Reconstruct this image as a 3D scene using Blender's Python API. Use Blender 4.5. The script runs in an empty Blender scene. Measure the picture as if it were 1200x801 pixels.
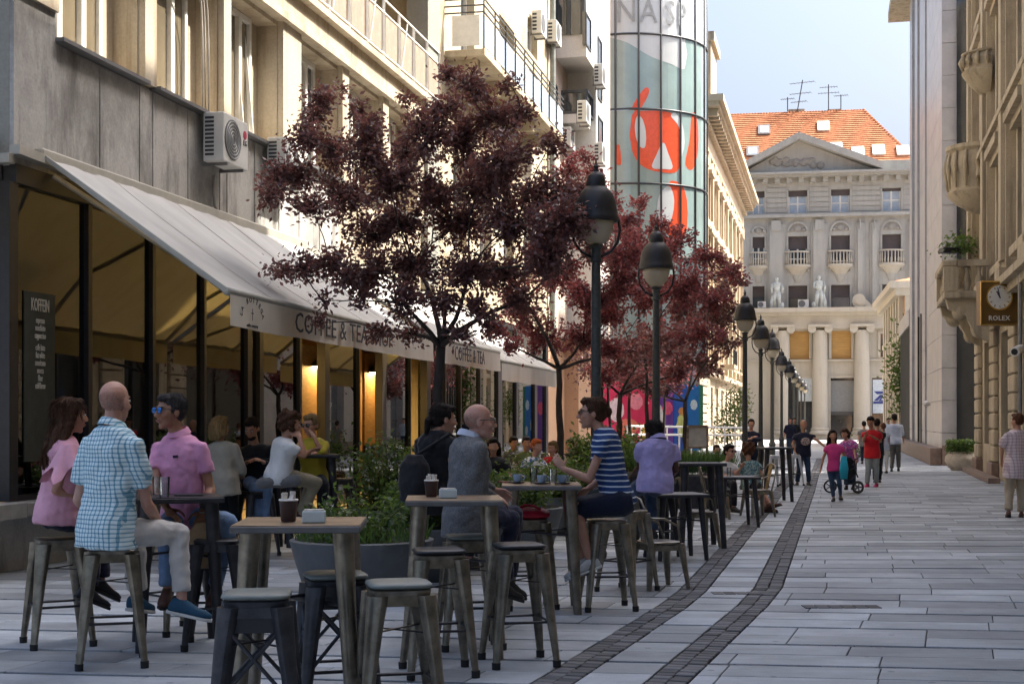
import bpy, bmesh, math, random
import numpy as np
from mathutils import Vector, Matrix, noise

# ------------------------------------------------------------------ camera
F = 1667.0      # focal length in photo pixels (50 mm lens)
H0 = 492.0      # horizon row in the photo
EYE = 1.6
scene = bpy.context.scene
col = scene.collection
cam_d = bpy.data.cameras.new('camera')
cam_d.lens = 50.0
cam_d.sensor_width = 36.0
cam_d.shift_y = (H0 - 400.5) / 1200.0
cam_d.clip_start = 0.1
cam_d.clip_end = 3000
cam = bpy.data.objects.new('camera', cam_d)
cam.location = (0, 0, EYE)
cam.rotation_euler = (math.radians(90), 0, 0)
col.objects.link(cam)
scene.camera = cam
scene.render.resolution_x = 1024
scene.render.resolution_y = 683

# ------------------------------------------------------------------ light
SUN_EL = 52.0
SUN_AZ = (1.0, 0.22)           # horizontal direction towards the sun
world = bpy.data.worlds.new('World')
scene.world = world
world.use_nodes = True
wn = world.node_tree.nodes
wl = world.node_tree.links
wn.clear()
wo = wn.new('ShaderNodeOutputWorld')
bg = wn.new('ShaderNodeBackground')
sky = wn.new('ShaderNodeTexSky')
sky.sky_type = 'NISHITA'
sky.sun_disc = False
sky.sun_elevation = math.radians(SUN_EL)
sky.sun_rotation = math.atan2(SUN_AZ[0], SUN_AZ[1])
sky.air_density = 1.0
sky.dust_density = 10.0
sky.ozone_density = 4.0
bg.inputs['Strength'].default_value = 0.08
wl.new(sky.outputs[0], bg.inputs['Color'])
wl.new(bg.outputs[0], wo.inputs[0])
sun_d = bpy.data.lights.new('sun', 'SUN')
sun_d.energy = 2.6
sun_d.angle = math.radians(0.5)
sun_d.color = (1.0, 0.93, 0.82)
sun = bpy.data.objects.new('sun', sun_d)
col.objects.link(sun)
ce = math.cos(math.radians(SUN_EL))
sdir = Vector((SUN_AZ[0], SUN_AZ[1], 0)).normalized() * ce + Vector((0, 0, math.sin(math.radians(SUN_EL))))
sun.rotation_euler = sdir.to_track_quat('Z', 'Y').to_euler()
sun.location = (30, 10, 60)
scene.view_settings.view_transform = 'Standard'
scene.view_settings.look = 'None'
scene.view_settings.exposure = 2.2
scene.view_settings.gamma = 1.0
scene.cycles.max_bounces = 8
scene.cycles.diffuse_bounces = 5
scene.cycles.transparent_max_bounces = 12
scene.cycles.caustics_reflective = False
scene.cycles.caustics_refractive = False

# ------------------------------------------------------------------ helpers
def at(x, y, Y):
    return Vector(((x - 600) / F * Y, Y, EYE + (H0 - y) / F * Y))

def ground_at(x, y):
    Y = F * EYE / (y - H0)
    return Vector(((x - 600) / F * Y, Y, 0))

def props(o, label=None, cat=None, group=None, kind=None):
    if label: o['label'] = label
    if cat: o['category'] = cat
    if group: o['group'] = group
    if kind: o['kind'] = kind
    return o

def thing(name, label, cat, loc=(0, 0, 0), rz=0.0, group=None):
    o = bpy.data.objects.new(name, None)
    o.empty_display_size = 0.2
    o.location = loc
    o.rotation_euler = (0, 0, rz)
    col.objects.link(o)
    return props(o, label, cat, group)

def link_mesh(name, me, parent=None, **kw):
    o = bpy.data.objects.new(name, me)
    if parent is not None: o.parent = parent
    col.objects.link(o)
    return props(o, **kw)

def chain_matrix(o):
    m = Matrix.Identity(4)
    while o is not None:
        m = (Matrix.Translation(o.location) @ o.rotation_euler.to_matrix().to_4x4()) @ m
        o = o.parent
    return m

def dup(src, loc=None, rz=None, label=None, group=None):
    r = src.copy()
    col.objects.link(r)
    if loc is not None: r.location = loc
    if rz is not None: r.rotation_euler = (0, 0, rz)
    if label: r['label'] = label
    if group: r['group'] = group
    for c in list(src.children):
        d = c.copy(); col.objects.link(d); d.parent = r
        for g in list(c.children):
            e = g.copy(); col.objects.link(e); e.parent = d
    return r

class MB:
    """collects shapes in world (or prototype) coordinates and links them as one mesh object"""
    def __init__(s):
        s.v = []; s.f = []
    def add(s, vs, fs):
        b = len(s.v)
        s.v.extend([tuple(p) for p in vs])
        s.f.extend([tuple(b + i for i in f) for f in fs])
    def hexa(s, p):
        s.add(p, [(0, 3, 2, 1), (4, 5, 6, 7), (0, 1, 5, 4), (1, 2, 6, 5), (2, 3, 7, 6), (3, 0, 4, 7)])
    def box(s, c, d, rz=0.0, m=None):
        hx, hy, hz = d[0] / 2, d[1] / 2, d[2] / 2
        ps = [Vector(q) for q in ((-hx, -hy, -hz), (hx, -hy, -hz), (hx, hy, -hz), (-hx, hy, -hz), (-hx, -hy, hz), (hx, -hy, hz), (hx, hy, hz), (-hx, hy, hz))]
        R = m if m is not None else Matrix.Rotation(rz, 3, 'Z')
        s.hexa([R @ q + Vector(c) for q in ps]); return s
    def bar(s, a, b, w, h, up=(0, 0, 1)):
        a = Vector(a); b = Vector(b); d = (b - a)
        L = d.length; d.normalize()
        up = Vector(up)
        if abs(d.dot(up)) > 0.98: up = Vector((0, 1, 0))
        x = d.cross(up).normalized(); z = x.cross(d).normalized()
        x *= w / 2; z *= h / 2
        s.hexa([a - x - z, a + x - z, a + x + z, a - x + z, b - x - z, b + x - z, b + x + z, b - x + z][0:4] + [b - x - z, b + x - z, b + x + z, b - x + z]); return s
    def taper(s, a, b, wa, wb, xa=(1, 0, 0), ya=(0, 1, 0)):
        a = Vector(a); b = Vector(b); xa = Vector(xa); ya = Vector(ya)
        q = []
        for c, w in ((a, wa), (b, wb)):
            for sx, sy in ((-1, -1), (1, -1), (1, 1), (-1, 1)):
                q.append(c + xa * sx * w[0] / 2 + ya * sy * w[1] / 2)
        s.hexa(q); return s
    def tube(s, pts, r, n=8, cap=True):
        pts = [Vector(p) for p in pts]
        rs = r if isinstance(r, (list, tuple)) else [r] * len(pts)
        b = len(s.v); ref = None
        for i, p in enumerate(pts):
            d = (pts[min(i + 1, len(pts) - 1)] - pts[max(i - 1, 0)])
            if d.length < 1e-9: d = Vector((0, 0, 1))
            d.normalize()
            if ref is None:
                ref = Vector((0, 0, 1)) if abs(d.z) < 0.9 else Vector((1, 0, 0))
            x = ref - d * ref.dot(d)
            if x.length < 1e-6: x = d.orthogonal()
            x.normalize(); y = d.cross(x); ref = x
            for k in range(n):
                a = 2 * math.pi * k / n
                s.v.append(tuple(p + (x * math.cos(a) + y * math.sin(a)) * rs[i]))
        for i in range(len(pts) - 1):
            for k in range(n):
                k2 = (k + 1) % n
                s.f.append((b + i * n + k, b + i * n + k2, b + (i + 1) * n + k2, b + (i + 1) * n + k))
        if cap:
            s.f.append(tuple(b + k for k in reversed(range(n))))
            s.f.append(tuple(b + (len(pts) - 1) * n + k for k in range(n)))
        return s
    def lathe(s, prof, c=(0, 0, 0), n=20, a0=0.0, a1=2 * math.pi, sx=1.0, sy=1.0):
        c = Vector(c); b = len(s.v); full = abs(a1 - a0 - 2 * math.pi) < 1e-6
        m = n if full else n + 1
        for (r, z) in prof:
            for k in range(m):
                a = a0 + (a1 - a0) * k / n
                s.v.append((c.x + sx * r * math.cos(a), c.y + sy * r * math.sin(a), c.z + z))
        for i in range(len(prof) - 1):
            for k in range(n):
                k2 = (k + 1) % m
                s.f.append((b + i * m + k, b + i * m + k2, b + (i + 1) * m + k2, b + (i + 1) * m + k))
        if full:
            if prof[0][0] > 1e-4: s.f.append(tuple(b + k for k in reversed(range(m))))
            if prof[-1][0] > 1e-4: s.f.append(tuple(b + (len(prof) - 1) * m + k for k in range(m)))
        return s
    def ball(s, c, r, n=12, m=8, rot=None):
        c = Vector(c); r = Vector(r) if not isinstance(r, (int, float)) else Vector((r, r, r))
        b = len(s.v)
        R = rot if rot is not None else Matrix.Identity(3)
        s.v.append(tuple(c + R @ Vector((0, 0, -r.z))))
        for i in range(1, m):
            t = math.pi * i / m
            for k in range(n):
                a = 2 * math.pi * k / n
                s.v.append(tuple(c + R @ Vector((r.x * math.sin(t) * math.cos(a), r.y * math.sin(t) * math.sin(a), -r.z * math.cos(t)))))
        s.v.append(tuple(c + R @ Vector((0, 0, r.z))))
        top = b + 1 + (m - 1) * n
        for k in range(n):
            k2 = (k + 1) % n
            s.f.append((b, b + 1 + k2, b + 1 + k))
            for i in range(m - 2):
                q = b + 1 + i * n
                s.f.append((q + k, q + k2, q + n + k2, q + n + k))
            s.f.append((top, top - n + k, top - n + k2))
        return s
    def loft(s, rings, n=16, p=2.0):
        """rings: (centre, axisA, axisB) half-axis vectors; superellipse power p"""
        b = len(s.v)
        for c, A, B in rings:
            for k in range(n):
                a = 2 * math.pi * k / n
                ca, sa = math.cos(a), math.sin(a)
                ca = math.copysign(abs(ca) ** (2 / p), ca); sa = math.copysign(abs(sa) ** (2 / p), sa)
                s.v.append(tuple(Vector(c) + Vector(A) * ca + Vector(B) * sa))
        m = len(rings)
        for i in range(m - 1):
            for k in range(n):
                k2 = (k + 1) % n
                s.f.append((b + i * n + k, b + i * n + k2, b + (i + 1) * n + k2, b + (i + 1) * n + k))
        s.f.append(tuple(b + k for k in reversed(range(n))))
        s.f.append(tuple(b + (m - 1) * n + k for k in range(n)))
        return s
    def prism(s, poly, fn, d0, d1):
        """poly in 2d, fn(a, b, d) -> point; extruded from d0 to d1"""
        n = len(poly)
        vs = [fn(a, b, d0) for a, b in poly] + [fn(a, b, d1) for a, b in poly]
        fs = [tuple(reversed(range(n))), tuple(range(n, 2 * n))]
        for k in range(n):
            k2 = (k + 1) % n
            fs.append((k, k2, n + k2, n + k))
        s.add(vs, fs); return s
    def quad(s, a, b, c, d):
        s.add([a, b, c, d], [(0, 1, 2, 3)]); return s
    def build(s, name, mat, parent=None, smooth=False, bevel=0.0, seg=1, fix=False, **kw):
        me = bpy.data.meshes.new(name)
        vs = s.v
        if parent is not None:
            M = chain_matrix(parent).inverted()
            vs = [tuple(M @ Vector(p)) for p in vs]
            o_loc = None
        me.from_pydata(vs, [], s.f)
        if fix:
            bm = bmesh.new(); bm.from_mesh(me)
            bmesh.ops.recalc_face_normals(bm, faces=bm.faces)
            bm.to_mesh(me); bm.free()
        for mt in (mat if isinstance(mat, (list, tuple)) else [mat]): me.materials.append(mt)
        if smooth:
            me.polygons.foreach_set('use_smooth', [True] * len(me.polygons))
            if smooth == 'auto':
                try: me.set_sharp_from_angle(angle=math.radians(38))
                except Exception: pass
        o = link_mesh(name, me, parent, **kw)
        if bevel > 0:
            b = o.modifiers.new('bevel', 'BEVEL'); b.width = bevel; b.segments = seg; b.limit_method = 'ANGLE'; b.angle_limit = math.radians(40)
            b.harden_normals = False
        return o

class Facade:
    """vertical plane: origin (X, Y), direction u, outward normal n; boxes in (u, d, z)"""
    def __init__(s, ox, oy, dx, dy, side=1):
        s.o = Vector((ox, oy, 0)); s.u = Vector((dx, dy, 0)).normalized()
        s.n = Vector((s.u.y, -s.u.x, 0)) * side
    def px(s, x, y=H0, d=0.0):
        k = (x - 600) / F; o = s.o + s.n * d
        # o + u*t = (k*Y, Y)
        t = (k * o.y - o.x) / (s.u.x - k * s.u.y)
        Y = o.y + s.u.y * t
        return t, EYE + (H0 - y) / F * Y
    def U(s, x, d=0.0): return s.px(x, H0, d)[0]
    def Z(s, x, y, d=0.0): return s.px(x, y, d)[1]
    def p(s, u, d, z): return s.o + s.u * u + s.n * d + Vector((0, 0, z))
    def box(s, mb, u0, u1, d0, d1, z0, z1):
        mb.hexa([s.p(u0, d0, z0), s.p(u1, d0, z0), s.p(u1, d1, z0), s.p(u0, d1, z0), s.p(u0, d0, z1), s.p(u1, d0, z1), s.p(u1, d1, z1), s.p(u0, d1, z1)])
        return mb
    def one(s, name, mat, parent, u0, u1, d0, d1, z0, z1, **kw):
        return s.box(MB(), u0, u1, d0, d1, z0, z1).build(name, mat, parent, fix=True, **kw)

def wall_with_holes(fc, mb, u0, u1, z0, z1, holes, dep, d=0.0):
    """front sheet of a wall with rectangular openings and their reveals (dep deep), grid based"""
    us = sorted(set([u0, u1] + [h[0] for h in holes] + [h[1] for h in holes]))
    zs = sorted(set([z0, z1] + [h[2] for h in holes] + [h[3] for h in holes]))
    us = [u for u in us if u0 - 1e-6 <= u <= u1 + 1e-6]; zs = [z for z in zs if z0 - 1e-6 <= z <= z1 + 1e-6]
    for i in range(len(us) - 1):
        for j in range(len(zs) - 1):
            cu = (us[i] + us[i + 1]) / 2; cz = (zs[j] + zs[j + 1]) / 2
            if any(h[0] < cu < h[1] and h[2] < cz < h[3] for h in holes): continue
            mb.quad(fc.p(us[i], d, zs[j]), fc.p(us[i + 1], d, zs[j]), fc.p(us[i + 1], d, zs[j + 1]), fc.p(us[i], d, zs[j + 1]))
    for (a, b, c, e) in holes:
        mb.quad(fc.p(a, d, c), fc.p(a, d - dep, c), fc.p(a, d - dep, e), fc.p(a, d, e))
        mb.quad(fc.p(b, d, c), fc.p(b, d - dep, c), fc.p(b, d - dep, e), fc.p(b, d, e))
        mb.quad(fc.p(a, d, c), fc.p(b, d, c), fc.p(b, d - dep, c), fc.p(a, d - dep, c))
        mb.quad(fc.p(a, d, e), fc.p(b, d, e), fc.p(b, d - dep, e), fc.p(a, d - dep, e))
    return mb

# ------------------------------------------------------------------ materials
def new_mat(name):
    m = bpy.data.materials.new(name); m.use_nodes = True
    nt = m.node_tree; b = nt.nodes['Principled BSDF']
    return m, nt, b

def rgb(c): return (c[0], c[1], c[2], 1.0)

def mat(name, c, rough=0.75, var=0.15, scale=6.0, bump=0.0, bscale=40.0, metal=0.0, c2=None, stretch=(1, 1, 1), spec=0.5,
        emis=None, estr=0.0, rvar=0.0, coat=0.0, detail=6.0, sheen=0.0, world=False, lo=0.35, hi=0.65, objvar=0.0):
    m, nt, b = new_mat(name)
    N = nt.nodes; L = nt.links
    tc = N.new('ShaderNodeTexCoord')
    geo = N.new('ShaderNodeNewGeometry') if world else None
    mp = N.new('ShaderNodeMapping'); mp.inputs['Scale'].default_value = stretch
    L.new(geo.outputs['Position'] if world else tc.outputs['Object'], mp.inputs['Vector'])
    nz = N.new('ShaderNodeTexNoise'); nz.inputs['Scale'].default_value = scale; nz.inputs['Detail'].default_value = detail; nz.inputs['Roughness'].default_value = 0.62
    L.new(mp.outputs[0], nz.inputs['Vector'])
    mr = N.new('ShaderNodeMapRange'); mr.inputs['From Min'].default_value = lo; mr.inputs['From Max'].default_value = hi
    L.new(nz.outputs['Fac'], mr.inputs['Value'])
    mix = N.new('ShaderNodeMix'); mix.data_type = 'RGBA'
    d = c2 if c2 is not None else tuple(max(0, x * (1 - var)) for x in c)
    u = c if c2 is not None else tuple(min(1, x * (1 + var)) for x in c)
    mix.inputs['A'].default_value = rgb(d); mix.inputs['B'].default_value = rgb(u)
    L.new(mr.outputs[0], mix.inputs['Factor'])
    out = mix.outputs['Result']
    if objvar > 0:
        oi = N.new('ShaderNodeObjectInfo')
        mo = N.new('ShaderNodeMapRange'); mo.inputs['To Min'].default_value = 1 - objvar; mo.inputs['To Max'].default_value = 1 + objvar
        L.new(oi.outputs['Random'], mo.inputs['Value'])
        vm = N.new('ShaderNodeVectorMath'); vm.operation = 'SCALE'
        L.new(out, vm.inputs[0]); L.new(mo.outputs[0], vm.inputs['Scale'])
        out = vm.outputs[0]
    L.new(out, b.inputs['Base Color'])
    b.inputs['Roughness'].default_value = rough
    b.inputs['Metallic'].default_value = metal
    b.inputs['Specular IOR Level'].default_value = spec
    if coat: b.inputs['Coat Weight'].default_value = coat; b.inputs['Coat Roughness'].default_value = 0.15
    if sheen: b.inputs['Sheen Weight'].default_value = sheen
    if rvar:
        r2 = N.new('ShaderNodeMapRange'); r2.inputs['To Min'].default_value = max(0.02, rough - rvar); r2.inputs['To Max'].default_value = min(1, rough + rvar)
        L.new(nz.outputs['Fac'], r2.inputs['Value']); L.new(r2.outputs[0], b.inputs['Roughness'])
    if bump:
        n2 = N.new('ShaderNodeTexNoise'); n2.inputs['Scale'].default_value = bscale; n2.inputs['Detail'].default_value = 5
        L.new(mp.outputs[0], n2.inputs['Vector'])
        bp = N.new('ShaderNodeBump'); bp.inputs['Strength'].default_value = min(1.0, bump); bp.inputs['Distance'].default_value = 0.01 if bump <= 1 else 0.01 * bump
        L.new(n2.outputs['Fac'], bp.inputs['Height']); L.new(bp.outputs[0], b.inputs['Normal'])
    if emis is not None:
        b.inputs['Emission Color'].default_value = rgb(emis); b.inputs['Emission Strength'].default_value = estr
    return m

def stained(name, c, stain, rough=0.85, amount=0.6, zscale=0.25, hscale=3.0, crack=0.3):
    """plaster/concrete with broad blotches and vertical water streaks"""
    m, nt, b = new_mat(name); N = nt.nodes; L = nt.links
    geo = N.new('ShaderNodeNewGeometry')
    def nz(sc, stretch, det=6, ro=0.6):
        mp = N.new('ShaderNodeMapping'); mp.inputs['Scale'].default_value = stretch
        L.new(geo.outputs['Position'], mp.inputs['Vector'])
        t = N.new('ShaderNodeTexNoise'); t.inputs['Scale'].default_value = sc; t.inputs['Detail'].default_value = det; t.inputs['Roughness'].default_value = ro
        L.new(mp.outputs[0], t.inputs['Vector']); return t.outputs['Fac']
    streak = nz(hscale, (1, 1, zscale * 0.3), 8, 0.7)
    blot = nz(0.9, (1, 1, 0.8), 8, 0.65)
    fine = nz(26, (1, 1, 1), 4)
    def mr(v, a, c_, lo=0.0, hi=1.0):
        r = N.new('ShaderNodeMapRange'); r.inputs['From Min'].default_value = a; r.inputs['From Max'].default_value = c_
        r.inputs['To Min'].default_value = lo; r.inputs['To Max'].default_value = hi
        L.new(v, r.inputs['Value']); return r.outputs[0]
    def mul(a, c_):
        k = N.new('ShaderNodeMath'); k.operation = 'MULTIPLY'
        L.new(a, k.inputs[0])
        if isinstance(c_, float): k.inputs[1].default_value = c_
        else: L.new(c_, k.inputs[1])
        return k.outputs[0]
    def mx(a, c_, f):
        k = N.new('ShaderNodeMix'); k.data_type = 'RGBA'
        if isinstance(a, tuple): k.inputs['A'].default_value = rgb(a)
        else: L.new(a, k.inputs['A'])
        if isinstance(c_, tuple): k.inputs['B'].default_value = rgb(c_)
        else: L.new(c_, k.inputs['B'])
        if isinstance(f, float): k.inputs['Factor'].default_value = f
        else: L.new(f, k.inputs['Factor'])
        return k.outputs['Result']
    base = mx(tuple(x * 0.88 for x in c), tuple(min(1, x * 1.08) for x in c), mr(fine, 0.3, 0.7))
    f1 = mul(mr(streak, 0.48, 0.68), float(amount))
    f2 = mul(mr(blot, 0.5, 0.72), float(amount * 0.8))
    o = mx(base, stain, f1); o = mx(o, tuple(x * 0.9 for x in stain), f2)
    L.new(o, b.inputs['Base Color']); b.inputs['Roughness'].default_value = rough
    bp = N.new('ShaderNodeBump'); bp.inputs['Strength'].default_value = 0.35; bp.inputs['Distance'].default_value = 0.01
    L.new(fine, bp.inputs['Height']); L.new(bp.outputs[0], b.inputs['Normal'])
    return m

def glass_mat(name, tint=(0.75, 0.8, 0.78), gloss=(1, 1, 1), ior=1.5, boost=0.06, rough=0.0):
    m = bpy.data.materials.new(name); m.use_nodes = True
    nt = m.node_tree; N = nt.nodes; L = nt.links; N.clear()
    o = N.new('ShaderNodeOutputMaterial'); mx = N.new('ShaderNodeMixShader')
    t = N.new('ShaderNodeBsdfTransparent'); t.inputs[0].default_value = rgb(tint)
    g = N.new('ShaderNodeBsdfGlossy'); g.inputs['Color'].default_value = rgb(gloss); g.inputs['Roughness'].default_value = rough
    fr = N.new('ShaderNodeFresnel'); fr.inputs['IOR'].default_value = ior
    ad = N.new('ShaderNodeMath'); ad.operation = 'ADD'; ad.use_clamp = True; ad.inputs[1].default_value = boost
    L.new(fr.outputs[0], ad.inputs[0]); L.new(ad.outputs[0], mx.inputs[0])
    L.new(t.outputs[0], mx.inputs[1]); L.new(g.outputs[0], mx.inputs[2]); L.new(mx.outputs[0], o.inputs[0])
    return m

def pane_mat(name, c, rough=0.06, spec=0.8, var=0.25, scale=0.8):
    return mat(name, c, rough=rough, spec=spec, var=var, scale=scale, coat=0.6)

M = {}
M['concrete_dark'] = stained('weathered dark concrete', (0.43, 0.42, 0.395), (0.15, 0.14, 0.13), amount=1.0, hscale=1.8, zscale=0.9)
M['plaster_warm'] = stained('warm old plaster', (0.52, 0.45, 0.34), (0.26, 0.19, 0.12), amount=0.8)
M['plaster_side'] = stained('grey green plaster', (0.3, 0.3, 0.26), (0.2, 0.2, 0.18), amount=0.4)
M['plaster_old'] = stained('peeling yellow plaster', (0.56, 0.49, 0.36), (0.33, 0.24, 0.14), amount=0.95, hscale=1.6, zscale=1.5)
M['render_white'] = stained('white render', (0.66, 0.645, 0.61), (0.48, 0.45, 0.41), amount=0.3)
M['render_pink'] = stained('pale pink render', (0.52, 0.42, 0.35), (0.42, 0.33, 0.28), amount=0.3)
M['stone_grey'] = stained('grey ashlar', (0.33, 0.315, 0.28), (0.24, 0.23, 0.21), amount=0.45)
M['stone_pale'] = stained('pale limestone', (0.55, 0.52, 0.45), (0.38, 0.36, 0.31), amount=0.4)
M['stone_cream'] = stained('cream stone', (0.5, 0.41, 0.29), (0.26, 0.2, 0.14), amount=0.7)
M['stone_tan'] = stained('weathered tan stone', (0.45, 0.385, 0.28), (0.2, 0.165, 0.115), amount=0.85)
M['granite_grey'] = mat('grey granite cladding', (0.42, 0.41, 0.42), rough=0.35, var=0.12, scale=1.2, bump=0.1)
M['granite_red'] = mat('reddish granite', (0.2, 0.14, 0.11), rough=0.5, var=0.2, scale=5)
M['peach'] = stained('peach plaster', (0.58, 0.36, 0.22), (0.45, 0.28, 0.18), amount=0.3)
M['trim_white'] = mat('white paint', (0.75, 0.74, 0.7), rough=0.45, var=0.06, scale=9)
M['frame_black'] = mat('black painted steel', (0.018, 0.018, 0.02), rough=0.35, var=0.2, scale=14)
M['frame_dark'] = mat('dark grey aluminium', (0.07, 0.075, 0.08), rough=0.4, var=0.1, scale=5, metal=0.3)
M['glass_shop'] = glass_mat('shop glass', (0.55, 0.53, 0.45), boost=0.07)
M['glass_clear'] = glass_mat('drinking glass', (0.92, 0.95, 0.96), boost=0.08)
M['pane_dark'] = pane_mat('dark window glass', (0.035, 0.04, 0.045))
M['pane_tan'] = pane_mat('window glass with painted warm reflection', (0.16, 0.13, 0.085), rough=0.12)  # tan base colour stands in for warm walls mirrored in the glass
M['pane_blue'] = pane_mat('curtained window glass', (0.42, 0.5, 0.58), var=0.12, scale=3)
M['zinc'] = mat('zinc sheet', (0.22, 0.22, 0.22), rough=0.5, metal=0.6, var=0.15, scale=4)
M['roof_slate'] = mat('grey roof', (0.25, 0.25, 0.26), rough=0.7, var=0.1)
# ------------------------------------------------------------------ ground
random.seed(3)
def island_mat(name, c, lo=0.8, hi=1.15, rough=0.6, bump=0.4, bscale=60, warm=0.06, speck=0.12, spec=0.4):
    m, nt, b = new_mat(name); N = nt.nodes; L = nt.links
    geo = N.new('ShaderNodeNewGeometry'); oi = N.new('ShaderNodeObjectInfo')
    ad = N.new('ShaderNodeMath'); ad.operation = 'ADD'; L.new(geo.outputs['Random Per Island'], ad.inputs[0]); L.new(oi.outputs['Random'], ad.inputs[1])
    fr = N.new('ShaderNodeMath'); fr.operation = 'FRACT'; L.new(ad.outputs[0], fr.inputs[0])
    r = N.new('ShaderNodeMapRange'); r.inputs['To Min'].default_value = lo; r.inputs['To Max'].default_value = hi; L.new(fr.outputs[0], r.inputs['Value'])
    nz = N.new('ShaderNodeTexNoise'); nz.inputs['Scale'].default_value = 120; nz.inputs['Detail'].default_value = 3
    L.new(geo.outputs['Position'], nz.inputs['Vector'])
    n2 = N.new('ShaderNodeTexNoise'); n2.inputs['Scale'].default_value = 1.1; n2.inputs['Detail'].default_value = 7; n2.inputs['Roughness'].default_value = 0.65
    L.new(geo.outputs['Position'], n2.inputs['Vector'])
    s1 = N.new('ShaderNodeMapRange'); s1.inputs['From Min'].default_value = 0.3; s1.inputs['From Max'].default_value = 0.7; s1.inputs['To Min'].default_value = 1 - speck; s1.inputs['To Max'].default_value = 1 + speck
    L.new(nz.outputs['Fac'], s1.inputs['Value'])
    s2 = N.new('ShaderNodeMapRange'); s2.inputs['From Min'].default_value = 0.35; s2.inputs['From Max'].default_value = 0.65; s2.inputs['To Min'].default_value = 0.66; s2.inputs['To Max'].default_value = 1.08
    L.new(n2.outputs['Fac'], s2.inputs['Value'])
    a = N.new('ShaderNodeMath'); a.operation = 'MULTIPLY'; L.new(r.outputs[0], a.inputs[0]); L.new(s1.outputs[0], a.inputs[1])
    a2 = N.new('ShaderNodeMath'); a2.operation = 'MULTIPLY'; L.new(a.outputs[0], a2.inputs[0]); L.new(s2.outputs[0], a2.inputs[1])
    vo = N.new('ShaderNodeTexVoronoi'); vo.inputs['Scale'].default_value = 2.6; L.new(geo.outputs['Position'], vo.inputs['Vector'])
    sg = N.new('ShaderNodeMapRange'); sg.inputs['From Min'].default_value = 0.05; sg.inputs['From Max'].default_value = 0.075; sg.inputs['To Min'].default_value = 0.62; sg.inputs['To Max'].default_value = 1.0; L.new(vo.outputs['Distance'], sg.inputs['Value'])
    mpd = N.new('ShaderNodeMapping'); mpd.inputs['Scale'].default_value = (0.25, 1.3, 1); L.new(geo.outputs['Position'], mpd.inputs[0])
    n5 = N.new('ShaderNodeTexNoise'); n5.inputs['Scale'].default_value = 3.5; n5.inputs['Detail'].default_value = 8; n5.inputs['Roughness'].default_value = 0.7; L.new(mpd.outputs[0], n5.inputs['Vector'])
    s5 = N.new('ShaderNodeMapRange'); s5.inputs['From Min'].default_value = 0.3; s5.inputs['From Max'].default_value = 0.7; s5.inputs['To Min'].default_value = 0.82; s5.inputs['To Max'].default_value = 1.12; L.new(n5.outputs['Fac'], s5.inputs['Value'])
    a3 = N.new('ShaderNodeMath'); a3.operation = 'MULTIPLY'; L.new(a2.outputs[0], a3.inputs[0]); L.new(sg.outputs[0], a3.inputs[1])
    a4 = N.new('ShaderNodeMath'); a4.operation = 'MULTIPLY'; L.new(a3.outputs[0], a4.inputs[0]); L.new(s5.outputs[0], a4.inputs[1]); a2 = a4
    vm = N.new('ShaderNodeVectorMath'); vm.operation = 'SCALE'; vm.inputs[0].default_value = c; L.new(a2.outputs[0], vm.inputs['Scale'])
    L.new(vm.outputs[0], b.inputs['Base Color'])
    b.inputs['Roughness'].default_value = rough; b.inputs['Specular IOR Level'].default_value = spec
    rr = N.new('ShaderNodeMapRange'); rr.inputs['To Min'].default_value = rough - 0.18; rr.inputs['To Max'].default_value = rough + 0.15
    L.new(n2.outputs['Fac'], rr.inputs['Value']); L.new(rr.outputs[0], b.inputs['Roughness'])
    bp = N.new('ShaderNodeBump'); bp.inputs['Strength'].default_value = bump; bp.inputs['Distance'].default_value = 0.004
    n3 = N.new('ShaderNodeTexNoise'); n3.inputs['Scale'].default_value = bscale; L.new(geo.outputs['Position'], n3.inputs['Vector'])
    L.new(n3.outputs['Fac'], bp.inputs['Height']); L.new(bp.outputs[0], b.inputs['Normal'])
    return m
M['slab'] = island_mat('pale blue grey granite slab', (0.45, 0.485, 0.515), lo=0.6, hi=1.2)
M['sett'] = island_mat('dark basalt sett', (0.13, 0.13, 0.135), lo=0.6, hi=1.5, rough=0.7)
M['mortar'] = mat('dark joint sand', (0.045, 0.045, 0.045), rough=0.95, var=0.3, scale=30, world=True)
M['far_paving'] = mat('grey paving', (0.38, 0.385, 0.39), rough=0.7, var=0.1, scale=0.6, world=True, stretch=(1, 4, 1))

def interp(pts, y):
    if y <= pts[0][0]: a, b = pts[0], pts[1]
    elif y >= pts[-1][0]: a, b = pts[-2], pts[-1]
    else:
        for a, b in zip(pts, pts[1:]):
            if a[0] <= y <= b[0]: break
    return a[1] + (b[1] - a[1]) * (y - a[0]) / (b[0] - a[0])
S1 = [(6, -0.62), (8.74, 0.27), (12.2, 1.37), (13.3, 1.68), (24.7, 4.34), (60, 12.4)]
S2 = [(6, 0.1), (8.66, 0.935), (12.3, 2.08), (13.6, 2.45), (32.1, 6.7), (60, 13.0)]
strip1 = lambda y: interp(S1, y)
strip2 = lambda y: interp(S2, y)

g = MB(); g.quad((-400, -60, -0.045), (400, -60, -0.045), (400, 900, -0.045), (-400, 900, -0.045))
g.build('ground', M['mortar'], kind='structure')
g = MB(); g.quad((-60, 60, -0.002), (70, 60, -0.002), (120, 400, -0.002), (-80, 400, -0.002))
g.quad((-60, -40, -0.002), (60, -40, -0.002), (60, 3.9, -0.002), (-60, 3.9, -0.002))
g.build('road', M['far_paving'], kind='structure')

pavement = thing('pavement', None, None); props(pavement, kind='structure')
def in_view(p, m=12):
    if p[1] < 1: return False
    x = 600 + F * p[0] / p[1]; y = H0 + F * EYE / p[1]
    return -m < x < 1200 + m and y < 801 + m

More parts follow.
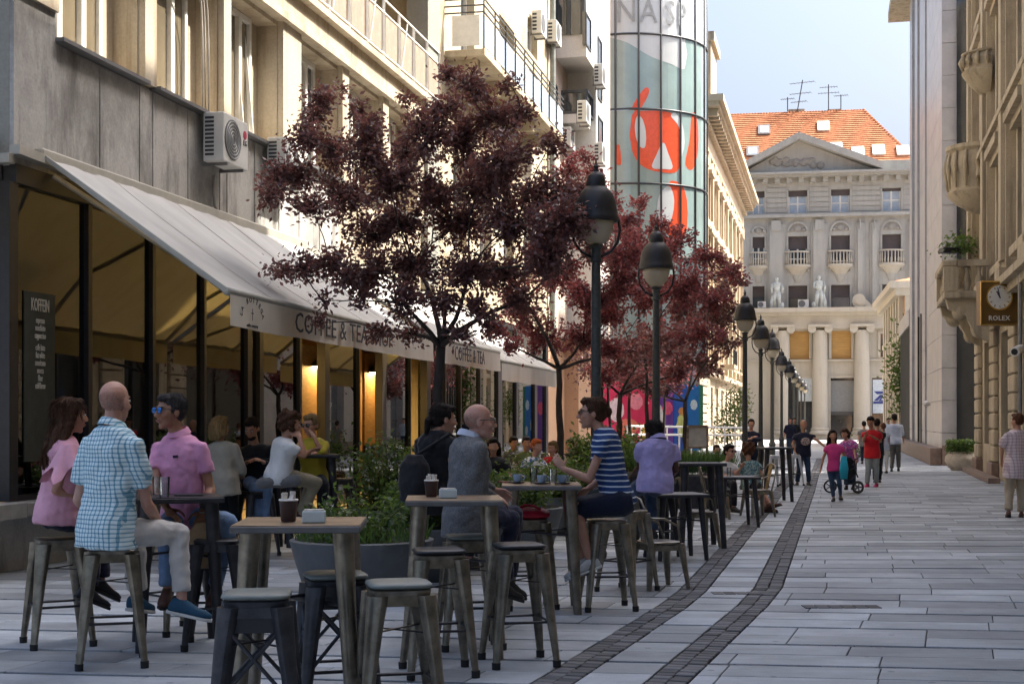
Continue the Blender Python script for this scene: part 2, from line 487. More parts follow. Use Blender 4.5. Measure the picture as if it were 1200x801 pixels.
def skew(y): return 0.12 if y < 12.5 else (0.12 * max(0.0, (16.5 - y) / 4.0))
slabs = []; rowset = []
y = 4.0; idx = 0
while y < 60:
    for k in range(2):
        y0 = y; y1 = y + 0.40; y = y1 + 0.012
        for reg in range(3):
            if reg == 0: lo, hi, ref = -13.0, None, strip1
            elif reg == 1: lo, hi, ref = None, None, strip1
            else: lo, hi, ref = None, None, strip2
            hw = 0.135
            off = random.choice((0.0, 0.5, 0.25)) + 0.06 * random.random()
            if reg == 0:
                n = int(13 + strip1(y0) / 1) + 3; cuts = [-(i + off) * 1.02 for i in range(n)]
                cuts = [-hw] + [c for c in cuts if c < -hw - 0.12]; cuts = cuts[::-1]
                segs = [(a, b) for a, b in zip(cuts, cuts[1:])]; refa = refb = strip1
                segs = [(a, b, strip1, strip1) for a, b in segs]
            elif reg == 1:
                segs = [(hw, -hw, strip1, strip2)]
            else:
                W = (3.9 + 0.2406 * y0) - strip2(y0)
                n = int(W) + 3; cuts = [(i + off) * 1.0 for i in range(n)]
                cuts = [hw] + [c for c in cuts if c > hw + 0.12]
                segs = [(a, b, strip2, strip2) for a, b in zip(cuts, cuts[1:])]
            for a, b, ra, rb in segs:
                pts = []
                for (yy, which) in ((y0, 0), (y0, 1), (y1, 1), (y1, 0)):
                    r_, o_ = (ra, a + 0.004) if which == 0 else (rb, b - 0.004)
                    X = r_(yy) + o_
                    Y = yy - skew(yy) * (X - 2.0)
                    X = r_(Y) + o_
                    pts.append((X, Y))
                slabs.append(pts)
    rowset.append((y + 0.0, y + 0.055)); y += 0.06

def slab_hexa(mb, pts, top, base=-0.04, ch=0.0):
    mb.hexa([(p[0], p[1], base) for p in pts] + [(p[0], p[1], top) for p in pts])
vis = [(min(p[1] for p in s), i) for i, s in enumerate(slabs) if any(in_view(p) for p in s)]
vis.sort()
near = set(i for _, i in vis[:300])
rest = MB()
for i, s in enumerate(slabs):
    top = random.uniform(-0.002, 0.002)
    if i in near:
        cx = sum(p[0] for p in s) / 4; cy = sum(p[1] for p in s) / 4
        m = MB(); slab_hexa(m, [(p[0] - cx, p[1] - cy) for p in s], top)
        o = m.build('slab', M['slab'], None, bevel=0.004); o.parent = pavement; o.location = (cx, cy, 0)
    else:
        slab_hexa(rest, s, top)
rest.build('slab_field', M['slab'], pavement, kind='stuff')
# thin rows of dark setts between the slab courses
rs = MB()
for (a, b) in rowset:
    for reg in range(3):
        if a > 34 and reg == 0: continue
        if reg == 0: xa, xb = -9.0, strip1(a) - 0.14
        elif reg == 1: continue
        else: xa, xb = strip2(a) + 0.14, 3.9 + 0.2406 * a
        st = 0.11 if a < 22 else 0.4
        if a > 40: st = 1.2
        x = xa
        while x < xb:
            w = min(st * random.uniform(0.85, 1.2), xb - x)
            yo = -skew(a) * (x + w / 2 - 2.0)
            if in_view((x, a + yo), 60):
                rs.box((x + w / 2, (a + b) / 2 + yo, -0.024 + random.uniform(-0.004, 0.003)), (w - 0.012, 0.045, 0.032), -skew(a))
            x += w
rs.build('sett_course', M['sett'], pavement, kind='stuff')
# the two running bands of setts and the two short cross patches
def band(name, fn, y0, y1, limit=150):
    t = thing(name, None, None, (fn(9), 9, 0)); props(t, kind='structure')
    r = MB(); n = 0; yy = y0
    while yy < y1:
        d = (fn(yy + 0.3) - fn(yy - 0.3)) / 0.6
        a = math.atan2(-d, 1)
        st = 0.105 if yy < 26 else 0.42
        for k in (-0.5, 0.5):
            l = st * random.uniform(0.9, 1.05)
            c = (fn(yy) + k * 0.128 + random.uniform(-0.004, 0.004), yy + random.uniform(-0.012, 0.012), -0.02 + random.uniform(-0.005, 0.003))
            if n < limit and yy > 8.6:
                m = MB(); m.box((0, 0, 0), (0.118, l - 0.012, 0.045), a)
                o = m.build('sett', M['sett'], None, bevel=0.006); o.parent = t; o.location = Vector(c) - t.location; n += 1
            else: r.box(c, (0.118, l - 0.012, 0.045), a)
        yy += st
    r.build('sett_field', M['sett'], t, kind='stuff')
band('sett_band', strip1, 7.5, 60)
band('sett_band', strip2, 7.5, 60)
r = MB()
for (xa, xb, ya) in ((1.9, 2.4, 13.1), (2.55, 3.2, 12.15)):
    x = xa
    while x < xb:
        for k in range(2): r.box((x, ya + k * 0.1, 0.0), (0.1, 0.09, 0.012))
        x += 0.11
r.build('sett_patch', M['sett'], pavement, kind='stuff')
# ------------------------------------------------------------------ left facade: cafe building
LF = Facade(-8.546, 0.0, 0.213, 1.0)
uA0 = LF.U(11); uA1 = LF.U(505)
cafe = thing('cafe_building', 'old grey and cream plastered building above the glazed cafe, nearest on the left', 'building', LF.p(uA0, 0, 0))
Z_SILL = 5.88; Z_BAND = 7.93; Z_FLOOR2 = 8.58
wins = [(16.3, 18.34), (18.7, 20.78), (21.08, 23.1), (23.95, 26.0), (26.4, 28.45), (28.85, 30.9)]
# main wall above the shop
mb = MB()
holes = [(a, b, Z_SILL, 7.86) for a, b in wins]
wall_with_holes(LF, mb, uA0, uA1, 4.55, Z_BAND, holes, 0.42)
mb.build('upper_wall', M['plaster_warm'], cafe)
# dark sooty panels under the sills, slightly proud piers between them
mb = MB()
LF.box(mb, uA0 + 0.001, wins[0][0], 0, 0.05, 4.3, 6.15)
LF.box(mb, 16.3, 26.0, 0.0, 0.03, 4.3, Z_SILL - 0.06)
mb.build('sooty_apron', M['concrete_dark'], cafe, fix=True)
for a in (17.32, 18.34, 18.7, 19.75, 20.8, 21.06, 22.1, 23.1, 24.0, 25.0):
    LF.one('apron_rib', M['concrete_dark'], cafe, a - 0.008, a + 0.012, 0.03, 0.042, 4.3, Z_SILL - 0.08)
mb = MB(); LF.box(mb, 26.0, uA1 - 0.001, 0.0, 0.03, 4.3, Z_SILL - 0.06)
mb.build('apron', M['plaster_warm'], cafe, fix=True)
for a, b in zip([uA0 + 0.01] + [w[1] + 0.02 for w in wins], [w[0] - 0.02 for w in wins] + [uA1 - 0.5]):
    LF.one('pilaster', M['plaster_warm'], cafe, a, b, 0.0, 0.1, Z_SILL - 0.02 if a > uA0 + 1 else 6.15, Z_BAND)
for i, (a, b) in enumerate(wins):
    LF.one('sill', M['zinc'], cafe, a - 0.03, b + 0.05, -0.1, 0.16, Z_SILL - 0.05, Z_SILL - 0.005)
    w = thing('window', None, None, (0, 0, 0)); w.parent = cafe; w.location = LF.p(a, -0.3, Z_SILL) - cafe.location
    D = -0.36
    k = b - a
    f = MB()
    LF.box(f, a, a + 0.07, D, D + 0.1, Z_SILL, 7.86); LF.box(f, b - 0.48, b - 0.4, D, D + 0.1, Z_SILL, 7.86)
    LF.box(f, a + 0.07, b - 0.48, D, D + 0.1, Z_SILL, Z_SILL + 0.09); LF.box(f, a + 0.07, b - 0.48, D, D + 0.1, 7.76, 7.86)
    for q in (0.36, 0.7):
        c = a + (k - 0.4) * q
        LF.box(f, c - 0.055, c + 0.055, D + 0.002, D + 0.12, Z_SILL + 0.09, 7.76)
    f.build('frame', M['trim_white'], w, fix=True, bevel=0.01)
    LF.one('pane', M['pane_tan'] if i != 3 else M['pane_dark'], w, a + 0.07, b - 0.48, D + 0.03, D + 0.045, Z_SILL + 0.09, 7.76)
    LF.one('side_panel', M['plaster_warm'], w, b - 0.4, b, D, D + 0.03, Z_SILL, 7.86)
# open casement in the third window
oc = MB(); a = 22.2
p0 = LF.p(a, -0.25, 6.0); p1 = LF.p(a + 0.1, 0.1, 6.0)
for (s0, s1) in (((0, 0), (0, 1.75)), ((1, 0), (1, 1.75)), ((0, 0), (1, 0)), ((0, 1.75), (1, 1.75))):
    q0 = LF.p(a + 0.38 * s0[0], -0.2 - 0.16 * (s0[1] / 1.75), 6.0 + s0[1]); q1 = LF.p(a + 0.38 * s1[0], -0.2 - 0.16 * (s1[1] / 1.75), 6.0 + s1[1])
    oc.bar(q0, q1, 0.05, 0.05)
oc.build('open_casement', M['trim_white'], cafe)
M['infill'] = mat('tan railing infill', (0.34, 0.26, 0.2), rough=0.6)
# string course, loggia and railing of the second floor
LF.one('string_course', M['plaster_warm'], cafe, uA0, uA1 - 0.9, 0.0, 0.2, Z_BAND, 8.05)
LF.one('string_course', M['plaster_warm'], cafe, uA0, uA1 - 0.9, 0.0, 0.12, 8.05, Z_FLOOR2 - 0.12)
LF.one('balcony_slab', M['plaster_warm'], cafe, uA0, uA1 - 0.9, -1.5, 0.26, Z_FLOOR2 - 0.12, Z_FLOOR2)
LF.one('loggia_back_wall', M['render_pink'], cafe, uA0, uA1 - 0.9, -1.7, -1.5, Z_FLOOR2, 11.4)
LF.one('upper_storeys', M['plaster_warm'], cafe, uA0, uA1 - 0.9, -3.0, 0.1, 11.4, 19.5)
LF.one('corner_pier', M['plaster_side'], cafe, uA1 - 0.9, uA1, -0.3, 0.18, 4.55, 19.5)
LF.one('interior_mass', M['plaster_side'], cafe, uA0 + 0.3, uA1 - 0.1, -9.0, -6.5, 0, 19)
LF.one('party_wall', M['plaster_side'], cafe, uA0 - 0.001, uA0 + 0.25, -9.0, -0.43, 4.3, 19.5)
LF.one('party_wall', M['plaster_side'], cafe, uA0 - 0.001, uA0 + 0.25, -0.43, -0.001, 4.3, 8.46)
LF.one('floor_slab', M['plaster_side'], cafe, uA0 + 0.26, uA1 - 0.1, -6.5, -0.43, 4.3, 4.6)
LF.one('shaft_wall', M['pane_dark'], cafe, uA0 + 0.26, uA1 - 0.1, -1.2, -1.1, 4.6, 8.4)
u = LF.U(345)
u = 15.6
while u < uA1 - 1.0:
    r = thing('railing_panel', None, None); r.parent = cafe; r.location = LF.p(u, 0.2, Z_FLOOR2) - cafe.location
    L_ = 1.02
    f = MB()
    for q in (u, u + L_ - 0.05): f.bar(LF.p(q, 0.2, Z_FLOOR2 + 0.0), LF.p(q, 0.2, Z_FLOOR2 + 1.16), 0.035, 0.035)
    for z in (0.1, 0.9, 1.16): f.bar(LF.p(u, 0.2, Z_FLOOR2 + z), LF.p(u + L_, 0.2, Z_FLOOR2 + z), 0.03, 0.03)
    if int(u * 3) % 2: f.bar(LF.p(u + 0.1, 0.215, Z_FLOOR2 + 0.12), LF.p(u + 0.5, 0.215, Z_FLOOR2 + 1.1), 0.025, 0.025)
    f.build('frame', M['trim_white'], r)
    LF.one('infill', M['infill'], r, u + 0.1, u + L_ - 0.14, 0.19, 0.2, Z_FLOOR2 + 0.14, Z_FLOOR2 + 0.86)
    u += L_ + 0.03
# pipes between windows
pm = mat('grey cable', (0.35, 0.32, 0.28), rough=0.6)
for k, du in enumerate((0.0, 0.09, 0.2)):
    c = MB(); uu = 20.62 + du - 0.4
    c.tube([LF.p(uu, 0.13 - 0.1, 5.7), LF.p(uu, 0.03, 6.9), LF.p(uu - 0.04, 0.03, 7.35), LF.p(uu - 0.12, 0.04, 7.55), LF.p(uu - 0.3, -0.02, 7.6)], 0.014, 6)
    c.build('cable', pm, cafe, smooth=True)
c = MB(); c.tube([LF.p(20.55, 0.06, 5.05), LF.p(20.5, 0.07, 4.85), LF.p(20.55, 0.07, 4.62), LF.p(20.7, 0.07, 4.55), LF.p(22.5, 0.07, 4.5), LF.p(26.5, 0.07, 4.42), LF.p(31, 0.07, 4.4)], 0.022, 6)
c.build('drain_pipe', pm, cafe, smooth=True)

# ---- air conditioners (things of their own)
M['ac_white'] = mat('ac casing', (0.62, 0.62, 0.59), rough=0.45, var=0.06, scale=5)
M['ac_dark'] = mat('ac dark slots', (0.04, 0.04, 0.045), rough=0.5)
M['ac_grille'] = mat('ac fan grille', (0.13, 0.135, 0.14), rough=0.5)
M['lg_red'] = mat('red badge', (0.45, 0.03, 0.07), rough=0.4)
def text_mesh(txt, size, name, material, parent, M4, sx=1.0, extrude=0.004, spacing=1.0, bold=0.0, align='CENTER'):
    cu = bpy.data.curves.new('t', 'FONT'); cu.body = txt; cu.size = size; cu.extrude = extrude; cu.align_x = align; cu.space_character = spacing
    cu.offset = bold
    cu.resolution_u = 2
    o = bpy.data.objects.new('t', cu); col.objects.link(o)
    dg = bpy.context.evaluated_depsgraph_get()
    me = bpy.data.meshes.new_from_object(o.evaluated_get(dg))
    bpy.data.objects.remove(o); bpy.data.curves.remove(cu)
    S = Matrix.Diagonal((sx, 1, 1, 1))
    T = M4 @ S
    if parent is not None: T = chain_matrix(parent).inverted() @ T
    me.transform(T)
    me.materials.clear(); me.materials.append(material)
    return link_mesh(name, me, parent)
def face_matrix(p, right, up):
    r = Vector(right).normalized(); u_ = Vector(up).normalized(); n = r.cross(u_)
    m = Matrix.Identity(4)
    for i in range(3):
        m[i][0] = r[i]; m[i][1] = u_[i]; m[i][2] = n[i]; m[i][3] = p[i]
    return m
def ac_unit(fc, u, z, d, label, W=0.87, Hh=0.68, D=0.3, brand=False, detail=True):
    t = thing('air_conditioner', label, 'air conditioner', fc.p(u, d, z), 0, 'air conditioners on the left facades')
    f = MB(); fc.box(f, u, u + W, d + 0.06, d + 0.06 + D, z, z + Hh)
    f.build('casing', M['ac_white'], t, fix=True, bevel=0.015, seg=2)
    s = MB()
    for k in range(10 if detail else 5):
        zz = z + 0.08 + k * (Hh - 0.12) / (10 if detail else 5)
        fc.box(s, u - 0.006, u + 0.004, d + 0.09, d + 0.22 * D / 0.3, zz, zz + (Hh - 0.12) / (10 if detail else 5) * 0.55)
    s.build('side_louvres', M['ac_dark'], t, fix=True)
    g_ = MB(); c = fc.p(u + W * 0.36, d + 0.06 + D, z + Hh * 0.5)
    uu = fc.u; R = Hh * 0.41
    ring = [(R * math.cos(q * math.pi / 12), R * math.sin(q * math.pi / 12)) for q in range(24)]
    g_.prism(ring, lambda a, b, q: c + uu * a + Vector((0, 0, b)) + fc.n * q, 0.001, 0.012)
    g_.build('fan_grille', M['ac_grille'], t, fix=True)
    if detail:
        g_ = MB()
        for q in range(3, 12, 2):
            rr = R * q / 12
            g_.tube([c + uu * rr * math.cos(w * math.pi / 10) + Vector((0, 0, rr * math.sin(w * math.pi / 10))) + fc.n * 0.018 for w in range(21)], 0.004, 4, cap=False)
        g_.build('grille_wire', M['ac_white'], t)
    if brand:
        m = MB(); c2 = fc.p(u + W * 0.86, d + 0.06 + D, z + Hh * 0.72)
        m.prism([(0.062 * math.cos(q * math.pi / 8), 0.062 * math.sin(q * math.pi / 8)) for q in range(16)], lambda a, b, q: c2 + uu * a + Vector((0, 0, b)) + fc.n * q, 0.001, 0.006)
        m.build('badge', M['lg_red'], t, fix=True)
        text_mesh('LG', 0.11, 'lettering', M['ac_grille'], t, face_matrix(fc.p(u + W * 0.86, d + 0.066 + D, z + Hh * 0.5), uu, (0, 0, 1)))
    for q in (0.15, 0.8):
        b_ = MB()
        b_.bar(fc.p(u + W * q, d - 0.0, z - 0.02), fc.p(u + W * q, d + 0.06 + D, z - 0.02), 0.04, 0.04)
        b_.bar(fc.p(u + W * q, d + 0.03, z - 0.02), fc.p(u + W * q, d + 0.03, z + 0.3), 0.04, 0.04)
        b_.build('bracket', M['zinc'], t)
    return t
u_, z_ = LF.px(257, 190, 0.36)
ac_unit(LF, u_, z_ + 0.02, 0.06, 'large white air conditioner with round fan and red badge, nearest on the sooty wall', brand=True)
u_, z_ = LF.px(330, 212, 0.36)
ac_unit(LF, u_, z_, 0.06, 'white air conditioner half hidden by purple leaves, beside the large badged one')

# ------------------------------------------------------------------ glazed shop front
shop = thing('shop_front', 'black framed glass shop front of the cafe below the awnings', 'shop front', LF.p(uA0, 0.02, 0))
ZB = 0.74; ZT = 4.12
M['floor_in'] = mat('cafe floor', (0.08, 0.065, 0.05), rough=0.4)
M['ochre'] = mat('ochre cafe wall', (0.42, 0.24, 0.07), rough=0.8, var=0.12, scale=2)
M['wood_in'] = mat('dark shelf wood', (0.14, 0.08, 0.035), rough=0.6, stretch=(1, 1, 8), scale=4, var=0.3)
M['ledge'] = mat('grey stone ledge', (0.26, 0.255, 0.24), rough=0.7, var=0.15, scale=6, bump=0.3)
M['lamp_glow'] = mat('warm lamp', (1, 0.8, 0.4), emis=(1.0, 0.62, 0.2), estr=30.0)
LF.one('ledge', M['ledge'], shop, uA0 - 0.12, LF.U(250), -0.05, 0.28, 0.58, 0.735, bevel=0.015)
LF.one('ledge', M['ledge'], shop, uA0 - 2.5, uA0 - 0.123, -3, 0.28, 0.58, 0.733)
LF.one('plinth', M['concrete_dark'], shop, uA0 - 2.4, LF.U(250), -3.0, 0.0, 0.0, 0.58)
uD = LF.U(320)
posts = [(15, 0.17), (105, 0.09), (180, 0.075), (240, 0.07), (292, 0.15), (306, 0.15), (352, 0.1), (383, 0.24), (421, 0.06), (450, 0.28), (481, 0.06), (502, 0.3), (522, 0.08), (540, 0.1), (563, 0.09), (586, 0.5), (606, 0.25), (628, 0.4), (641, 0.4)]
pu = []
for x, w in posts:
    u = LF.U(x, 0.05); pu.append((u, w))
    LF.one('mullion', M['frame_black'], shop, u - w / 2, u + w / 2, -0.09, 0.06, ZB if u < LF.U(296) else 0.0, ZT + 0.002)
LF.one('head_rail', M['frame_black'], shop, uA0, LF.U(645), -0.08, 0.08, ZT, ZT + 0.2)
LF.one('sill_rail', M['frame_black'], shop, uA0, LF.U(296), -0.06, 0.05, ZB, ZB + 0.06)
for i in range(len(pu) - 1):
    a = pu[i][0] + pu[i][1] / 2; b = pu[i + 1][0] - pu[i + 1][1] / 2
    if b - a < 0.05: continue
    if i in (6, 8, 10): continue      # folded open doors
    LF.one('pane', M['glass_shop'], shop, a, b, -0.01, 0.0, ZB + 0.06 if a < LF.U(296) else 0.08, ZT)
# end pane facing the camera, and its post
e = MB()
e.hexa([LF.p(uA0 + 0.02, -2.8, ZB), LF.p(uA0 + 0.02, -0.12, ZB), LF.p(uA0 + 0.03, -0.12, ZB), LF.p(uA0 + 0.03, -2.8, ZB)] + [LF.p(uA0 + 0.02, -2.8, ZT), LF.p(uA0 + 0.02, -0.12, ZT), LF.p(uA0 + 0.03, -0.12, ZT), LF.p(uA0 + 0.03, -2.8, ZT)])
e.build('pane', M['glass_shop'], shop, fix=True)
LF.one('head_rail', M['frame_black'], shop, uA0 - 0.02, uA0 + 0.08, -2.9, -0.081, ZT, ZT + 0.2)
# room behind
room = thing('cafe_room', 'dim ochre cafe interior seen through the shop glass', 'room', LF.p(uA0 + 3, -3, 0))
uE = LF.U(645)
LF.one('floor', M['floor_in'], room, uA0 + 0.1, uE, -6.4, -0.12, -0.02, 0.03)
LF.one('ceiling', M['wood_in'], room, uA0 + 0.1, uE, -6.4, -0.12, 4.1, 4.16)
LF.one('back_wall', M['ochre'], room, uA0 + 0.1, uE, -5.2, -5.0, 0.03, 4.1)
LF.one('side_wall', M['ochre'], room, uA0 + 0.1, uA0 + 0.2, -5.0, -1.2, 0.03, 4.1)
for q in (20.2, 24.6, 29.0, 34.0):
    LF.one('partition', M['ochre'], room, q, q + 0.2, -5.0, -2.2, 0.03, 4.1)
    LF.one('wall_lining', M['wood_in'], room, q + 0.4, q + 2.2, -2.35, -2.2, 1.0, 3.2)
LF.one('counter', M['wood_in'], room, 17.5, 24.0, -2.9, -2.2, 0.03, 1.15)
for q in np.arange(17.6, 30, 1.6):
    LF.one('shelf', M['wood_in'], room, q, q + 1.3, -4.98, -4.7, 1.6, 1.66)
    LF.one('shelf', M['wood_in'], room, q, q + 1.3, -4.98, -4.7, 2.2, 2.26)
# tiled bottles and jars on the shelves
bt = [mat('bottle glass', c, rough=0.2, spec=0.8) for c in ((0.3, 0.12, 0.03), (0.5, 0.45, 0.35), (0.06, 0.12, 0.06), (0.4, 0.05, 0.03))]
random.seed(5)
for q in np.arange(17.7, 29.9, 0.28):
    for zz in (1.66, 2.26):
        if random.random() < 0.7:
            h = random.uniform(0.16, 0.3); m = MB(); c = LF.p(q, -4.84, zz + 0.001)
            m.lathe([(0.045, 0), (0.05, 0.02), (0.05, h * 0.6), (0.018, h * 0.78), (0.018, h)], c, 8)
            m.build('jar', random.choice(bt), room, smooth='auto')
def pendant(u, d, z, lbl):
    t = thing('pendant_lamp', lbl, 'lamp', LF.p(u, d, z), 0, 'pendant lamps inside the cafe')
    m = MB(); m.lathe([(0.36, 0.0), (0.34, 0.05), (0.14, 0.18), (0.05, 0.22)], LF.p(u, d, z), 20); m.build('lamp_shade', M['frame_black'], t, smooth=True)
    m = MB(); m.lathe([(0.0, -0.02), (0.32, -0.005), (0.33, 0.01)], LF.p(u, d, z), 20); m.build('diffuser', M['lamp_glow'], t)
    m = MB(); m.tube([LF.p(u, d, z + 0.2), LF.p(u, d, 4.1)], 0.01, 5); m.build('cable', M['frame_black'], t)
q = LF.px(82, 366, -1.8); pendant(q[0], -1.8, q[1], 'pendant lamp behind the first large pane, above the seated woman')
q = LF.px(168, 382, -1.8); pendant(q[0], -1.8, q[1], 'pendant lamp behind the second large pane of the cafe')
for k_, u__ in enumerate((25.5, 28.0, 31.0, 35.0)): pendant(u__, -2.0, 2.75, ['added pendant lamp brightening the room by the open cafe door', 'added pendant lamp brightening the room behind the tree trunk', 'added pendant lamp brightening the room beyond the tree trunk', 'farthest added pendant lamp brightening the cafe'][k_])  # extra pendants added deeper in the room to warm and brighten it
# menu board in the window
M['board'] = mat('grey green chalkboard', (0.05, 0.055, 0.045), rough=0.8, var=0.15, scale=8)
M['chalk'] = mat('chalk lettering', (0.6, 0.58, 0.5), rough=0.9)
a, zt = LF.px(24, 340, -0.03); b = LF.U(60, -0.03)
mb_ = thing('menu_board', 'tall dark menu board with white lettering behind the first cafe pane', 'menu board', LF.p(a, -0.05, 1.2))
LF.one('panel', M['board'], mb_, a, b, 0.004, 0.016, 1.15, zt)
def txt_on(fc, s, u, z, d, size, parent, m, sx=1.0, sp=1.0, bold=0.0, name='lettering', ext=0.003):
    return text_mesh(s, size, name, m, parent, face_matrix(fc.p(u, d, z), fc.u, (0, 0, 1)), sx, ext, sp, bold)
mid = (a + b) / 2
txt_on(LF, 'KOFFEIN', mid, LF.Z(40, 364), 0.02, 0.2, mb_, M['chalk'], 0.48)
random.seed(9)
for k, s in enumerate(('espresso', 'macchiato', 'cappuccino', 'caffe latte', 'flat white', 'americano', 'mocca', 'filter', 'cold brew')):
    txt_on(LF, s, mid, LF.Z(40, 378 + k * 9 + (5 if k > 2 else 0)), 0.02, 0.1, mb_, M['chalk'], 0.5)

# ------------------------------------------------------------------ awnings
def awning_cloth(name, top, under, streak=0.0):
    m = bpy.data.materials.new(name); m.use_nodes = True
    nt = m.node_tree; N = nt.nodes; L = nt.links; N.clear()
    o = N.new('ShaderNodeOutputMaterial'); mx = N.new('ShaderNodeMixShader'); mx.inputs[0].default_value = 0.4
    d = N.new('ShaderNodeBsdfDiffuse'); t = N.new('ShaderNodeBsdfTranslucent'); t.inputs[0].default_value = rgb(under)
    geo = N.new('ShaderNodeNewGeometry'); mp = N.new('ShaderNodeMapping'); mp.inputs['Scale'].default_value = (0.5, 0.9, 0.4)
    L.new(geo.outputs['Position'], mp.inputs[0])
    nz = N.new('ShaderNodeTexNoise'); nz.inputs['Scale'].default_value = 3.0; nz.inputs['Detail'].default_value = 8; L.new(mp.outputs[0], nz.inputs[0])
    r = N.new('ShaderNodeMapRange'); r.inputs['From Min'].default_value = 0.4; r.inputs['From Max'].default_value = 0.7; L.new(nz.outputs['Fac'], r.inputs['Value'])
    c = N.new('ShaderNodeMix'); c.data_type = 'RGBA'; c.inputs['A'].default_value = rgb(top); c.inputs['B'].default_value = rgb(tuple(x * 0.82 for x in top)); L.new(r.outputs[0], c.inputs['Factor'])
    L.new(c.outputs['Result'], d.inputs[0])
    L.new(d.outputs[0], mx.inputs[1]); L.new(t.outputs[0], mx.inputs[2]); L.new(mx.outputs[0], o.inputs[0])
    return m
M['awning'] = awning_cloth('off white awning cloth', (0.8, 0.81, 0.8), (0.62, 0.42, 0.13))
M['awning_metal'] = mat('beige painted awning metal', (0.4, 0.38, 0.32), rough=0.45, var=0.08)
M['letter'] = mat('charcoal print', (0.06, 0.06, 0.06), rough=0.8)
def awning(u0, u1, zt, zb, proj, label, words, vh=0.33, logo=None, tilt=0.0, wordpos=0.5, wsize=0.26, sx=0.62, name='awning', arms=3, tw=None):
    t = thing(name, label, 'awning', LF.p(u0, 0.1, zt), 0, 'cafe awnings')
    nu, nv = 40, 10
    m = MB(); vs = []; fs = []
    random.seed(int(u0 * 10))
    for i in range(nu + 1):
        u = u0 + (u1 - u0) * i / nu
        for j in range(nv + 1):
            q = j / nv
            sag = -0.05 * math.sin(math.pi * q) * (1 + 0.25 * math.sin(i * 0.9)) - 0.012 * math.sin(i * 1.7 + j * 0.8)
            vs.append(LF.p(u, 0.12 + (proj - 0.12) * q, zt + (zb - zt) * q + sag + tilt * (i / nu)))
    for i in range(nu):
        for j in range(nv):
            a = i * (nv + 1) + j; fs.append((a, a + nv + 1, a + nv + 2, a + 1))
    m.add(vs, fs); m.build('canopy', M['awning'], t, smooth=True)
    for i in range(0, nu + 1, 8 if u1 - u0 > 6 else 13):
        sm = MB(); row = vs[i * (nv + 1):(i + 1) * (nv + 1)]
        for p_, q_ in zip(row, row[1:]): sm.bar(p_ + Vector((0, 0, 0.006)), q_ + Vector((0, 0, 0.006)), 0.022, 0.004)
        sm.build('seam', M['awning'], t)
    m = MB(); vs = []; fs = []
    for i in range(nu + 1):
        u = u0 + (u1 - u0) * i / nu
        for j in range(5):
            q = j / 4
            wv = 0.02 * q * math.sin(i * 0.55) + 0.012 * q * math.sin(i * 1.3)
            vs.append(LF.p(u, proj + 0.035 + wv, zb - 0.02 - vh * q + tilt * (i / nu) - (0.015 * math.sin(math.pi * ((i % 10) / 10.0)) if j == 4 else 0)))
    for i in range(nu):
        for j in range(4):
            a = i * 5 + j; fs.append((a, a + 5, a + 6, a + 1))
    m.add(vs, fs); val = m.build('valance', M['awning'], t, smooth=True)
    m = MB(); m.tube([LF.p(u0 - 0.02, proj, zb + 0.01), LF.p(u1 + 0.02, proj, zb + 0.01 + tilt)], 0.045, 8); m.build('front_bar', M['awning_metal'], t, smooth=True)
    LF.one('cassette', M['awning_metal'], t, u0 - 0.03, u1 + 0.03, 0.0, 0.16, zt - 0.1, zt + 0.06, bevel=0.02)
    for k in range(arms):
        ua = u0 + 0.25 + (u1 - u0 - 0.5) * k / (arms - 1)
        el = LF.p(ua + (0.9 if k == 0 else -0.9), proj * 0.5, (zt + zb) / 2 - 0.22)
        a = MB(); a.tube([LF.p(ua, 0.12, zt - 0.2), el, LF.p(ua, proj - 0.02, zb - 0.03 + tilt * k / (arms - 1))], 0.03, 6); a.build('folding_arm', M['awning_metal'], t, smooth='auto')
    e = MB(); e.bar(LF.p(u0, 0.1, zt + 0.0), LF.p(u0, proj, zb + 0.02), 0.04, 0.05); e.build('side_arm', M['awning_metal'], t)
    if words:
        um = u0 + (u1 - u0) * wordpos
        if tw:
            um = (tw[0] + tw[1]) / 2; sx = (tw[1] - tw[0]) / (wsize * 0.66 * len(words) * 1.06)
        txt_on(LF, words, um, zb - 0.02 - vh * 0.78 + tilt * 0.5, proj + 0.065, wsize, val, M['letter'], sx, 1.06)
    if logo:
        uc = u0 + logo; zc = zb - vh * 0.62; R = 0.19
        for k, ch in enumerate('LA BOTTEGA'):
            an = math.radians(168 - k * 17)
            P = LF.p(uc + R * 1.5 * math.cos(an), proj + 0.06, zc - 0.05 + R * math.sin(an))
            rt = LF.u * math.sin(an) + Vector((0, 0, -math.cos(an)));
            text_mesh(ch, 0.085, 'logo_letter', M['letter'], val, face_matrix(P, rt, rt.cross(LF.n) * -1 if False else LF.n.cross(rt)), 1.0, 0.002)
        m = MB(); m.bar(LF.p(uc, proj + 0.062, zc - 0.06), LF.p(uc, proj + 0.062, zc + 0.07), 0.004, 0.016)
        m.bar(LF.p(uc - 0.03, proj + 0.062, zc + 0.02), LF.p(uc + 0.03, proj + 0.062, zc + 0.02), 0.004, 0.012)
        m.build('logo_mark', M['letter'], val)
        txt_on(LF, 'coffee company', uc, zc - 0.13, proj + 0.06, 0.05, val, M['letter'])
    return t
PJ = 2.28
def front_u(x): return LF.U(x, PJ)
u0 = front_u(266)
awning(u0, front_u(505), 4.5, 2.95, PJ, 'long off-white awning lettered COFFEE & TEA SHOP, first along the cafe', 'COFFEE & TEA SHOP', 0.33, logo=0.55, tilt=-0.05, wordpos=0.5, wsize=0.34, sx=0.98, tw=(front_u(323), front_u(466)))
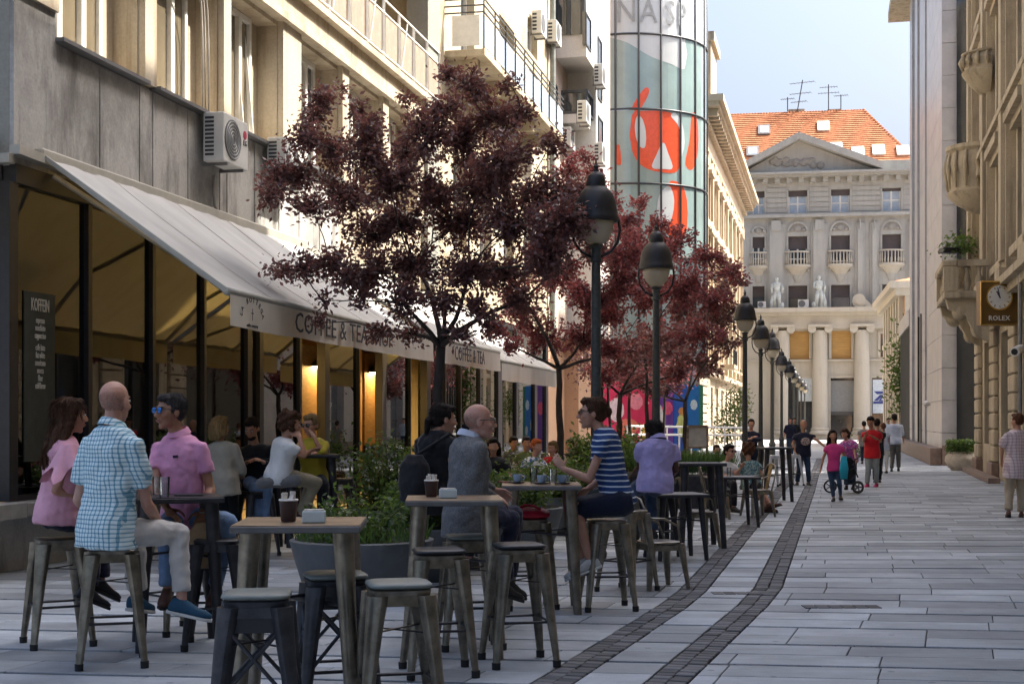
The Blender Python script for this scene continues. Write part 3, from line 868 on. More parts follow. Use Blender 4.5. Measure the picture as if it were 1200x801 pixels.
awning(front_u(509), front_u(584), 4.42, 2.92, PJ, 'off-white awning lettered COFFEE & TEA, second along the cafe behind the tree trunk', 'COFFEE & TEA', 0.34, wordpos=0.42, wsize=0.34, sx=0.65, tw=(front_u(524), front_u(568)))
awning(front_u(586), front_u(655), 4.3, 2.75, PJ, 'farthest off-white awning, beyond the lettered ones', None, 0.34, arms=3)
# short side awning at the glazed corner, facing the camera
t = thing('side_awning', 'small pale awning over the camera-facing end of the cafe glass', 'awning', LF.p(uA0, -1, 4.4), 0, 'cafe awnings')
m = MB()
P0 = LF.p(uA0 - 0.1, -0.1, 4.62); P1 = LF.p(uA0 - 0.1, -3.0, 4.62); P2 = LF.p(uA0 - 1.3, -3.0, 3.75); P3 = LF.p(uA0 - 1.3, -0.55, 3.75)
vs = []; fs = []
for i in range(11):
    for j in range(7):
        a = P0.lerp(P1, i / 10); b = P3.lerp(P2, i / 10); p = a.lerp(b, j / 6); p.z -= 0.03 * math.sin(math.pi * j / 6); vs.append(p)
for i in range(10):
    for j in range(6):
        a = i * 7 + j; fs.append((a, a + 7, a + 8, a + 1))
m.add(vs, fs); m.build('canopy', M['awning'], t, smooth=True)
m = MB(); m.bar(LF.p(uA0 - 0.12, 0.1, 4.35), LF.p(uA0 - 0.12, -3.0, 4.35), 0.12, 0.1); m.build('cassette', M['awning_metal'], t)
m = MB(); m.bar(LF.p(uA0 - 0.1, 0.12, 4.45), LF.p(uA0 + 4.5, 0.12, 4.32), 0.12, 0.1); m.build('gutter', M['awning_metal'], t)
# ------------------------------------------------------------------ old yellow building with the long balcony (left, second)
def px(fc, x, y=H0, d=0.0): return fc.px(x, y, d)
uB0 = uA1; uB1 = LF.U(643)
old = thing('old_apartment_house', 'peeling yellow apartment house with a long glass-panelled balcony, second on the left', 'building', LF.p(uB0, 0, 0))
uC0 = uB1; uC1 = LF.U(713)
Hs = []
def zpx(x, y, d=0.0): return LF.Z(x, y, d)
bh = [(LF.U(585), LF.U(603), 10.2, 12.6), (LF.U(620), LF.U(630), zpx(625, 132), zpx(625, 84)), (LF.U(618), LF.U(630), zpx(622, 62), zpx(622, 24)), (LF.U(540), LF.U(556), 10.2, 12.6),
      (LF.U(531), LF.U(547), 5.7, 7.9), (LF.U(562), LF.U(576), 5.7, 7.9), (LF.U(590), LF.U(602), 5.7, 7.9), (LF.U(614), LF.U(626), 5.7, 7.9)]
mb = MB(); wall_with_holes(LF, mb, uB0 + 0.001, uB1, 4.3, 19.5, bh, 0.3)
mb.build('street_wall', M['plaster_old'], old)
for a, b, c, e in bh:
    w = thing('window', None, None); w.parent = old; w.location = LF.p(a, -0.25, c) - old.location
    LF.one('pane', M['pane_dark'], w, a, b, -0.3, -0.27, c, e)
    f = MB()
    for q0, q1 in ((a, a + 0.07), (b - 0.07, b), ((a + b) / 2 - 0.04, (a + b) / 2 + 0.04)): LF.box(f, q0, q1, -0.27, -0.2, c, e)
    LF.box(f, a + 0.071, b - 0.071, -0.268, -0.205, e - 0.08, e - 0.001); LF.box(f, a + 0.071, b - 0.071, -0.268, -0.205, c + 0.001, c + 0.08)
    f.build('frame', M['trim_white'], w, fix=True)
LF.one('ground_floor', M['stone_tan'], old, uB0 + 0.001, uB1, -0.6, -0.3, 0, 4.3)
LF.one('fascia', M['plaster_old'], old, uB0 + 0.001, uB1, -0.3, 0.1, 4.28, 4.6)
LF.one('body', M['plaster_old'], old, uB0 + 0.002, uB1, -9, -0.45, 4.3, 19.4)
LF.one('cornice', M['plaster_old'], old, uB0 - 0.1, uB1, 0.0, 0.5, 19.2, 19.7)
# balcony
uq0, uq1 = LF.U(521), LF.U(625)
ZF = 10.12; DP = 0.95
bal = thing('balcony', None, None); bal.parent = old; bal.location = LF.p(uq0, 0, ZF) - old.location
LF.one('slab', M['plaster_old'], bal, uq0, uq1, 0.0, DP, ZF - 0.16, ZF, bevel=0.01)
k = uq0 + 0.3
while k < uq1:
    LF.one('corbel', M['plaster_old'], bal, k, k + 0.22, 0.0, DP * 0.75, ZF - 0.5, ZF - 0.161); k += 2.2
nP = 9
for i in range(nP):
    a = uq0 + (uq1 - uq0) * i / nP; b = uq0 + (uq1 - uq0) * (i + 1) / nP
    LF.one('glass_panel', M['pane_blue'], bal, a + 0.05, b - 0.05, DP - 0.05, DP - 0.03, ZF + 0.08, ZF + 0.78)
    f = MB(); f.bar(LF.p(a, DP - 0.02, ZF), LF.p(a, DP - 0.02, ZF + 1.15), 0.035, 0.035); f.build('rail_post', M['frame_dark'], bal)
for z in (0.84, 1.0, 1.15):
    f = MB(); f.bar(LF.p(uq0, DP - 0.02, ZF + z), LF.p(uq1, DP - 0.02, ZF + z), 0.03, 0.03); f.bar(LF.p(uq0, 0.0, ZF + z), LF.p(uq0, DP - 0.02, ZF + z), 0.03, 0.03); f.build('rail', M['frame_dark'], bal)
f = MB(); f.hexa([LF.p(uq0 - 0.01, 0.18, ZF + 0.08), LF.p(uq0 - 0.01, DP - 0.12, ZF + 0.08), LF.p(uq0 + 0.02, DP - 0.12, ZF + 0.08), LF.p(uq0 + 0.02, 0.18, ZF + 0.08), LF.p(uq0 - 0.01, 0.18, ZF + 0.78), LF.p(uq0 - 0.01, DP - 0.12, ZF + 0.78), LF.p(uq0 + 0.02, DP - 0.12, ZF + 0.78), LF.p(uq0 + 0.02, 0.18, ZF + 0.78)])
f.build('end_panel', M['trim_white'], bal, fix=True)
# down pipe between the houses
p = MB(); p.tube([LF.p(uB1 - 0.15, 0.16, 4.4), LF.p(uB1 - 0.15, 0.16, 19)], 0.09, 10); p.build('drain_pipe', mat('grey green pipe', (0.22, 0.24, 0.22), rough=0.6), old, smooth='auto')
u_, z_ = LF.px(632, 38, 0.3); ac_unit(LF, u_, z_, 0.0, 'white air conditioner high beside the grey down pipe on the yellow house', detail=False)

# ------------------------------------------------------------------ white building with the stepped bays (left, third)
wht = thing('white_apartment_house', 'white rendered apartment house with stepped projecting bays beside the glass tower', 'building', LF.p(uC0, 0, 0))
LF.one('back_wall', M['render_pink'], wht, uC0 + 0.001, uC1 + 0.5, -8, 0.0, 4.4, 26)
LF.one('ground_floor', M['peach'], wht, uC0 + 0.001, uC1 + 0.5, -1.0, -0.2, 0, 4.4)
PB = 1.0
ub0 = LF.U(652) ; zb0 = LF.Z(652, 68)
ub1 = LF.U(665); zb1 = 10.6
uz = LF.U(713, PB)
LF.one('upper_bay', M['render_white'], wht, ub0, uz, 0.0, PB, zb0, 26.2)
LF.one('lower_bay', M['render_white'], wht, ub1, uz, 0.0, PB - 0.003, 4.6, zb0 - 0.001)
LF.one('end_pier', M['peach'], wht, LF.U(668), LF.U(700), -0.2, 0.3, 0, 4.4)
def bay_window(fc, x0, x1, yt, yb, d, parent, mt, fr=None, frame_w=0.06):
    a = fc.U(x0, d); b = fc.U(x1, d); z0 = fc.Z(x0, yb, d); z1 = fc.Z(x0, yt, d)
    w = thing('window', None, None); w.parent = parent; w.location = fc.p(a, d, z0) - parent.location
    fc.one('pane', mt, w, a, b, d - 0.1, d + 0.012, z0, z1)
    m = MB()
    fc.box(m, a, a + frame_w, d + 0.0, d + 0.04, z0, z1); fc.box(m, b - frame_w, b, d, d + 0.04, z0, z1)
    fc.box(m, a + frame_w, b - frame_w, d, d + 0.038, z0, z0 + frame_w); fc.box(m, a + frame_w, b - frame_w, d, d + 0.038, z1 - frame_w, z1)
    m.build('frame', fr or M['frame_dark'], w, fix=True)
for q in ((686, 692, 14, 52), (700, 704.5, 42, 86), (700, 705, 86, 114), (700.5, 706, 135, 180), (687, 691, -60, -20), (701, 705, -50, -8)):
    bay_window(LF, q[0], q[1], q[2], q[3], PB, wht, M['pane_dark'])
# dark framed corner glazing on the upper bay front and the glass box below
def front_box(name, fc, u, d0, d1, z0, z1, mt, parent, th=0.06):
    m = MB(); m.hexa([fc.p(u, d0, z0), fc.p(u, d1, z0), fc.p(u - th, d1, z0), fc.p(u - th, d0, z0), fc.p(u, d0, z1), fc.p(u, d1, z1), fc.p(u - th, d1, z1), fc.p(u - th, d0, z1)])
    return m.build(name, mt, parent, fix=True)
zt = LF.Z(652, 42)
front_box('corner_glazing', LF, ub0 - 0.001, 0.05, 0.9, zt, 22, M['pane_dark'], wht)
front_box('corner_frame', LF, ub0 - 0.05, 0.82, 0.95, zt, 22, M['frame_dark'], wht)
front_box('corner_frame', LF, ub0 - 0.05, 0.38, 0.48, zt, 22, M['frame_dark'], wht)
front_box('corner_frame', LF, ub0 - 0.05, 0.02, 0.1, zt, 22, M['frame_dark'], wht)
for (ya, yb) in ((116, 140),):
    za = LF.Z(664, yb); zb_ = LF.Z(664, ya)
    gb = thing('glass_box', None, None); gb.parent = wht; gb.location = LF.p(ub1 - 1.2, 0, za) - wht.location
    LF.one('panes', M['pane_dark'], gb, ub1 - 1.2, ub1 - 0.01, 0.0, 0.85, za, zb_)
    m = MB()
    for (u_, d_) in ((ub1 - 1.22, 0.02), (ub1 - 1.22, 0.85), (ub1 - 0.05, 0.87)): m.bar(LF.p(u_, d_, za - 0.05), LF.p(u_, d_, zb_ + 0.05), 0.08, 0.08)
    for z in (za, zb_): m.bar(LF.p(ub1 - 1.22, 0, z), LF.p(ub1 - 1.22, 0.87, z), 0.08, 0.08); m.bar(LF.p(ub1 - 1.22, 0.87, z), LF.p(ub1, 0.87, z), 0.08, 0.08)
    m.build('frame', M['frame_dark'], gb)
    LF.one('base', M['render_white'], gb, ub1 - 1.25, ub1 - 0.02, 0.0, 0.8, za - 0.35, za - 0.051)
for q in ((645.5, 651, -10, 18), (646, 652.5, 93, 146), (646, 652, 190, 232)):
    bay_window(LF, q[0], q[1], q[2], q[3], 0.0, wht, M['pane_dark'])
lab = ['white air conditioner on the pink wall under the corner glazing of the white house', 'air conditioner on the white bay wall just left of the glass tower, upper one', 'small air conditioner beside the dark glass box on the white house', 'air conditioner under the dark glass box of the white house', 'air conditioner on the white bay wall just left of the glass tower, lower one']
for (x, y, d), l in zip(((650, 48, 0.0), (704, 98, PB), (685, 142, 0.8), (667, 172, 0.0), (704, 190, PB)), lab):
    u_, z_ = LF.px(x, y, d + 0.3); ac_unit(LF, u_, z_, d, l, detail=False, W=0.9)

# ------------------------------------------------------------------ glass tower
cx, cy = (737 - 600) / F * 66.5, 66.5
RT = 3.6
tower = thing('glass_tower', 'round glass corner tower printed with orange red shapes, left of the street', 'tower', (cx, cy, 0))
M['tower_glass'] = mat('teal curtain glass', (0.3, 0.41, 0.4), rough=0.1, spec=1.0, var=0.12, scale=0.5, coat=1.0, world=True)
M['tower_pale'] = mat('white printed glass', (0.62, 0.66, 0.67), rough=0.15, coat=0.8, var=0.05, scale=0.6)
M['tower_red'] = mat('orange red print', (0.8, 0.1, 0.035), rough=0.25, coat=0.6, var=0.08)
M['tower_grey_print'] = mat('grey print', (0.35, 0.37, 0.38), rough=0.3)
def cyl(a, z, r=RT): return Vector((cx + r * math.sin(a), cy - r * math.cos(a), z))
def tz(y): return EYE + (H0 - y) / F * 63.0
rows = [4.6, tz(364), tz(303 - 52), tz(215), tz(128), tz(40), tz(-50), 27.0]
rows = [4.6, tz(300), tz(215), tz(128), tz(40), tz(-50), 27.0]
da = math.radians(16.3); a0 = math.radians(2.2) - 4 * da
NB = 11
for j in range(len(rows) - 1):
    z0, z1 = rows[j], rows[j + 1]
    for i in range(NB):
        a = a0 + i * da
        m = MB(); g_ = 3
        for q in range(g_):
            aa = a + 0.012 + (da - 0.024) * q / g_; ab = a + 0.012 + (da - 0.024) * (q + 1) / g_
            m.quad(cyl(aa, z0 + 0.06), cyl(ab, z0 + 0.06), cyl(ab, z1 - 0.06), cyl(aa, z1 - 0.06))
        m.build('pane', M['tower_pale'] if j >= 4 else M['tower_glass'], tower, smooth=True)
for i in range(NB + 1):
    a = a0 + i * da
    m = MB(); m.tube([cyl(a, 4.2, RT + 0.02), cyl(a, 27, RT + 0.02)], 0.05, 6); m.build('mullion', M['frame_dark'], tower, smooth=True)
for z in rows:
    m = MB(); m.tube([cyl(a0 + da * NB * q / 40, z, RT + 0.02) for q in range(41)], 0.05, 6); m.build('transom', M['frame_dark'], tower, smooth=True)
m = MB(); m.lathe([(RT - 0.4, 0), (RT - 0.4, 4.4)], (cx, cy, 0), 32); m.build('core', M['frame_dark'], tower, smooth=True)
# wall of the tower building between cylinder and classical facade, right edge strip
TF = Facade(cx + 3.4, cy + 0.8, 0.2244, 1.0)
TF.one('side_glazing', M['tower_glass'], tower, 0, 1.6, -3, -0.1, 4.4, 27)
for z in rows: TF.one('side_transom', M['frame_dark'], tower, 0, 1.62, -0.1, 0.0, z - 0.05, z + 0.05)
# printed shapes: polygons in photo pixels laid on the cylinder
def on_cyl(x, y, r):
    k = (x - 600) / F
    # intersect ray (k*Y, Y) with cylinder
    A = k * k + 1; B = -2 * (k * cx + cy); C = cx * cx + cy * cy - r * r
    D = max(B * B - 4 * A * C, 0.0); Y = (-B - math.sqrt(D)) / (2 * A)
    X = k * Y; return math.atan2(X - cx, -(Y - cy)), EYE + (H0 - y) / F * Y
def blob(pts, off, mt, name='printed_shape'):
    # smooth closed curve sampled, then scan-filled into columns that follow the cylinder
    P = [on_cyl(x, y, RT) for x, y in pts]
    n = len(P); cur = []
    for i in range(n):
        p0, p1, p2, p3 = P[i - 1], P[i], P[(i + 1) % n], P[(i + 2) % n]
        for s in range(6):
            t = s / 6.0
            cur.append(tuple(0.5 * ((2 * p1[k]) + (-p0[k] + p2[k]) * t + (2 * p0[k] - 5 * p1[k] + 4 * p2[k] - p3[k]) * t * t + (-p0[k] + 3 * p1[k] - 3 * p2[k] + p3[k]) * t ** 3) for k in (0, 1)))
    amin = min(c[0] for c in cur); amax = max(c[0] for c in cur); m = MB(); st = 26
    def spans(a):
        zs = []
        for i in range(len(cur)):
            (x0, y0), (x1, y1) = cur[i], cur[(i + 1) % len(cur)]
            if (x0 <= a < x1) or (x1 <= a < x0): zs.append(y0 + (y1 - y0) * (a - x0) / (x1 - x0))
        return sorted(zs)
    for i in range(st):
        aa = amin + (amax - amin) * (i + 0.001) / st; ab = amin + (amax - amin) * (i + 0.999) / st
        sa, sb = spans(aa + 1e-6), spans(ab - 1e-6)
        if len(sa) == len(sb) and len(sa) % 2 == 0:
            for k in range(0, len(sa), 2): m.quad(cyl(aa, sa[k], RT + off), cyl(ab, sb[k], RT + off), cyl(ab, sb[k + 1], RT + off), cyl(aa, sa[k + 1], RT + off))
        elif sa or sb:
            s_ = sa if len(sa) >= 2 else sb
            if len(s_) >= 2: m.quad(cyl(aa, s_[0], RT + off), cyl(ab, s_[0], RT + off), cyl(ab, s_[-1], RT + off), cyl(aa, s_[-1], RT + off))
    if m.f: m.build(name, mt, tower)
blob([(741, 134), (752, 130), (790, 134), (797, 158), (799, 180), (793, 201), (770, 201), (752, 194), (742, 180), (738, 160)], 0.006, M['tower_red'])
blob([(747, 136), (753, 140), (757, 156), (756, 172), (750, 172), (745, 160), (744, 146)], 0.012, M['tower_pale'])
blob([(764, 196), (769, 182), (777, 167), (783, 180), (788, 197), (776, 198)], 0.012, M['tower_pale'])
blob([(741, 126), (746, 116), (756, 103), (761, 106), (757, 117), (748, 130)], 0.006, M['tower_red'])
blob([(721, 190), (722, 172), (726, 171), (728, 192)], 0.006, M['tower_red'])
blob([(786, 136), (792, 133), (800, 148), (802, 170), (797, 186), (799, 165), (795, 148)], 0.013, M['tower_pale'])
blob([(811, 133), (817, 140), (818, 175), (812, 198), (803, 192), (808, 165)], 0.006, M['tower_red'])
blob([(783, 216), (790, 212), (801, 220), (806, 245), (803, 275), (790, 278), (778, 268), (779, 240)], 0.006, M['tower_red'])
blob([(772, 230), (784, 218), (790, 236), (785, 262), (776, 270), (770, 255)], 0.012, M['tower_pale'])
blob([(712, 118 - 76), (735, 50), (762, 66), (786, 75), (803, 80), (803, 46), (780, 42), (745, 38)], 0.004, M['tower_pale'])
for ch, x in (('N', 734), ('A', 760), ('S', 785), ('P', 799)):
    a, z = on_cyl(x, 24, RT)
    P = cyl(a, tz(24) - 0.1, RT + 0.03)
    text_mesh(ch, 1.5, 'lettering', M['tower_grey_print'], tower, face_matrix(P, (math.cos(a), math.sin(a), 0), (0, 0, 1)), 0.8)
# ground floor mural panels with bright generic shapes
mur = thing('mural_panels', 'row of brightly printed hoarding panels in red, purple and blue below the glass tower', 'hoarding', (6, 55, 0))
MF = Facade(at(672, 500, 52).x, 52, at(842, 500, 60).x - at(672, 500, 52).x, 8.0)
cols = [((0.75, 0.12, 0.05), 676, 706), ((0.7, 0.03, 0.1), 707, 764), ((0.16, 0.05, 0.32), 765, 789), ((0.03, 0.12, 0.5), 790, 806), ((0.02, 0.2, 0.55), 807, 819), ((0.05, 0.25, 0.14), 820, 824)]
zt = MF.Z(730, 448); 
shapes = [((0.8, 0.45, 0.35), 690, 478, 6, 16), ((0.8, 0.6, 0.6), 722, 480, 9, 14), ((0.85, 0.25, 0.3), 745, 470, 8, 10), ((0.8, 0.2, 0.12), 736, 500, 12, 10), ((0.8, 0.75, 0.7), 773, 488, 4, 14), ((0.8, 0.1, 0.2), 782, 478, 6, 8), ((0.75, 0.78, 0.25), 799, 498, 6, 14), ((0.85, 0.35, 0.08), 799, 482, 4, 5), ((0.75, 0.85, 0.85), 813, 474, 4, 6), ((0.6, 0.62, 0.58), 815, 505, 3, 6), ((0.85, 0.5, 0.1), 755, 505, 4, 9), ((0.7, 0.7, 0.9), 702, 508, 5, 7)]
for c, x0, x1 in cols:
    pn = MF.one('panel', mat('panel print', c, rough=0.5, var=0.1, scale=2), mur, MF.U(x0), MF.U(x1), -0.05, 0.0, 0.35, zt)
for c, x, y, w, h in shapes:
    m = MB(); u_, z_ = MF.px(x, y); k = MF.U(x + w) - u_; kz = MF.Z(x, y - h) - z_
    m.prism([(k * math.cos(q * math.pi / 9) * (1 + 0.12 * math.sin(3 * q)), kz * math.sin(q * math.pi / 9)) for q in range(18)], lambda a, b, q: MF.p(u_ + a, q, z_ + b), 0.002, 0.01)
    m.build('printed_shape', mat('shape print', c, rough=0.5), mur, fix=True)
# grey plinth and white handrail ramp
rl = thing('handrail', 'white tubular handrail with two bars in front of the bright panels', 'railing', (5, 45, 0))
RFc = Facade(at(735, 500, 44).x, 44, at(872, 500, 52).x - at(735, 500, 44).x, 8.0)
ua, ub = 0.0, RFc.U(880)
for z in (RFc.Z(735, 499), RFc.Z(735, 509)):
    m = MB(); m.tube([RFc.p(ua, 0, z), RFc.p(ub, 0, z - 0.1)], 0.035, 6); m.build('bar', M['trim_white'], rl, smooth='auto')
k = ua
while k < ub:
    m = MB(); m.tube([RFc.p(k, 0, 0), RFc.p(k, 0, RFc.Z(735, 499))], 0.03, 6); m.build('post', M['trim_white'], rl, smooth='auto'); k += 0.95

# ------------------------------------------------------------------ classical building (left, fourth)
DF = Facade(-7.3, 0.0, 0.2244, 1.0)
uD0 = DF.U(829, 0.6); uD1 = DF.U(889, 1.5)
cl = thing('classical_house', 'cream classical building with heavy bracketed cornice beyond the glass tower', 'building', DF.p(uD0, 0, 0))
DF.one('body', M['stone_cream'], cl, uD0, uD1, -12, -0.5, 0, 18.2)
nb = 9; zs = [(1.0, 3.6), (5.6, 8.2), (9.6, 12.2), (13.2, 15.6)]
W = (uD1 - uD0) / nb
holes = []
for i in range(nb):
    for (a, b) in zs: holes.append((uD0 + W * (i + 0.33), uD0 + W * (i + 0.67), a, b))
mb = MB(); wall_with_holes(DF, mb, uD0, uD1, 0, 18.2, holes, 0.5); mb.build('street_wall', M['stone_cream'], cl)
mb = MB(); mb.quad(DF.p(uD0, 0, 0), DF.p(uD0, -12, 0), DF.p(uD0, -12, 18.2), DF.p(uD0, 0, 18.2)); mb.build('end_wall', M['stone_cream'], cl)
for h in holes:
    w = thing('window', None, None); w.parent = cl; w.location = DF.p(h[0], -0.4, h[2]) - cl.location
    DF.one('pane', M['pane_dark'], w, h[0], h[1], -0.48, -0.44, h[2], h[3])
    if h[2] > 4:
        DF.one('surround', M['stone_cream'], w, h[0] - 0.3, h[0] - 0.02, 0.0, 0.18, h[2] - 0.3, h[3] + 0.2)
        DF.one('surround', M['stone_cream'], w, h[1] + 0.02, h[1] + 0.3, 0.0, 0.18, h[2] - 0.3, h[3] + 0.2)
        m = MB(); um = (h[0] + h[1]) / 2; hw = (h[1] - h[0]) / 2 + 0.5
        m.prism([(um - hw, h[3] + 0.22), (um + hw, h[3] + 0.22), (um + hw, h[3] + 0.4), (um, h[3] + 0.95), (um - hw, h[3] + 0.4)], lambda a, b, q: DF.p(a, q, b), 0.0, 0.45)
        m.build('pediment', M['stone_cream'], w, fix=True)
    DF.one('sill', M['stone_cream'], w, h[0] - 0.35, h[1] + 0.35, 0.0, 0.3, h[2] - 0.5, h[2] - 0.32)
for i in range(nb + 1):
    a = uD0 + W * i
    DF.one('pilaster', M['stone_cream'], cl, a - 0.35 if i else a + 0.001, a + 0.35 if i < nb else a, 0.0, 0.28, 4.6, 16.2)
    DF.one('capital', M['stone_cream'], cl, a - 0.45 if i else a + 0.001, a + 0.45 if i < nb else a, 0.0, 0.4, 16.2, 16.8)
DF.one('entablature', M['stone_cream'], cl, uD0 - 0.1, uD1, 0.0, 0.34, 16.8, 17.8)
for (z0, z1, d) in ((17.8, 18.05, 0.6), (18.45, 18.7, 1.25), (18.7, 19.05, 1.5)):
    DF.one('cornice', M['stone_cream'], cl, uD0 - d * 0.4, uD1, -0.3, d, z0, z1)
k = uD0 + 0.2; m = MB()
while k < uD1 - 0.3:
    DF.one('bracket', M['stone_cream'], cl, k, k + 0.32, 0.0, 1.15, 18.05, 18.449); k += 1.05
for z in (4.2, 8.9, 12.7): DF.one('string_course', M['stone_cream'], cl, uD0 - 0.1, uD1, 0.0, 0.36, z, z + 0.3)
for r_ in range(8):
    DF.one('rusticated_course', M['stone_tan'], cl, uD0 - 0.08, uD0 + W * 1.6, 0.0, 0.2, 0.05 + r_ * 0.5, 0.05 + r_ * 0.5 + 0.42)
# small penthouse pavilion on the roof at the near end
DF.one('attic_pavilion', M['stone_cream'], cl, uD0 + 1.0, uD0 + 5, -4, 0.7, 19.06, 22.3)
DF.one('pavilion_cornice', M['stone_cream'], cl, uD0 + 0.8, uD0 + 5.2, -4.2, 0.9, 22.3, 22.8)
for i in (1, 3, 5):
    z = 9.0 if i != 3 else 5.1
    a = uD0 + W * (i + 0.1)
    b = thing('balcony', None, None); b.parent = cl; b.location = DF.p(a, 0, z) - cl.location
    DF.one('slab', M['stone_cream'], b, a, a + W * 0.8, 0.3, 1.2, z - 0.25, z)
    for k in range(12): 
        m = MB(); m.bar(DF.p(a + W * 0.8 * k / 11, 1.15, z), DF.p(a + W * 0.8 * k / 11, 1.15, z + 0.9), 0.04, 0.04); m.build('baluster', M['frame_dark'], b)
    m = MB(); m.bar(DF.p(a, 1.15, z + 0.92), DF.p(a + W * 0.8, 1.15, z + 0.92), 0.07, 0.06); m.build('rail', M['frame_dark'], b)
# ------------------------------------------------------------------ building closing the street
EF = Facade(at(870, 500, 122).x, 122, 1.0, -0.17)
def E(x, y, d=0.0): return EF.px(x, y, d)
def EU(x, d=0.0): return EF.U(x, d)
ZG = EYE
end = thing('end_building', 'grey classical building with pediment, columns and orange tiled roof closing the street', 'building', EF.p(EU(960), 0, 0))
def ez(y, x=960): return EF.Z(x, y)
uL, uR = EU(862), EU(1082)
M['e_wall'] = stained('grey stone facade', (0.42, 0.415, 0.38), (0.3, 0.29, 0.27), amount=0.55)
M['e_pale'] = stained('pale stone base', (0.5, 0.46, 0.38), (0.34, 0.31, 0.26), amount=0.35)
M['shutter'] = mat('brown grey roller shutter', (0.09, 0.075, 0.075), rough=0.7, var=0.1, scale=1, stretch=(1, 1, 12))
M['blind'] = mat('ochre roller blind', (0.5, 0.3, 0.1), rough=0.7, var=0.12, scale=1, stretch=(1, 1, 10))
M['tile'] = None
m_, nt_, b_ = new_mat('orange roof tiles')
N = nt_.nodes; L = nt_.links
gn = N.new('ShaderNodeNewGeometry'); n1 = N.new('ShaderNodeTexNoise'); n1.inputs['Scale'].default_value = 2.2; n1.inputs['Detail'].default_value = 6; L.new(gn.outputs['Position'], n1.inputs['Vector'])
cr = N.new('ShaderNodeMapRange'); cr.inputs['From Min'].default_value = 0.35; cr.inputs['From Max'].default_value = 0.65; L.new(n1.outputs['Fac'], cr.inputs['Value'])
mx = N.new('ShaderNodeMix'); mx.data_type = 'RGBA'; mx.inputs['A'].default_value = (0.42, 0.15, 0.06, 1); mx.inputs['B'].default_value = (0.56, 0.23, 0.1, 1); L.new(cr.outputs[0], mx.inputs['Factor']); L.new(mx.outputs['Result'], b_.inputs['Base Color']); b_.inputs['Roughness'].default_value = 0.8
M['tile'] = m_
bays = [(EU(882), EU(896)), (EU(924), EU(946)), (EU(974), EU(996)), (EU(1034), EU(1056))]
rowsE = [('top', 250, 222), ('balcony', 318, 276), ('low', 362, 334)]
holes = []
for a, b in bays:
    for nm, yb, yt in rowsE: holes.append((a, b, ez(yb), ez(yt)))
zE_mid = ez(366); zE_top = ez(206)
mb = MB(); wall_with_holes(EF, mb, uL, uR, zE_mid, zE_top, holes, 0.5); mb.build('upper_wall', M['e_wall'], end)
EF.one('body', M['e_wall'], end, uL, uR, -14, -0.6, 0, zE_top)
M['lace'] = mat('lace curtain', (0.62, 0.7, 0.76), rough=0.6, var=0.15, scale=6)
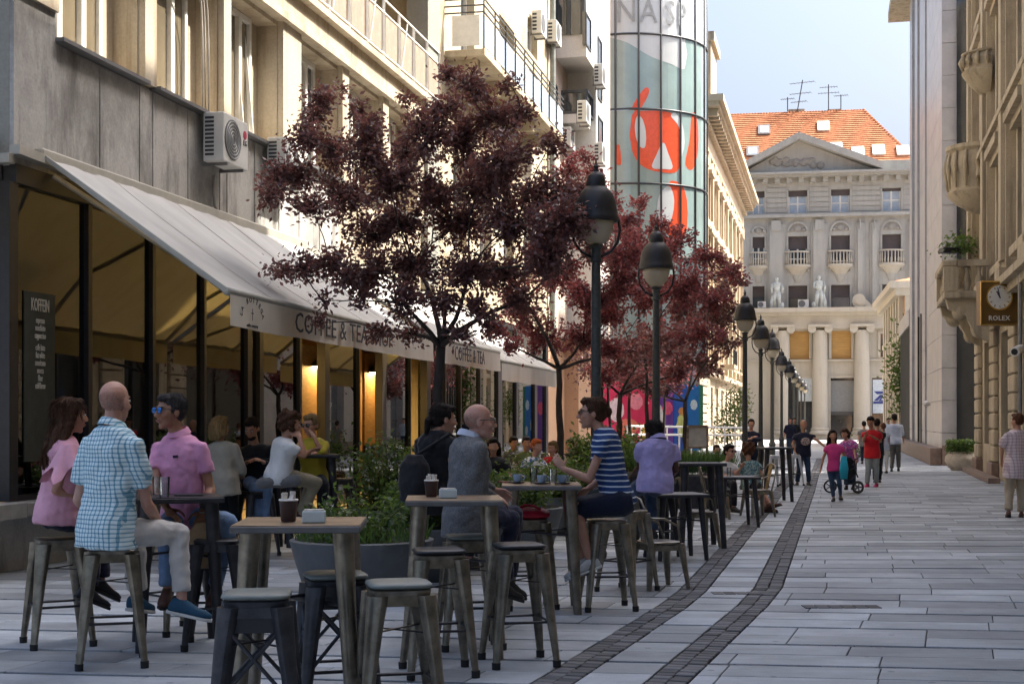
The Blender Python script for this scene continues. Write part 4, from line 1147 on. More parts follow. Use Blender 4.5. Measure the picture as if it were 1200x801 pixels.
for bi, (a, b) in enumerate(bays):
    for ri, (nm, yb, yt) in enumerate(rowsE):
        z0, z1 = ez(yb), ez(yt)
        w = thing('window', None, None); w.parent = end; w.location = EF.p(a, -0.3, z0) - end.location
        EF.one('pane', M['pane_blue'] if nm == 'top' else M['pane_dark'], w, a, b, -0.5, -0.45, z0, z1)
        sh = {'top': 0.25, 'balcony': (0.3, 0.35, 0.5, 0.62)[bi], 'low': (0.45, 0.5, 0.5, 0.4)[bi]}[nm]
        if nm == 'top' and bi == 3: sh = 0.12
        EF.one('shutter', M['shutter'], w, a, b, -0.44, -0.36, z1 - (z1 - z0) * sh, z1)
        f = MB(); mid = (a + b) / 2; zz = z1 - (z1 - z0) * sh
        for q0, q1 in ((a, a + 0.1), (b - 0.1, b), (mid - 0.07, mid + 0.07)): EF.box(f, q0, q1, -0.449, -0.38, z0, zz)
        EF.box(f, a + 0.1, mid - 0.07, -0.449, -0.385, z0 + (zz - z0) * 0.55, z0 + (zz - z0) * 0.55 + 0.1); EF.box(f, mid + 0.07, b - 0.1, -0.449, -0.385, z0 + (zz - z0) * 0.55, z0 + (zz - z0) * 0.55 + 0.1)
        if nm != 'low': f.build('frame', M['trim_white'], w, fix=True)
        EF.one('jamb', M['e_wall'], w, a - 0.16, a - 0.01, 0.0, 0.08, z0, z1); EF.one('jamb', M['e_wall'], w, b + 0.01, b + 0.16, 0.0, 0.08, z0, z1)
        if nm == 'top': EF.one('sill', M['e_pale'], w, a - 0.2, b + 0.2, 0.0, 0.25, z0 - 0.2, z0 - 0.02)
        if nm == 'balcony':
            # lunette arch
            m = MB(); R = (b - a) / 2 + 0.1; zc = z1 + 0.35
            m.prism([(mid + R * math.cos(q * math.pi / 12), zc + R * math.sin(q * math.pi / 12)) for q in range(13)] + [(mid - (R - 0.16) * math.cos(q * math.pi / 12), zc + (R - 0.16) * math.sin(q * math.pi / 12)) for q in range(13)], lambda p, q, r: EF.p(p, r, q), 0.0, 0.16)
            m.build('arch', M['e_wall'], w, fix=True)
            m = MB(); m.prism([(mid + (R - 0.2) * math.cos(q * math.pi / 12), zc + (R - 0.2) * math.sin(q * math.pi / 12)) for q in range(13)], lambda p, q, r: EF.p(p, r, q), 0.0, 0.03)
            m.ball(EF.p(mid, 0.05, zc + R * 0.35), (0.3, 0.12, 0.28), 8, 6)
            for s_ in (-1, 1): m.ball(EF.p(mid + s_ * 0.5, 0.05, zc + R * 0.2), (0.22, 0.1, 0.14), 8, 6)
            m.build('lunette_relief', M['stone_grey'], w)
            # rounded balcony
            bl = thing('balcony', None, None); bl.parent = end; bl.location = EF.p(mid, 0, z0) - end.location
            Rb = (b - a) / 2 + 0.25; c = EF.p(mid, -0.1, 0)
            zf = ez(309)
            ang = math.atan2(EF.u.y, EF.u.x)
            for nm2, pr in (('slab', [(Rb * 0.5, zf - 0.9), (Rb * 0.8, zf - 0.45), (Rb + 0.12, zf - 0.25), (Rb + 0.12, zf - 0.05)]), ('rail', [(Rb - 0.08, zf + 0.95), (Rb + 0.08, zf + 0.95), (Rb + 0.08, zf + 1.08), (Rb - 0.08, zf + 1.08)])):
                m = MB(); m.lathe(pr, c, 20, ang - math.pi, ang, 1.0, 0.7); m.build(nm2, M['e_pale'], bl, smooth='auto')
            m = MB(); m.lathe([(0.02, zf - 0.05), (Rb + 0.12, zf - 0.05)], c, 20, ang - math.pi, ang, 1.0, 0.7); m.build('floor', M['e_pale'], bl)
            for k in range(11):
                aa = ang - math.pi + math.pi * (k + 0.5) / 11
                m = MB(); m.tube([c + Vector((Rb * math.cos(aa), Rb * 0.7 * math.sin(aa), zf + t)) for t in (-0.05, 0.25, 0.5, 0.95)], [0.05, 0.075, 0.05, 0.05], 6); m.build('baluster', M['e_pale'], bl, smooth=True)
            m = MB(); m.lathe([(0.02, zf - 1.7), (0.3, zf - 1.5), (Rb * 0.5, zf - 0.9)], c, 12, ang - math.pi, ang, 1.0, 0.7); m.build('corbel', M['e_wall'], bl, smooth=True)
# broad pilasters between bays, ashlar courses
for (xa, xb) in ((897, 922), (948, 972), (1000, 1016), (1017, 1032), (1060, 1080)):
    EF.one('pilaster', M['e_wall'], end, EU(xa) + 0.35, EU(xb) - 0.35, 0.0, 0.3, zE_mid, ez(262))
    EF.one('pilaster_edge', M['e_wall'], end, EU(xa) + 0.15, EU(xb) - 0.15, 0.0, 0.12, zE_mid, ez(262))
    EF.one('pilaster_block', M['e_wall'], end, EU(xa) + 0.5, EU(xb) - 0.5, 0.0, 0.42, ez(270), ez(258))
for k in range(7):
    y = 213 + k * 6
    z = ez(y)
    us_ = [uL] + [v for bb in bays for v in bb] + [uR]
    for q in range(0, len(us_), 2):
        EF.one('ashlar_course', M['e_wall'], end, us_[q] + 0.2, us_[q + 1] - 0.2, 0.0, 0.06, z - 0.36, z - 0.02)
EF.one('string_course', M['e_wall'], end, uL, uR, 0.0, 0.45, ez(254.5), ez(251))
EF.one('string_course', M['e_wall'], end, uL, uR, 0.0, 0.3, ez(251), ez(249.5))
# top cornice, pediment
u1 = EU(1042)
EF.one('cornice', M['e_wall'], end, uL, uR, -0.5, 1.0, ez(208), ez(205.5)); EF.one('cornice', M['e_wall'], end, uL, uR, -0.5, 1.3, ez(205.5), ez(203))
k = uL + 0.3
while k < uR:
    EF.one('dentil', M['e_wall'], end, k, k + 0.42, 0.0, 0.6, ez(214), ez(208.2)); k += 1.0
ua, ub, um = EU(866), EU(1030), EU(936)
za, zpk = ez(203), ez(165)
m = MB(); m.prism([(ua, za), (ub, za), (um, zpk)], lambda p, q, r: EF.p(p, r, q), -1.0, 0.25); m.build('pediment', M['e_wall'], end, fix=True)
for (p, q) in (((ua - 0.3, za), (um, zpk)), ((um, zpk), (ub + 0.3, za))):
    m = MB(); m.prism([(p[0], p[1] + 0.02), (q[0], q[1] + 0.02), (q[0], q[1] + 0.6), (p[0], p[1] + 0.6)], lambda a, b, r: EF.p(a, r, b), -1.2, 1.2); m.build('raking_cornice', M['e_wall'], end, fix=True)
random.seed(4)
for x0 in (915, 935, 955):
    m = MB()
    for k in range(9):
        u_, z_ = E(x0 + random.uniform(-9, 9), 191 + random.uniform(-3.5, 3.5)); m.ball(EF.p(u_, 0.25, z_), (random.uniform(0.2, 0.45), 0.12, random.uniform(0.15, 0.35)), 8, 6)
    m.build('pediment_relief', M['stone_grey'], end, smooth=True)
# lower pale storey with columns
mb = MB(); lh = [(EU(924), EU(948), ez(421), ez(388)), (EU(974), EU(997), ez(421), ez(388)), (EU(1031), EU(1050), ez(419), ez(392)),
                 (EU(973), EU(1001), ez(514), ez(443)), (EU(1021), EU(1052), ez(514), ez(443)), (EU(915), EU(955), ez(514), ez(443))]
zt = zE_mid
wall_with_holes(EF, mb, uL, uR, 0, zt, lh, 0.5, d=0.6); mb.build('lower_wall', M['e_pale'], end)
EF.one('ledge', M['e_pale'], end, uL, EU(1063), 0.0, 1.9, ez(367), ez(362)); EF.one('ledge', M['e_pale'], end, uL, EU(1060), 0.0, 1.6, ez(371), ez(367))
EF.one('architrave', M['e_pale'], end, uL, EU(1036), 0.6, 1.3, ez(386), ez(371))
txt_on(EF, 'HIPOTEKARNA BANKA', EU(985), ez(381), 1.31, 1.0, end, M['stone_grey'], 1.0, 1.1) if False else None
for h, mt in zip(lh, (M['blind'], M['blind'], M['pane_dark'], M['pane_dark'], M['pane_dark'], M['pane_dark'])):
    EF.one('pane', mt, end, h[0], h[1], 0.12, 0.2, h[2], h[3])
    for q0, q1, z0, z1 in ((h[0] - 0.22, h[0], h[2], h[3]), (h[1], h[1] + 0.22, h[2], h[3]), (h[0] - 0.22, h[1] + 0.22, h[3], h[3] + 0.2)):
        EF.one('surround', M['e_pale'], end, q0, q1, 0.6, 0.75, z0 + 0.005, z1 - 0.005)
EF.one('sill_band', M['e_pale'], end, uL, uR, 0.6, 0.85, ez(423.5), ez(421.5))
EF.one('grey_blind', mat('grey sun blind', (0.24, 0.25, 0.25), rough=0.6, var=0.1), end, EU(973), EU(1001), 0.2, 0.3, ez(483), ez(446))
EF.one('transom_bar', M['frame_dark'], end, EU(973), EU(1001), 0.2, 0.4, ez(486), ez(482))
EF.one('poster', mat('pale blue poster', (0.55, 0.62, 0.68), rough=0.5), end, EU(1022), EU(1052), 0.61, 0.68, ez(484), ez(445))
EF.one('poster', mat('pale poster', (0.5, 0.56, 0.6), rough=0.5), end, EU(934), EU(954), 0.61, 0.68, ez(470), ez(443))
M['navy_print'] = mat('navy print', (0.03, 0.05, 0.22), rough=0.5)
txt_on(EF, 'Ze', EU(1037.5), ez(470), 0.69, 1.15, end, M['navy_print'], 1.0)
m = MB(); u_, z_ = E(1029, 466)
for pz in ([(-0.4, 0.55), (0.45, 0.55), (0.45, 0.35), (-0.15, 0.3)], [(-0.4, -0.25), (0.1, 0.25), (0.4, 0.25), (-0.1, -0.25)], [(-0.45, -0.3), (0.45, -0.3), (0.45, -0.5), (-0.45, -0.5)]):
    m.prism([(u_ + a, z_ + b) for a, b in pz], lambda a, b, r: EF.p(a, r, b), 0.69, 0.71)
m.build('poster_mark', M['navy_print'], end, fix=True)
# ionic columns
for x in (917, 961, 1010):
    cc = thing('column', None, None); cc.parent = end; c0 = EF.p(EU(x, 1.1), 1.1, 0); cc.location = c0 - end.location
    r = 0.68; zb, ztc = ez(504), ez(388)
    n = 20; m = MB(); prof = []
    for q in range(9):
        t = q / 8; prof.append((r * (1 - 0.14 * t ** 1.5), zb + (ztc - zb) * t))
    m.lathe(prof, (c0.x, c0.y, 0), n); m.build('shaft', M['e_pale'], cc, smooth='auto')
    m = MB(); m.lathe([(r * 1.25, zb - 0.35), (r * 1.3, zb - 0.2), (r * 1.1, zb), (r * 1.15, zb + 0.15), (r, zb + 0.25)], (c0.x, c0.y, 0), n); m.build('base', M['e_pale'], cc, smooth='auto')
    m = MB(); m.box((c0.x, c0.y, (zb - 0.36) / 2), (1.9, 1.3, zb - 0.36), math.atan2(EF.u.y, EF.u.x)); m.build('pedestal', M['e_pale'], cc, bevel=0.04)
    m = MB()
    for s_ in (-1, 1):
        cv = c0 + EF.u * s_ * r * 1.0 + Vector((0, 0, ztc + 0.1))
        m.prism([(0.34 * math.cos(q * math.pi / 8), 0.34 * math.sin(q * math.pi / 8)) for q in range(16)], lambda a, b, q: cv + EF.u * a + Vector((0, 0, b)) + EF.n * q, -0.62, 0.62)
    m.box((c0.x, c0.y, ztc + 0.38), (2.0, 1.4, 0.22), math.atan2(EF.u.y, EF.u.x)); m.build('capital', M['e_pale'], cc, fix=True)
# statues and ornament on the ledge
M['statue'] = mat('verdigris white stone', (0.5, 0.53, 0.5), rough=0.8, var=0.25, scale=2)
def statue(x, ytop, label, mirror=1, low=True):
    t = thing('statue', label, 'statue', EF.p(EU(x, 1.0), 1.0, ez(362)), 0, 'statues on the ledge of the end building')
    b0 = EF.p(EU(x, 1.0), 1.0, ez(362)); H = EF.Z(x, ytop, 1.0) - ez(362)
    def q(a, b, c=0): return b0 + EF.u * (a * H * mirror) + EF.n * (c * H) + Vector((0, 0, b * H))
    m = MB()
    m.tube([q(-0.06, 0.02), q(-0.07, 0.28, 0.02), q(-0.05, 0.52)], [0.05 * H, 0.06 * H, 0.085 * H], 10)
    m.tube([q(0.09, 0.02, 0.03), q(0.07, 0.28, 0.05), q(0.04, 0.52)], [0.05 * H, 0.06 * H, 0.085 * H], 10)
    m.loft([(q(0, 0.48), EF.u * 0.115 * H, EF.n * 0.085 * H), (q(0, 0.6), EF.u * 0.09 * H, EF.n * 0.07 * H), (q(0, 0.76), EF.u * 0.135 * H, EF.n * 0.08 * H), (q(0, 0.83), EF.u * 0.12 * H, EF.n * 0.06 * H), (q(0, 0.86), EF.u * 0.04 * H, EF.n * 0.04 * H)], 14)
    m.tube([q(0, 0.84), q(0, 0.89)], 0.032 * H, 8); m.ball(q(0, 0.94, 0.01), (0.055 * H, 0.06 * H, 0.07 * H), 10, 8)
    m.tube([q(-0.13, 0.8), q(-0.17, 0.64, 0.02), q(-0.15, 0.48, 0.05)], [0.042 * H, 0.036 * H, 0.026 * H], 8)
    m.tube([q(0.13, 0.8), q(0.16, 0.66, 0.04), q(0.03, 0.62, 0.12)] if low else [q(0.13, 0.8), q(0.18, 0.65, 0.02), q(0.17, 0.5, 0.06)], [0.042 * H, 0.036 * H, 0.026 * H], 8)
    m.build('figure', M['statue'], t, smooth=True)
    m = MB(); m.tube([q(-0.16, 0.0), q(-0.17, 0.2), q(-0.12, 0.5)], [0.07 * H, 0.06 * H, 0.03 * H], 8); m.build('drapery', M['statue'], t, smooth=True)
    m = MB(); m.box(q(0, 0.0), (0.42 * H, 0.3 * H, 0.05 * H), math.atan2(EF.u.y, EF.u.x)); m.build('base', M['statue'], t)
    m = MB(); m.ball(q(0.16, 0.1, 0.05), (0.07 * H, 0.07 * H, 0.1 * H), 8, 6); m.build('attribute', M['statue'], t, smooth=True)
statue(910.5, 325, 'pale standing statue on the ledge, left one above the street lamps', 1, False)
statue(960, 323, 'pale robed statue on the ledge, right one with arm across the chest', -1, True)
t = thing('scroll_ornament', 'round stone scroll ornament lying on the ledge right of the statues', 'ornament', EF.p(EU(1008, 1.0), 1.0, ez(362)))
m = MB(); c = EF.p(EU(1006.5, 1.0), 1.0, ez(354.5))
ring = [(0.55 * math.cos(q * math.pi / 10), 0.6 * math.sin(q * math.pi / 10)) for q in range(20)]
m.prism(ring, lambda a, b, q: c + EF.u * a + Vector((0, 0, b)) + EF.n * q, -0.35, 0.35); m.prism([(a * 0.5, b * 0.5) for a, b in ring], lambda a, b, q: c + EF.u * a + Vector((0, 0, b)) + EF.n * q, 0.35, 0.45)
m.build('scroll', M['e_pale'], t, fix=True)
m = MB(); m.prism([(0.4, -0.55), (1.6, -0.6), (1.0, -0.3), (0.6, 0.1)], lambda a, b, q: c + EF.u * a + Vector((0, 0, b)) + EF.n * q, -0.3, 0.3); m.build('tail', M['e_pale'], t, fix=True)
u_, z_ = E(935, 361, 0.6); ac_unit(EF, u_, z_, 0.6, 'air conditioner on the ledge between the two statues', W=0.9, Hh=0.7, detail=False)
u_, z_ = E(888, 361, 0.6); ac_unit(EF, u_, z_, 0.6, 'air conditioner on the ledge left of the statues', W=0.7, Hh=0.55, detail=False)
# roof: tiled slope in rows with real steps
zr0, zr1 = ez(189), EF.Z(960, 131, -6.3); ur0, ur1 = EU(860), EU(1019); hip = EU(1075)
roof = thing('tiled_roof', None, None); roof.parent = end; roof.location = EF.p(um, -4, zr0) - end.location
nr = 26
m = MB()
for i in range(nr):
    t0, t1 = i / nr, (i + 1) / nr
    za_, zb_ = zr0 + (zr1 - zr0) * t0, zr0 + (zr1 - zr0) * t1
    da_, db_ = -0.8 - 5.5 * t0, -0.8 - 5.5 * t1
    ea, eb = hip + (ur1 - hip) * t0, hip + (ur1 - hip) * t1
    a_ = EF.p(ur0 - 6, da_ + 0.0, za_ + 0.06); 
    m.quad(EF.p(ur0 - 6, da_ + 0.05, za_ + 0.07), EF.p(ea, da_ + 0.05, za_ + 0.07), EF.p(eb, db_, zb_), EF.p(ur0 - 6, db_, zb_))
    m.quad(EF.p(ur0 - 6, da_ + 0.05, za_), EF.p(ea, da_ + 0.05, za_), EF.p(ea, da_ + 0.05, za_ + 0.07), EF.p(ur0 - 6, da_ + 0.05, za_ + 0.07))
m.build('tile_courses', M['tile'], roof, kind='stuff')
m = MB(); m.quad(EF.p(hip, -0.8, zr0), EF.p(hip, -12, zr0), EF.p(ur1, -6.3, zr1), EF.p(ur1, -6.3, zr1)) if False else m.add([EF.p(hip, -0.8, zr0), EF.p(hip, -12, zr0), EF.p(ur1, -6.3, zr1)], [(0, 1, 2)]); m.quad(EF.p(ur0 - 6, -12, zr0), EF.p(hip, -12, zr0), EF.p(ur1, -6.3, zr1), EF.p(ur0 - 6, -6.3, zr1)); m.build('back_slope', M['tile'], roof)
rt = MB()
k = 0
for q in range(60):
    t = q / 60; rt.ball(EF.p(ur0 - 4 + (ur1 - ur0 + 4) * t, -6.3, zr1 + 0.02), (0.16, 0.1, 0.09), 6, 4)
for q in range(24):
    t = q / 24; rt.ball(EF.p(ur1 + (hip - ur1) * t, -6.3 + 5.5 * t, zr1 + (zr0 - zr1) * t + 0.05), (0.14, 0.14, 0.1), 6, 4)
rt.build('ridge_tiles', M['tile'], roof, kind='stuff')
EF.one('parapet', M['e_wall'], end, EU(1000), uR, -1.2, 0.0, ez(203), ez(190))
EF.one('gutter', M['zinc'], end, uL, uR, -1.0, -0.6, ez(190.5), ez(188.5))
def skylight(x, y):
    u_, _ = E(x, y); t = (189.0 - y) / 58.0; d = -0.8 - 5.5 * t; u_, z = EF.px(x, y, d); t = (z - zr0) / (zr1 - zr0); d = -0.8 - 5.5 * t
    w = thing('skylight', None, None); w.parent = end; w.location = EF.p(u_, d, z) - end.location
    f = MB(); S = 0.42; sl = Vector(EF.p(0, -5.5, zr1 - zr0) - EF.p(0, 0, 0)).normalized()
    nrm = EF.u.cross(sl).normalized();
    if nrm.y > 0: nrm = -nrm
    c = EF.p(u_, d, z)
    R = Matrix((EF.u, sl, nrm)).transposed()
    f.box(c + nrm * 0.1, (1.05, 1.35, 0.2), m=R); f.build('frame', M['trim_white'] if x > 905 else M['zinc'], w)
    g_ = MB(); g_.box(c + nrm * 0.21, (0.75, 1.0, 0.02), m=R); g_.build('pane', M['pane_blue'], w)
for x, y in ((895.5, 153), (965, 149), (882, 178), (980, 174), (1005.5, 179), (1029.5, 177), (1058, 178)): skylight(x, y)
def antenna(x, yb, yt, yaw, elems, label, lean=0.0):
    u_, z0 = EF.px(x, yb, -6.3); z1 = EF.Z(x, yt, -6.3)
    t = thing('roof_antenna', label, 'antenna', EF.p(u_, -6.3, z0), 0, 'antennas on the tiled roof')
    top = EF.p(u_ + lean, -6.3, z1)
    m = MB(); m.tube([EF.p(u_, -6.3, z0), top], 0.05, 5); m.build('mast', M['frame_dark'], t)
    for (f, L_) in elems:
        c = EF.p(u_ + lean * f, -6.3, z0 + (z1 - z0) * f)
        m = MB(); d_ = EF.u * math.cos(yaw) + EF.n * math.sin(yaw)
        m.tube([c - d_ * L_ / 2, c + d_ * L_ / 2], 0.025, 4)
        for q in range(7):
            p = c + d_ * L_ * (q / 6 - 0.5); s_ = Vector((0, 0, 1)).cross(d_) * (0.28 + 0.04 * q)
            m.tube([p - s_ - Vector((0, 0, 0.02)), p + s_], 0.015, 4)
        m.build('aerial', M['frame_dark'], t)
antenna(934, 133, 94, 0.3, [(0.92, 2.2), (0.6, 1.9), (0.35, 1.4)], 'tallest leaning roof antenna with three aerials', 0.5)
antenna(971, 130, 99, 0.1, [(0.9, 1.5), (0.68, 1.8)], 'roof antenna with two aerials right of the tallest one')
antenna(923, 134, 114, 0.2, [(0.9, 1.2)], 'short roof antenna at the left of the chimney')
antenna(985.5, 131, 111, 0.2, [(0.95, 1.2)], 'short roof antenna farthest right on the ridge')
for x0, x1 in ((924, 943), (970, 985)):
    a, z0 = EF.px(x0, 134, -6.4); b = EF.U(x1, -6.4); EF.one('chimney', M['stone_tan'], end, a, b, -7.2, -6.4, z0 - 0.5, z0 + 0.45)
# neighbours closing the view behind
EF.one('side_wing', M['e_wall'], end, uR + 0.01, uR + 30, -14, -0.1, 0, ez(200))
EF.one('side_wing', M['e_wall'], end, uL - 40, uL - 0.01, -14, -0.1, 0, ez(200))
# ------------------------------------------------------------------ right side
# ornate stone building, nearest on the right (continues beside and behind the camera)
IF = Facade(3.89, 0.0, 0.2406, 1.0, side=-1)
uI1 = IF.U(1147); uI0 = 25.5
orn = thing('ornate_house', 'weathered tan stone building with rusticated piers and stone balconies, nearest on the right', 'building', IF.p(uI1, 0, 0))
def iz(x, y, d=0.0): return IF.Z(x, y, d)
HI = 18.0
bayw = 5.0
u = uI1 - 0.9
holes = []; bay_c = []
k = 0
while u - bayw > uI0:
    a, b = u - 3.5, u - 1.3
    bay_c.append((a + b) / 2)
    holes += [(a - 0.2, b + 0.2, 0.9, 3.9), (a, b, 5.6, 8.2), (a, b, 9.4, 12.2), (a, b, 13.4, 15.9)]
    u -= bayw
mb = MB(); wall_with_holes(IF, mb, uI0, uI1, 0, HI, holes, 0.45); mb.build('street_wall', M['stone_tan'], orn)
IF.one('body', M['stone_tan'], orn, uI0, uI1, -14, -0.5, 0, HI - 0.01)
for h in holes:
    w = thing('window', None, None); w.parent = orn; w.location = IF.p(h[0], -0.3, h[2]) - orn.location
    IF.one('pane', M['pane_dark'], w, h[0], h[1], -0.44, -0.4, h[2], h[3])
    m = MB(); mid = (h[0] + h[1]) / 2
    for q0, q1 in ((h[0], h[0] + 0.08), (h[1] - 0.08, h[1]), (mid - 0.04, mid + 0.04)): IF.box(m, q0, q1, -0.4, -0.32, h[2], h[3])
    m.build('frame', M['frame_dark'], w, fix=True)
    if h[2] > 4:
        IF.one('hood', M['stone_tan'], w, h[0] - 0.4, h[1] + 0.4, 0.0, 0.42, h[3] + 0.28, h[3] + 0.5)
        IF.one('hood', M['stone_tan'], w, h[0] - 0.3, h[1] + 0.3, 0.0, 0.28, h[3] + 0.1, h[3] + 0.28)
        IF.one('surround', M['stone_tan'], w, h[0] - 0.28, h[0] - 0.01, 0.0, 0.14, h[2], h[3] + 0.1); IF.one('surround', M['stone_tan'], w, h[1] + 0.01, h[1] + 0.28, 0.0, 0.14, h[2], h[3] + 0.1)
        IF.one('sill', M['stone_tan'], w, h[0] - 0.3, h[1] + 0.3, 0.0, 0.3, h[2] - 0.22, h[2] - 0.02)
# rusticated ground floor blocks (each block a part) and giant piers above
u = uI1; i = 0
while u - bayw > uI0:
    vis_ = u > IF.U(1240)
    for c in (u - 0.75,):
        for r in range(9):
            z0 = 0.45 + r * 0.45
            IF.one('rusticated_block', M['stone_tan'], orn, c - 0.62, c + 0.72, 0.0, 0.14, z0 + 0.02, z0 + 0.43, bevel=0.03 if vis_ else 0)
        IF.one('pier_base', M['granite_red'], orn, c - 0.7, c + 0.74, 0.0, 0.2, 0, 0.45, bevel=0.02)
        IF.one('giant_pilaster', M['stone_tan'], orn, c - 0.5, c + 0.5, 0.0, 0.3, 5.2, 16.3)
        IF.one('giant_pilaster', M['stone_tan'], orn, c - 0.32, c + 0.32, 0.3, 0.4, 5.4, 16.0)
        IF.one('pilaster_capital', M['stone_tan'], orn, c - 0.62, c + 0.62, 0.0, 0.52, 16.3, 16.8)
        IF.one('pilaster_base', M['stone_tan'], orn, c - 0.6, c + 0.6, 0.0, 0.46, 4.95, 5.2)
    u -= bayw; i += 1
for (z0, z1, d) in ((4.55, 4.75, 0.34), (4.75, 4.93, 0.5), (8.75, 8.95, 0.3), (8.95, 9.1, 0.42), (16.82, 17.1, 0.3), (17.1, 17.3, 0.5), (17.3, 17.6, 0.8), (17.6, 17.9, 1.0)):
    IF.one('string_course', M['stone_tan'], orn, uI0, uI1 + 0.0, 0.001, d, z0, z1)
IF.one('step', M['granite_red'], orn, uI1 - 9, uI1 - 0.1, 0.21, 0.5, 0, 0.14, bevel=0.01)
# end face towards the side street
# stone balconies near the end: lower balustraded one on brackets, rounded ones above
def round_balcony(uc, z0, R, H, label_h, proj=1.0, relief=True):
    t = thing('balcony', None, None); t.parent = orn; c = IF.p(uc, 0.2, 0); t.location = IF.p(uc, 0.3, z0) - orn.location
    ang = math.atan2(IF.u.y, IF.u.x)
    a0_, a1_ = ang, ang + math.pi
    prof = [(0.05, z0 - 0.62), (0.3, z0 - 0.55), (R * 0.75, z0 - 0.3), (R * 0.98, z0 - 0.08), (R * 1.02, z0), (R * 0.92, z0 + 0.06), (R * 0.9, z0 + H * 0.25), (R * 1.02, z0 + H * 0.6), (R * 0.94, z0 + H * 0.85), (R * 1.04, z0 + H * 0.92), (R * 1.04, z0 + H), (R * 0.85, z0 + H), (R * 0.8, z0 + 0.3), (0.02, z0 + 0.3)]
    m = MB(); m.lathe(prof, c, 22, a0_, a1_, 1.0, 1.0); m.build('parapet', M['stone_tan'], t, smooth='auto')
    for k in range(9):
        aa = a0_ + (a1_ - a0_) * (k + 0.5) / 9
        m = MB(); m.tube([c + Vector((R * 1.0 * math.cos(aa), R * 1.0 * math.sin(aa), z0 + 0.1)), c + Vector((R * 1.06 * math.cos(aa), R * 1.06 * math.sin(aa), z0 + H * 0.55)), c + Vector((R * 1.0 * math.cos(aa), R * 1.0 * math.sin(aa), z0 + H * 0.86))], [0.03, 0.07, 0.03], 6); m.build('fluting', M['stone_tan'], t, smooth=True)
    return t
for (x, ytop, ybot, R) in ((1146, 172, 226, 0.95), (1156, 62, 84, 0.72)):
    uu = IF.U(x + 4, 0.2); zb_ = IF.Z(x, ybot, 0.3); zt_ = IF.Z(x, ytop, 0.3)
    round_balcony(uu, zb_, R, zt_ - zb_, '')
# lower big stone balcony with corbels
ub = IF.U(1152, 0.3); zb_ = IF.Z(1140, 345, 0.8); zt_ = IF.Z(1140, 300, 0.8)
t = thing('balcony', None, None); t.parent = orn; t.location = IF.p(ub, 0.6, zb_) - orn.location
IF.one('slab', M['stone_tan'], t, ub - 1.9, ub + 1.6, 0.3, 1.45, zb_, zb_ + 0.2, bevel=0.03)
IF.one('top_rail', M['stone_tan'], t, ub - 1.9, ub + 1.6, 1.1, 1.5, zt_ - 0.14, zt_ + 0.04, bevel=0.03)
IF.one('end_post', M['stone_tan'], t, ub + 1.25, ub + 1.6, 1.1, 1.46, zb_ + 0.2, zt_ - 0.14); IF.one('end_post', M['stone_tan'], t, ub - 1.9, ub - 1.5, 1.1, 1.46, zb_ + 0.2, zt_ - 0.14)
IF.one('end_rail', M['stone_tan'], t, ub - 1.9, ub - 1.62, 0.3, 1.1, zt_ - 0.14, zt_ + 0.03)
for k in range(6):
    for (uu, dd) in ((ub - 1.3 + k * 0.48, 1.28),):
        m = MB(); c = IF.p(uu, dd, 0); h = zt_ - 0.14 - zb_ - 0.2; m.lathe([(0.07, zb_ + 0.2), (0.05, zb_ + 0.25), (0.12, zb_ + 0.2 + h * 0.35), (0.05, zb_ + 0.2 + h * 0.75), (0.08, zt_ - 0.14)], c, 8); m.build('baluster', M['stone_tan'], t, smooth=True)
for k in range(2):
    m = MB(); c = IF.p(ub - 1.76, 0.55 + 0.3 * k, 0); h = zt_ - 0.14 - zb_ - 0.2; m.lathe([(0.07, zb_ + 0.2), (0.05, zb_ + 0.25), (0.12, zb_ + 0.2 + h * 0.35), (0.05, zb_ + 0.2 + h * 0.75), (0.08, zt_ - 0.14)], c, 8); m.build('baluster', M['stone_tan'], t, smooth=True)
for uu in (ub - 1.5, ub + 1.1):
    m = MB(); m.prism([(0.0, 0.0), (1.1, 0.0), (1.05, -0.25), (0.6, -0.45), (0.35, -0.95), (0.0, -1.15)], lambda a, b, q: IF.p(uu + q, 0.28 + a, zb_ + b), -0.2, 0.2); m.build('corbel', M['stone_tan'], t, fix=True)
    m = MB(); m.ball(IF.p(uu, 1.0, zb_ - 0.32), (0.24, 0.24, 0.26), 10, 8); m.ball(IF.p(uu, 0.55, zb_ - 0.8), (0.2, 0.22, 0.25), 10, 8); m.build('carved_scroll', M['stone_tan'], t, smooth=True)
# carved scroll figure and cartouche at the corner of the house
t2 = thing('corner_carving', None, None); t2.parent = orn; t2.location = IF.p(uI1, 0.3, 4) - orn.location
random.seed(12)
for (x, y, r) in ((1118, 322, 0.3), (1117, 334, 0.26), (1120, 345, 0.26), (1114, 360, 0.22), (1122, 366, 0.34), (1130, 378, 0.3), (1134, 388, 0.22)):
    Y = 43.5; m = MB(); m.ball(at(x + 3, y, Y), (r * 0.9, r * 0.9, r), 10, 8); o = m.build('carved_lobe', M['stone_tan'], t2, smooth=True)
m = MB(); c = at(1124, 370, 43.4); m.lathe([(0.0, -0.25), (0.4, -0.12), (0.52, 0.05), (0.4, 0.12), (0.0, 0.14)], c, 16); m.build('carved_basin', M['stone_tan'], t2, smooth=True)
M['street_grille'] = M['frame_dark']
for z in (0.0,):
    m = MB(); m.tube([at(1195.5, 300, 30.6), at(1195.5, 495, 30.6)], 0.05, 8); m.build('drain_pipe', M['zinc'], orn, smooth='auto')

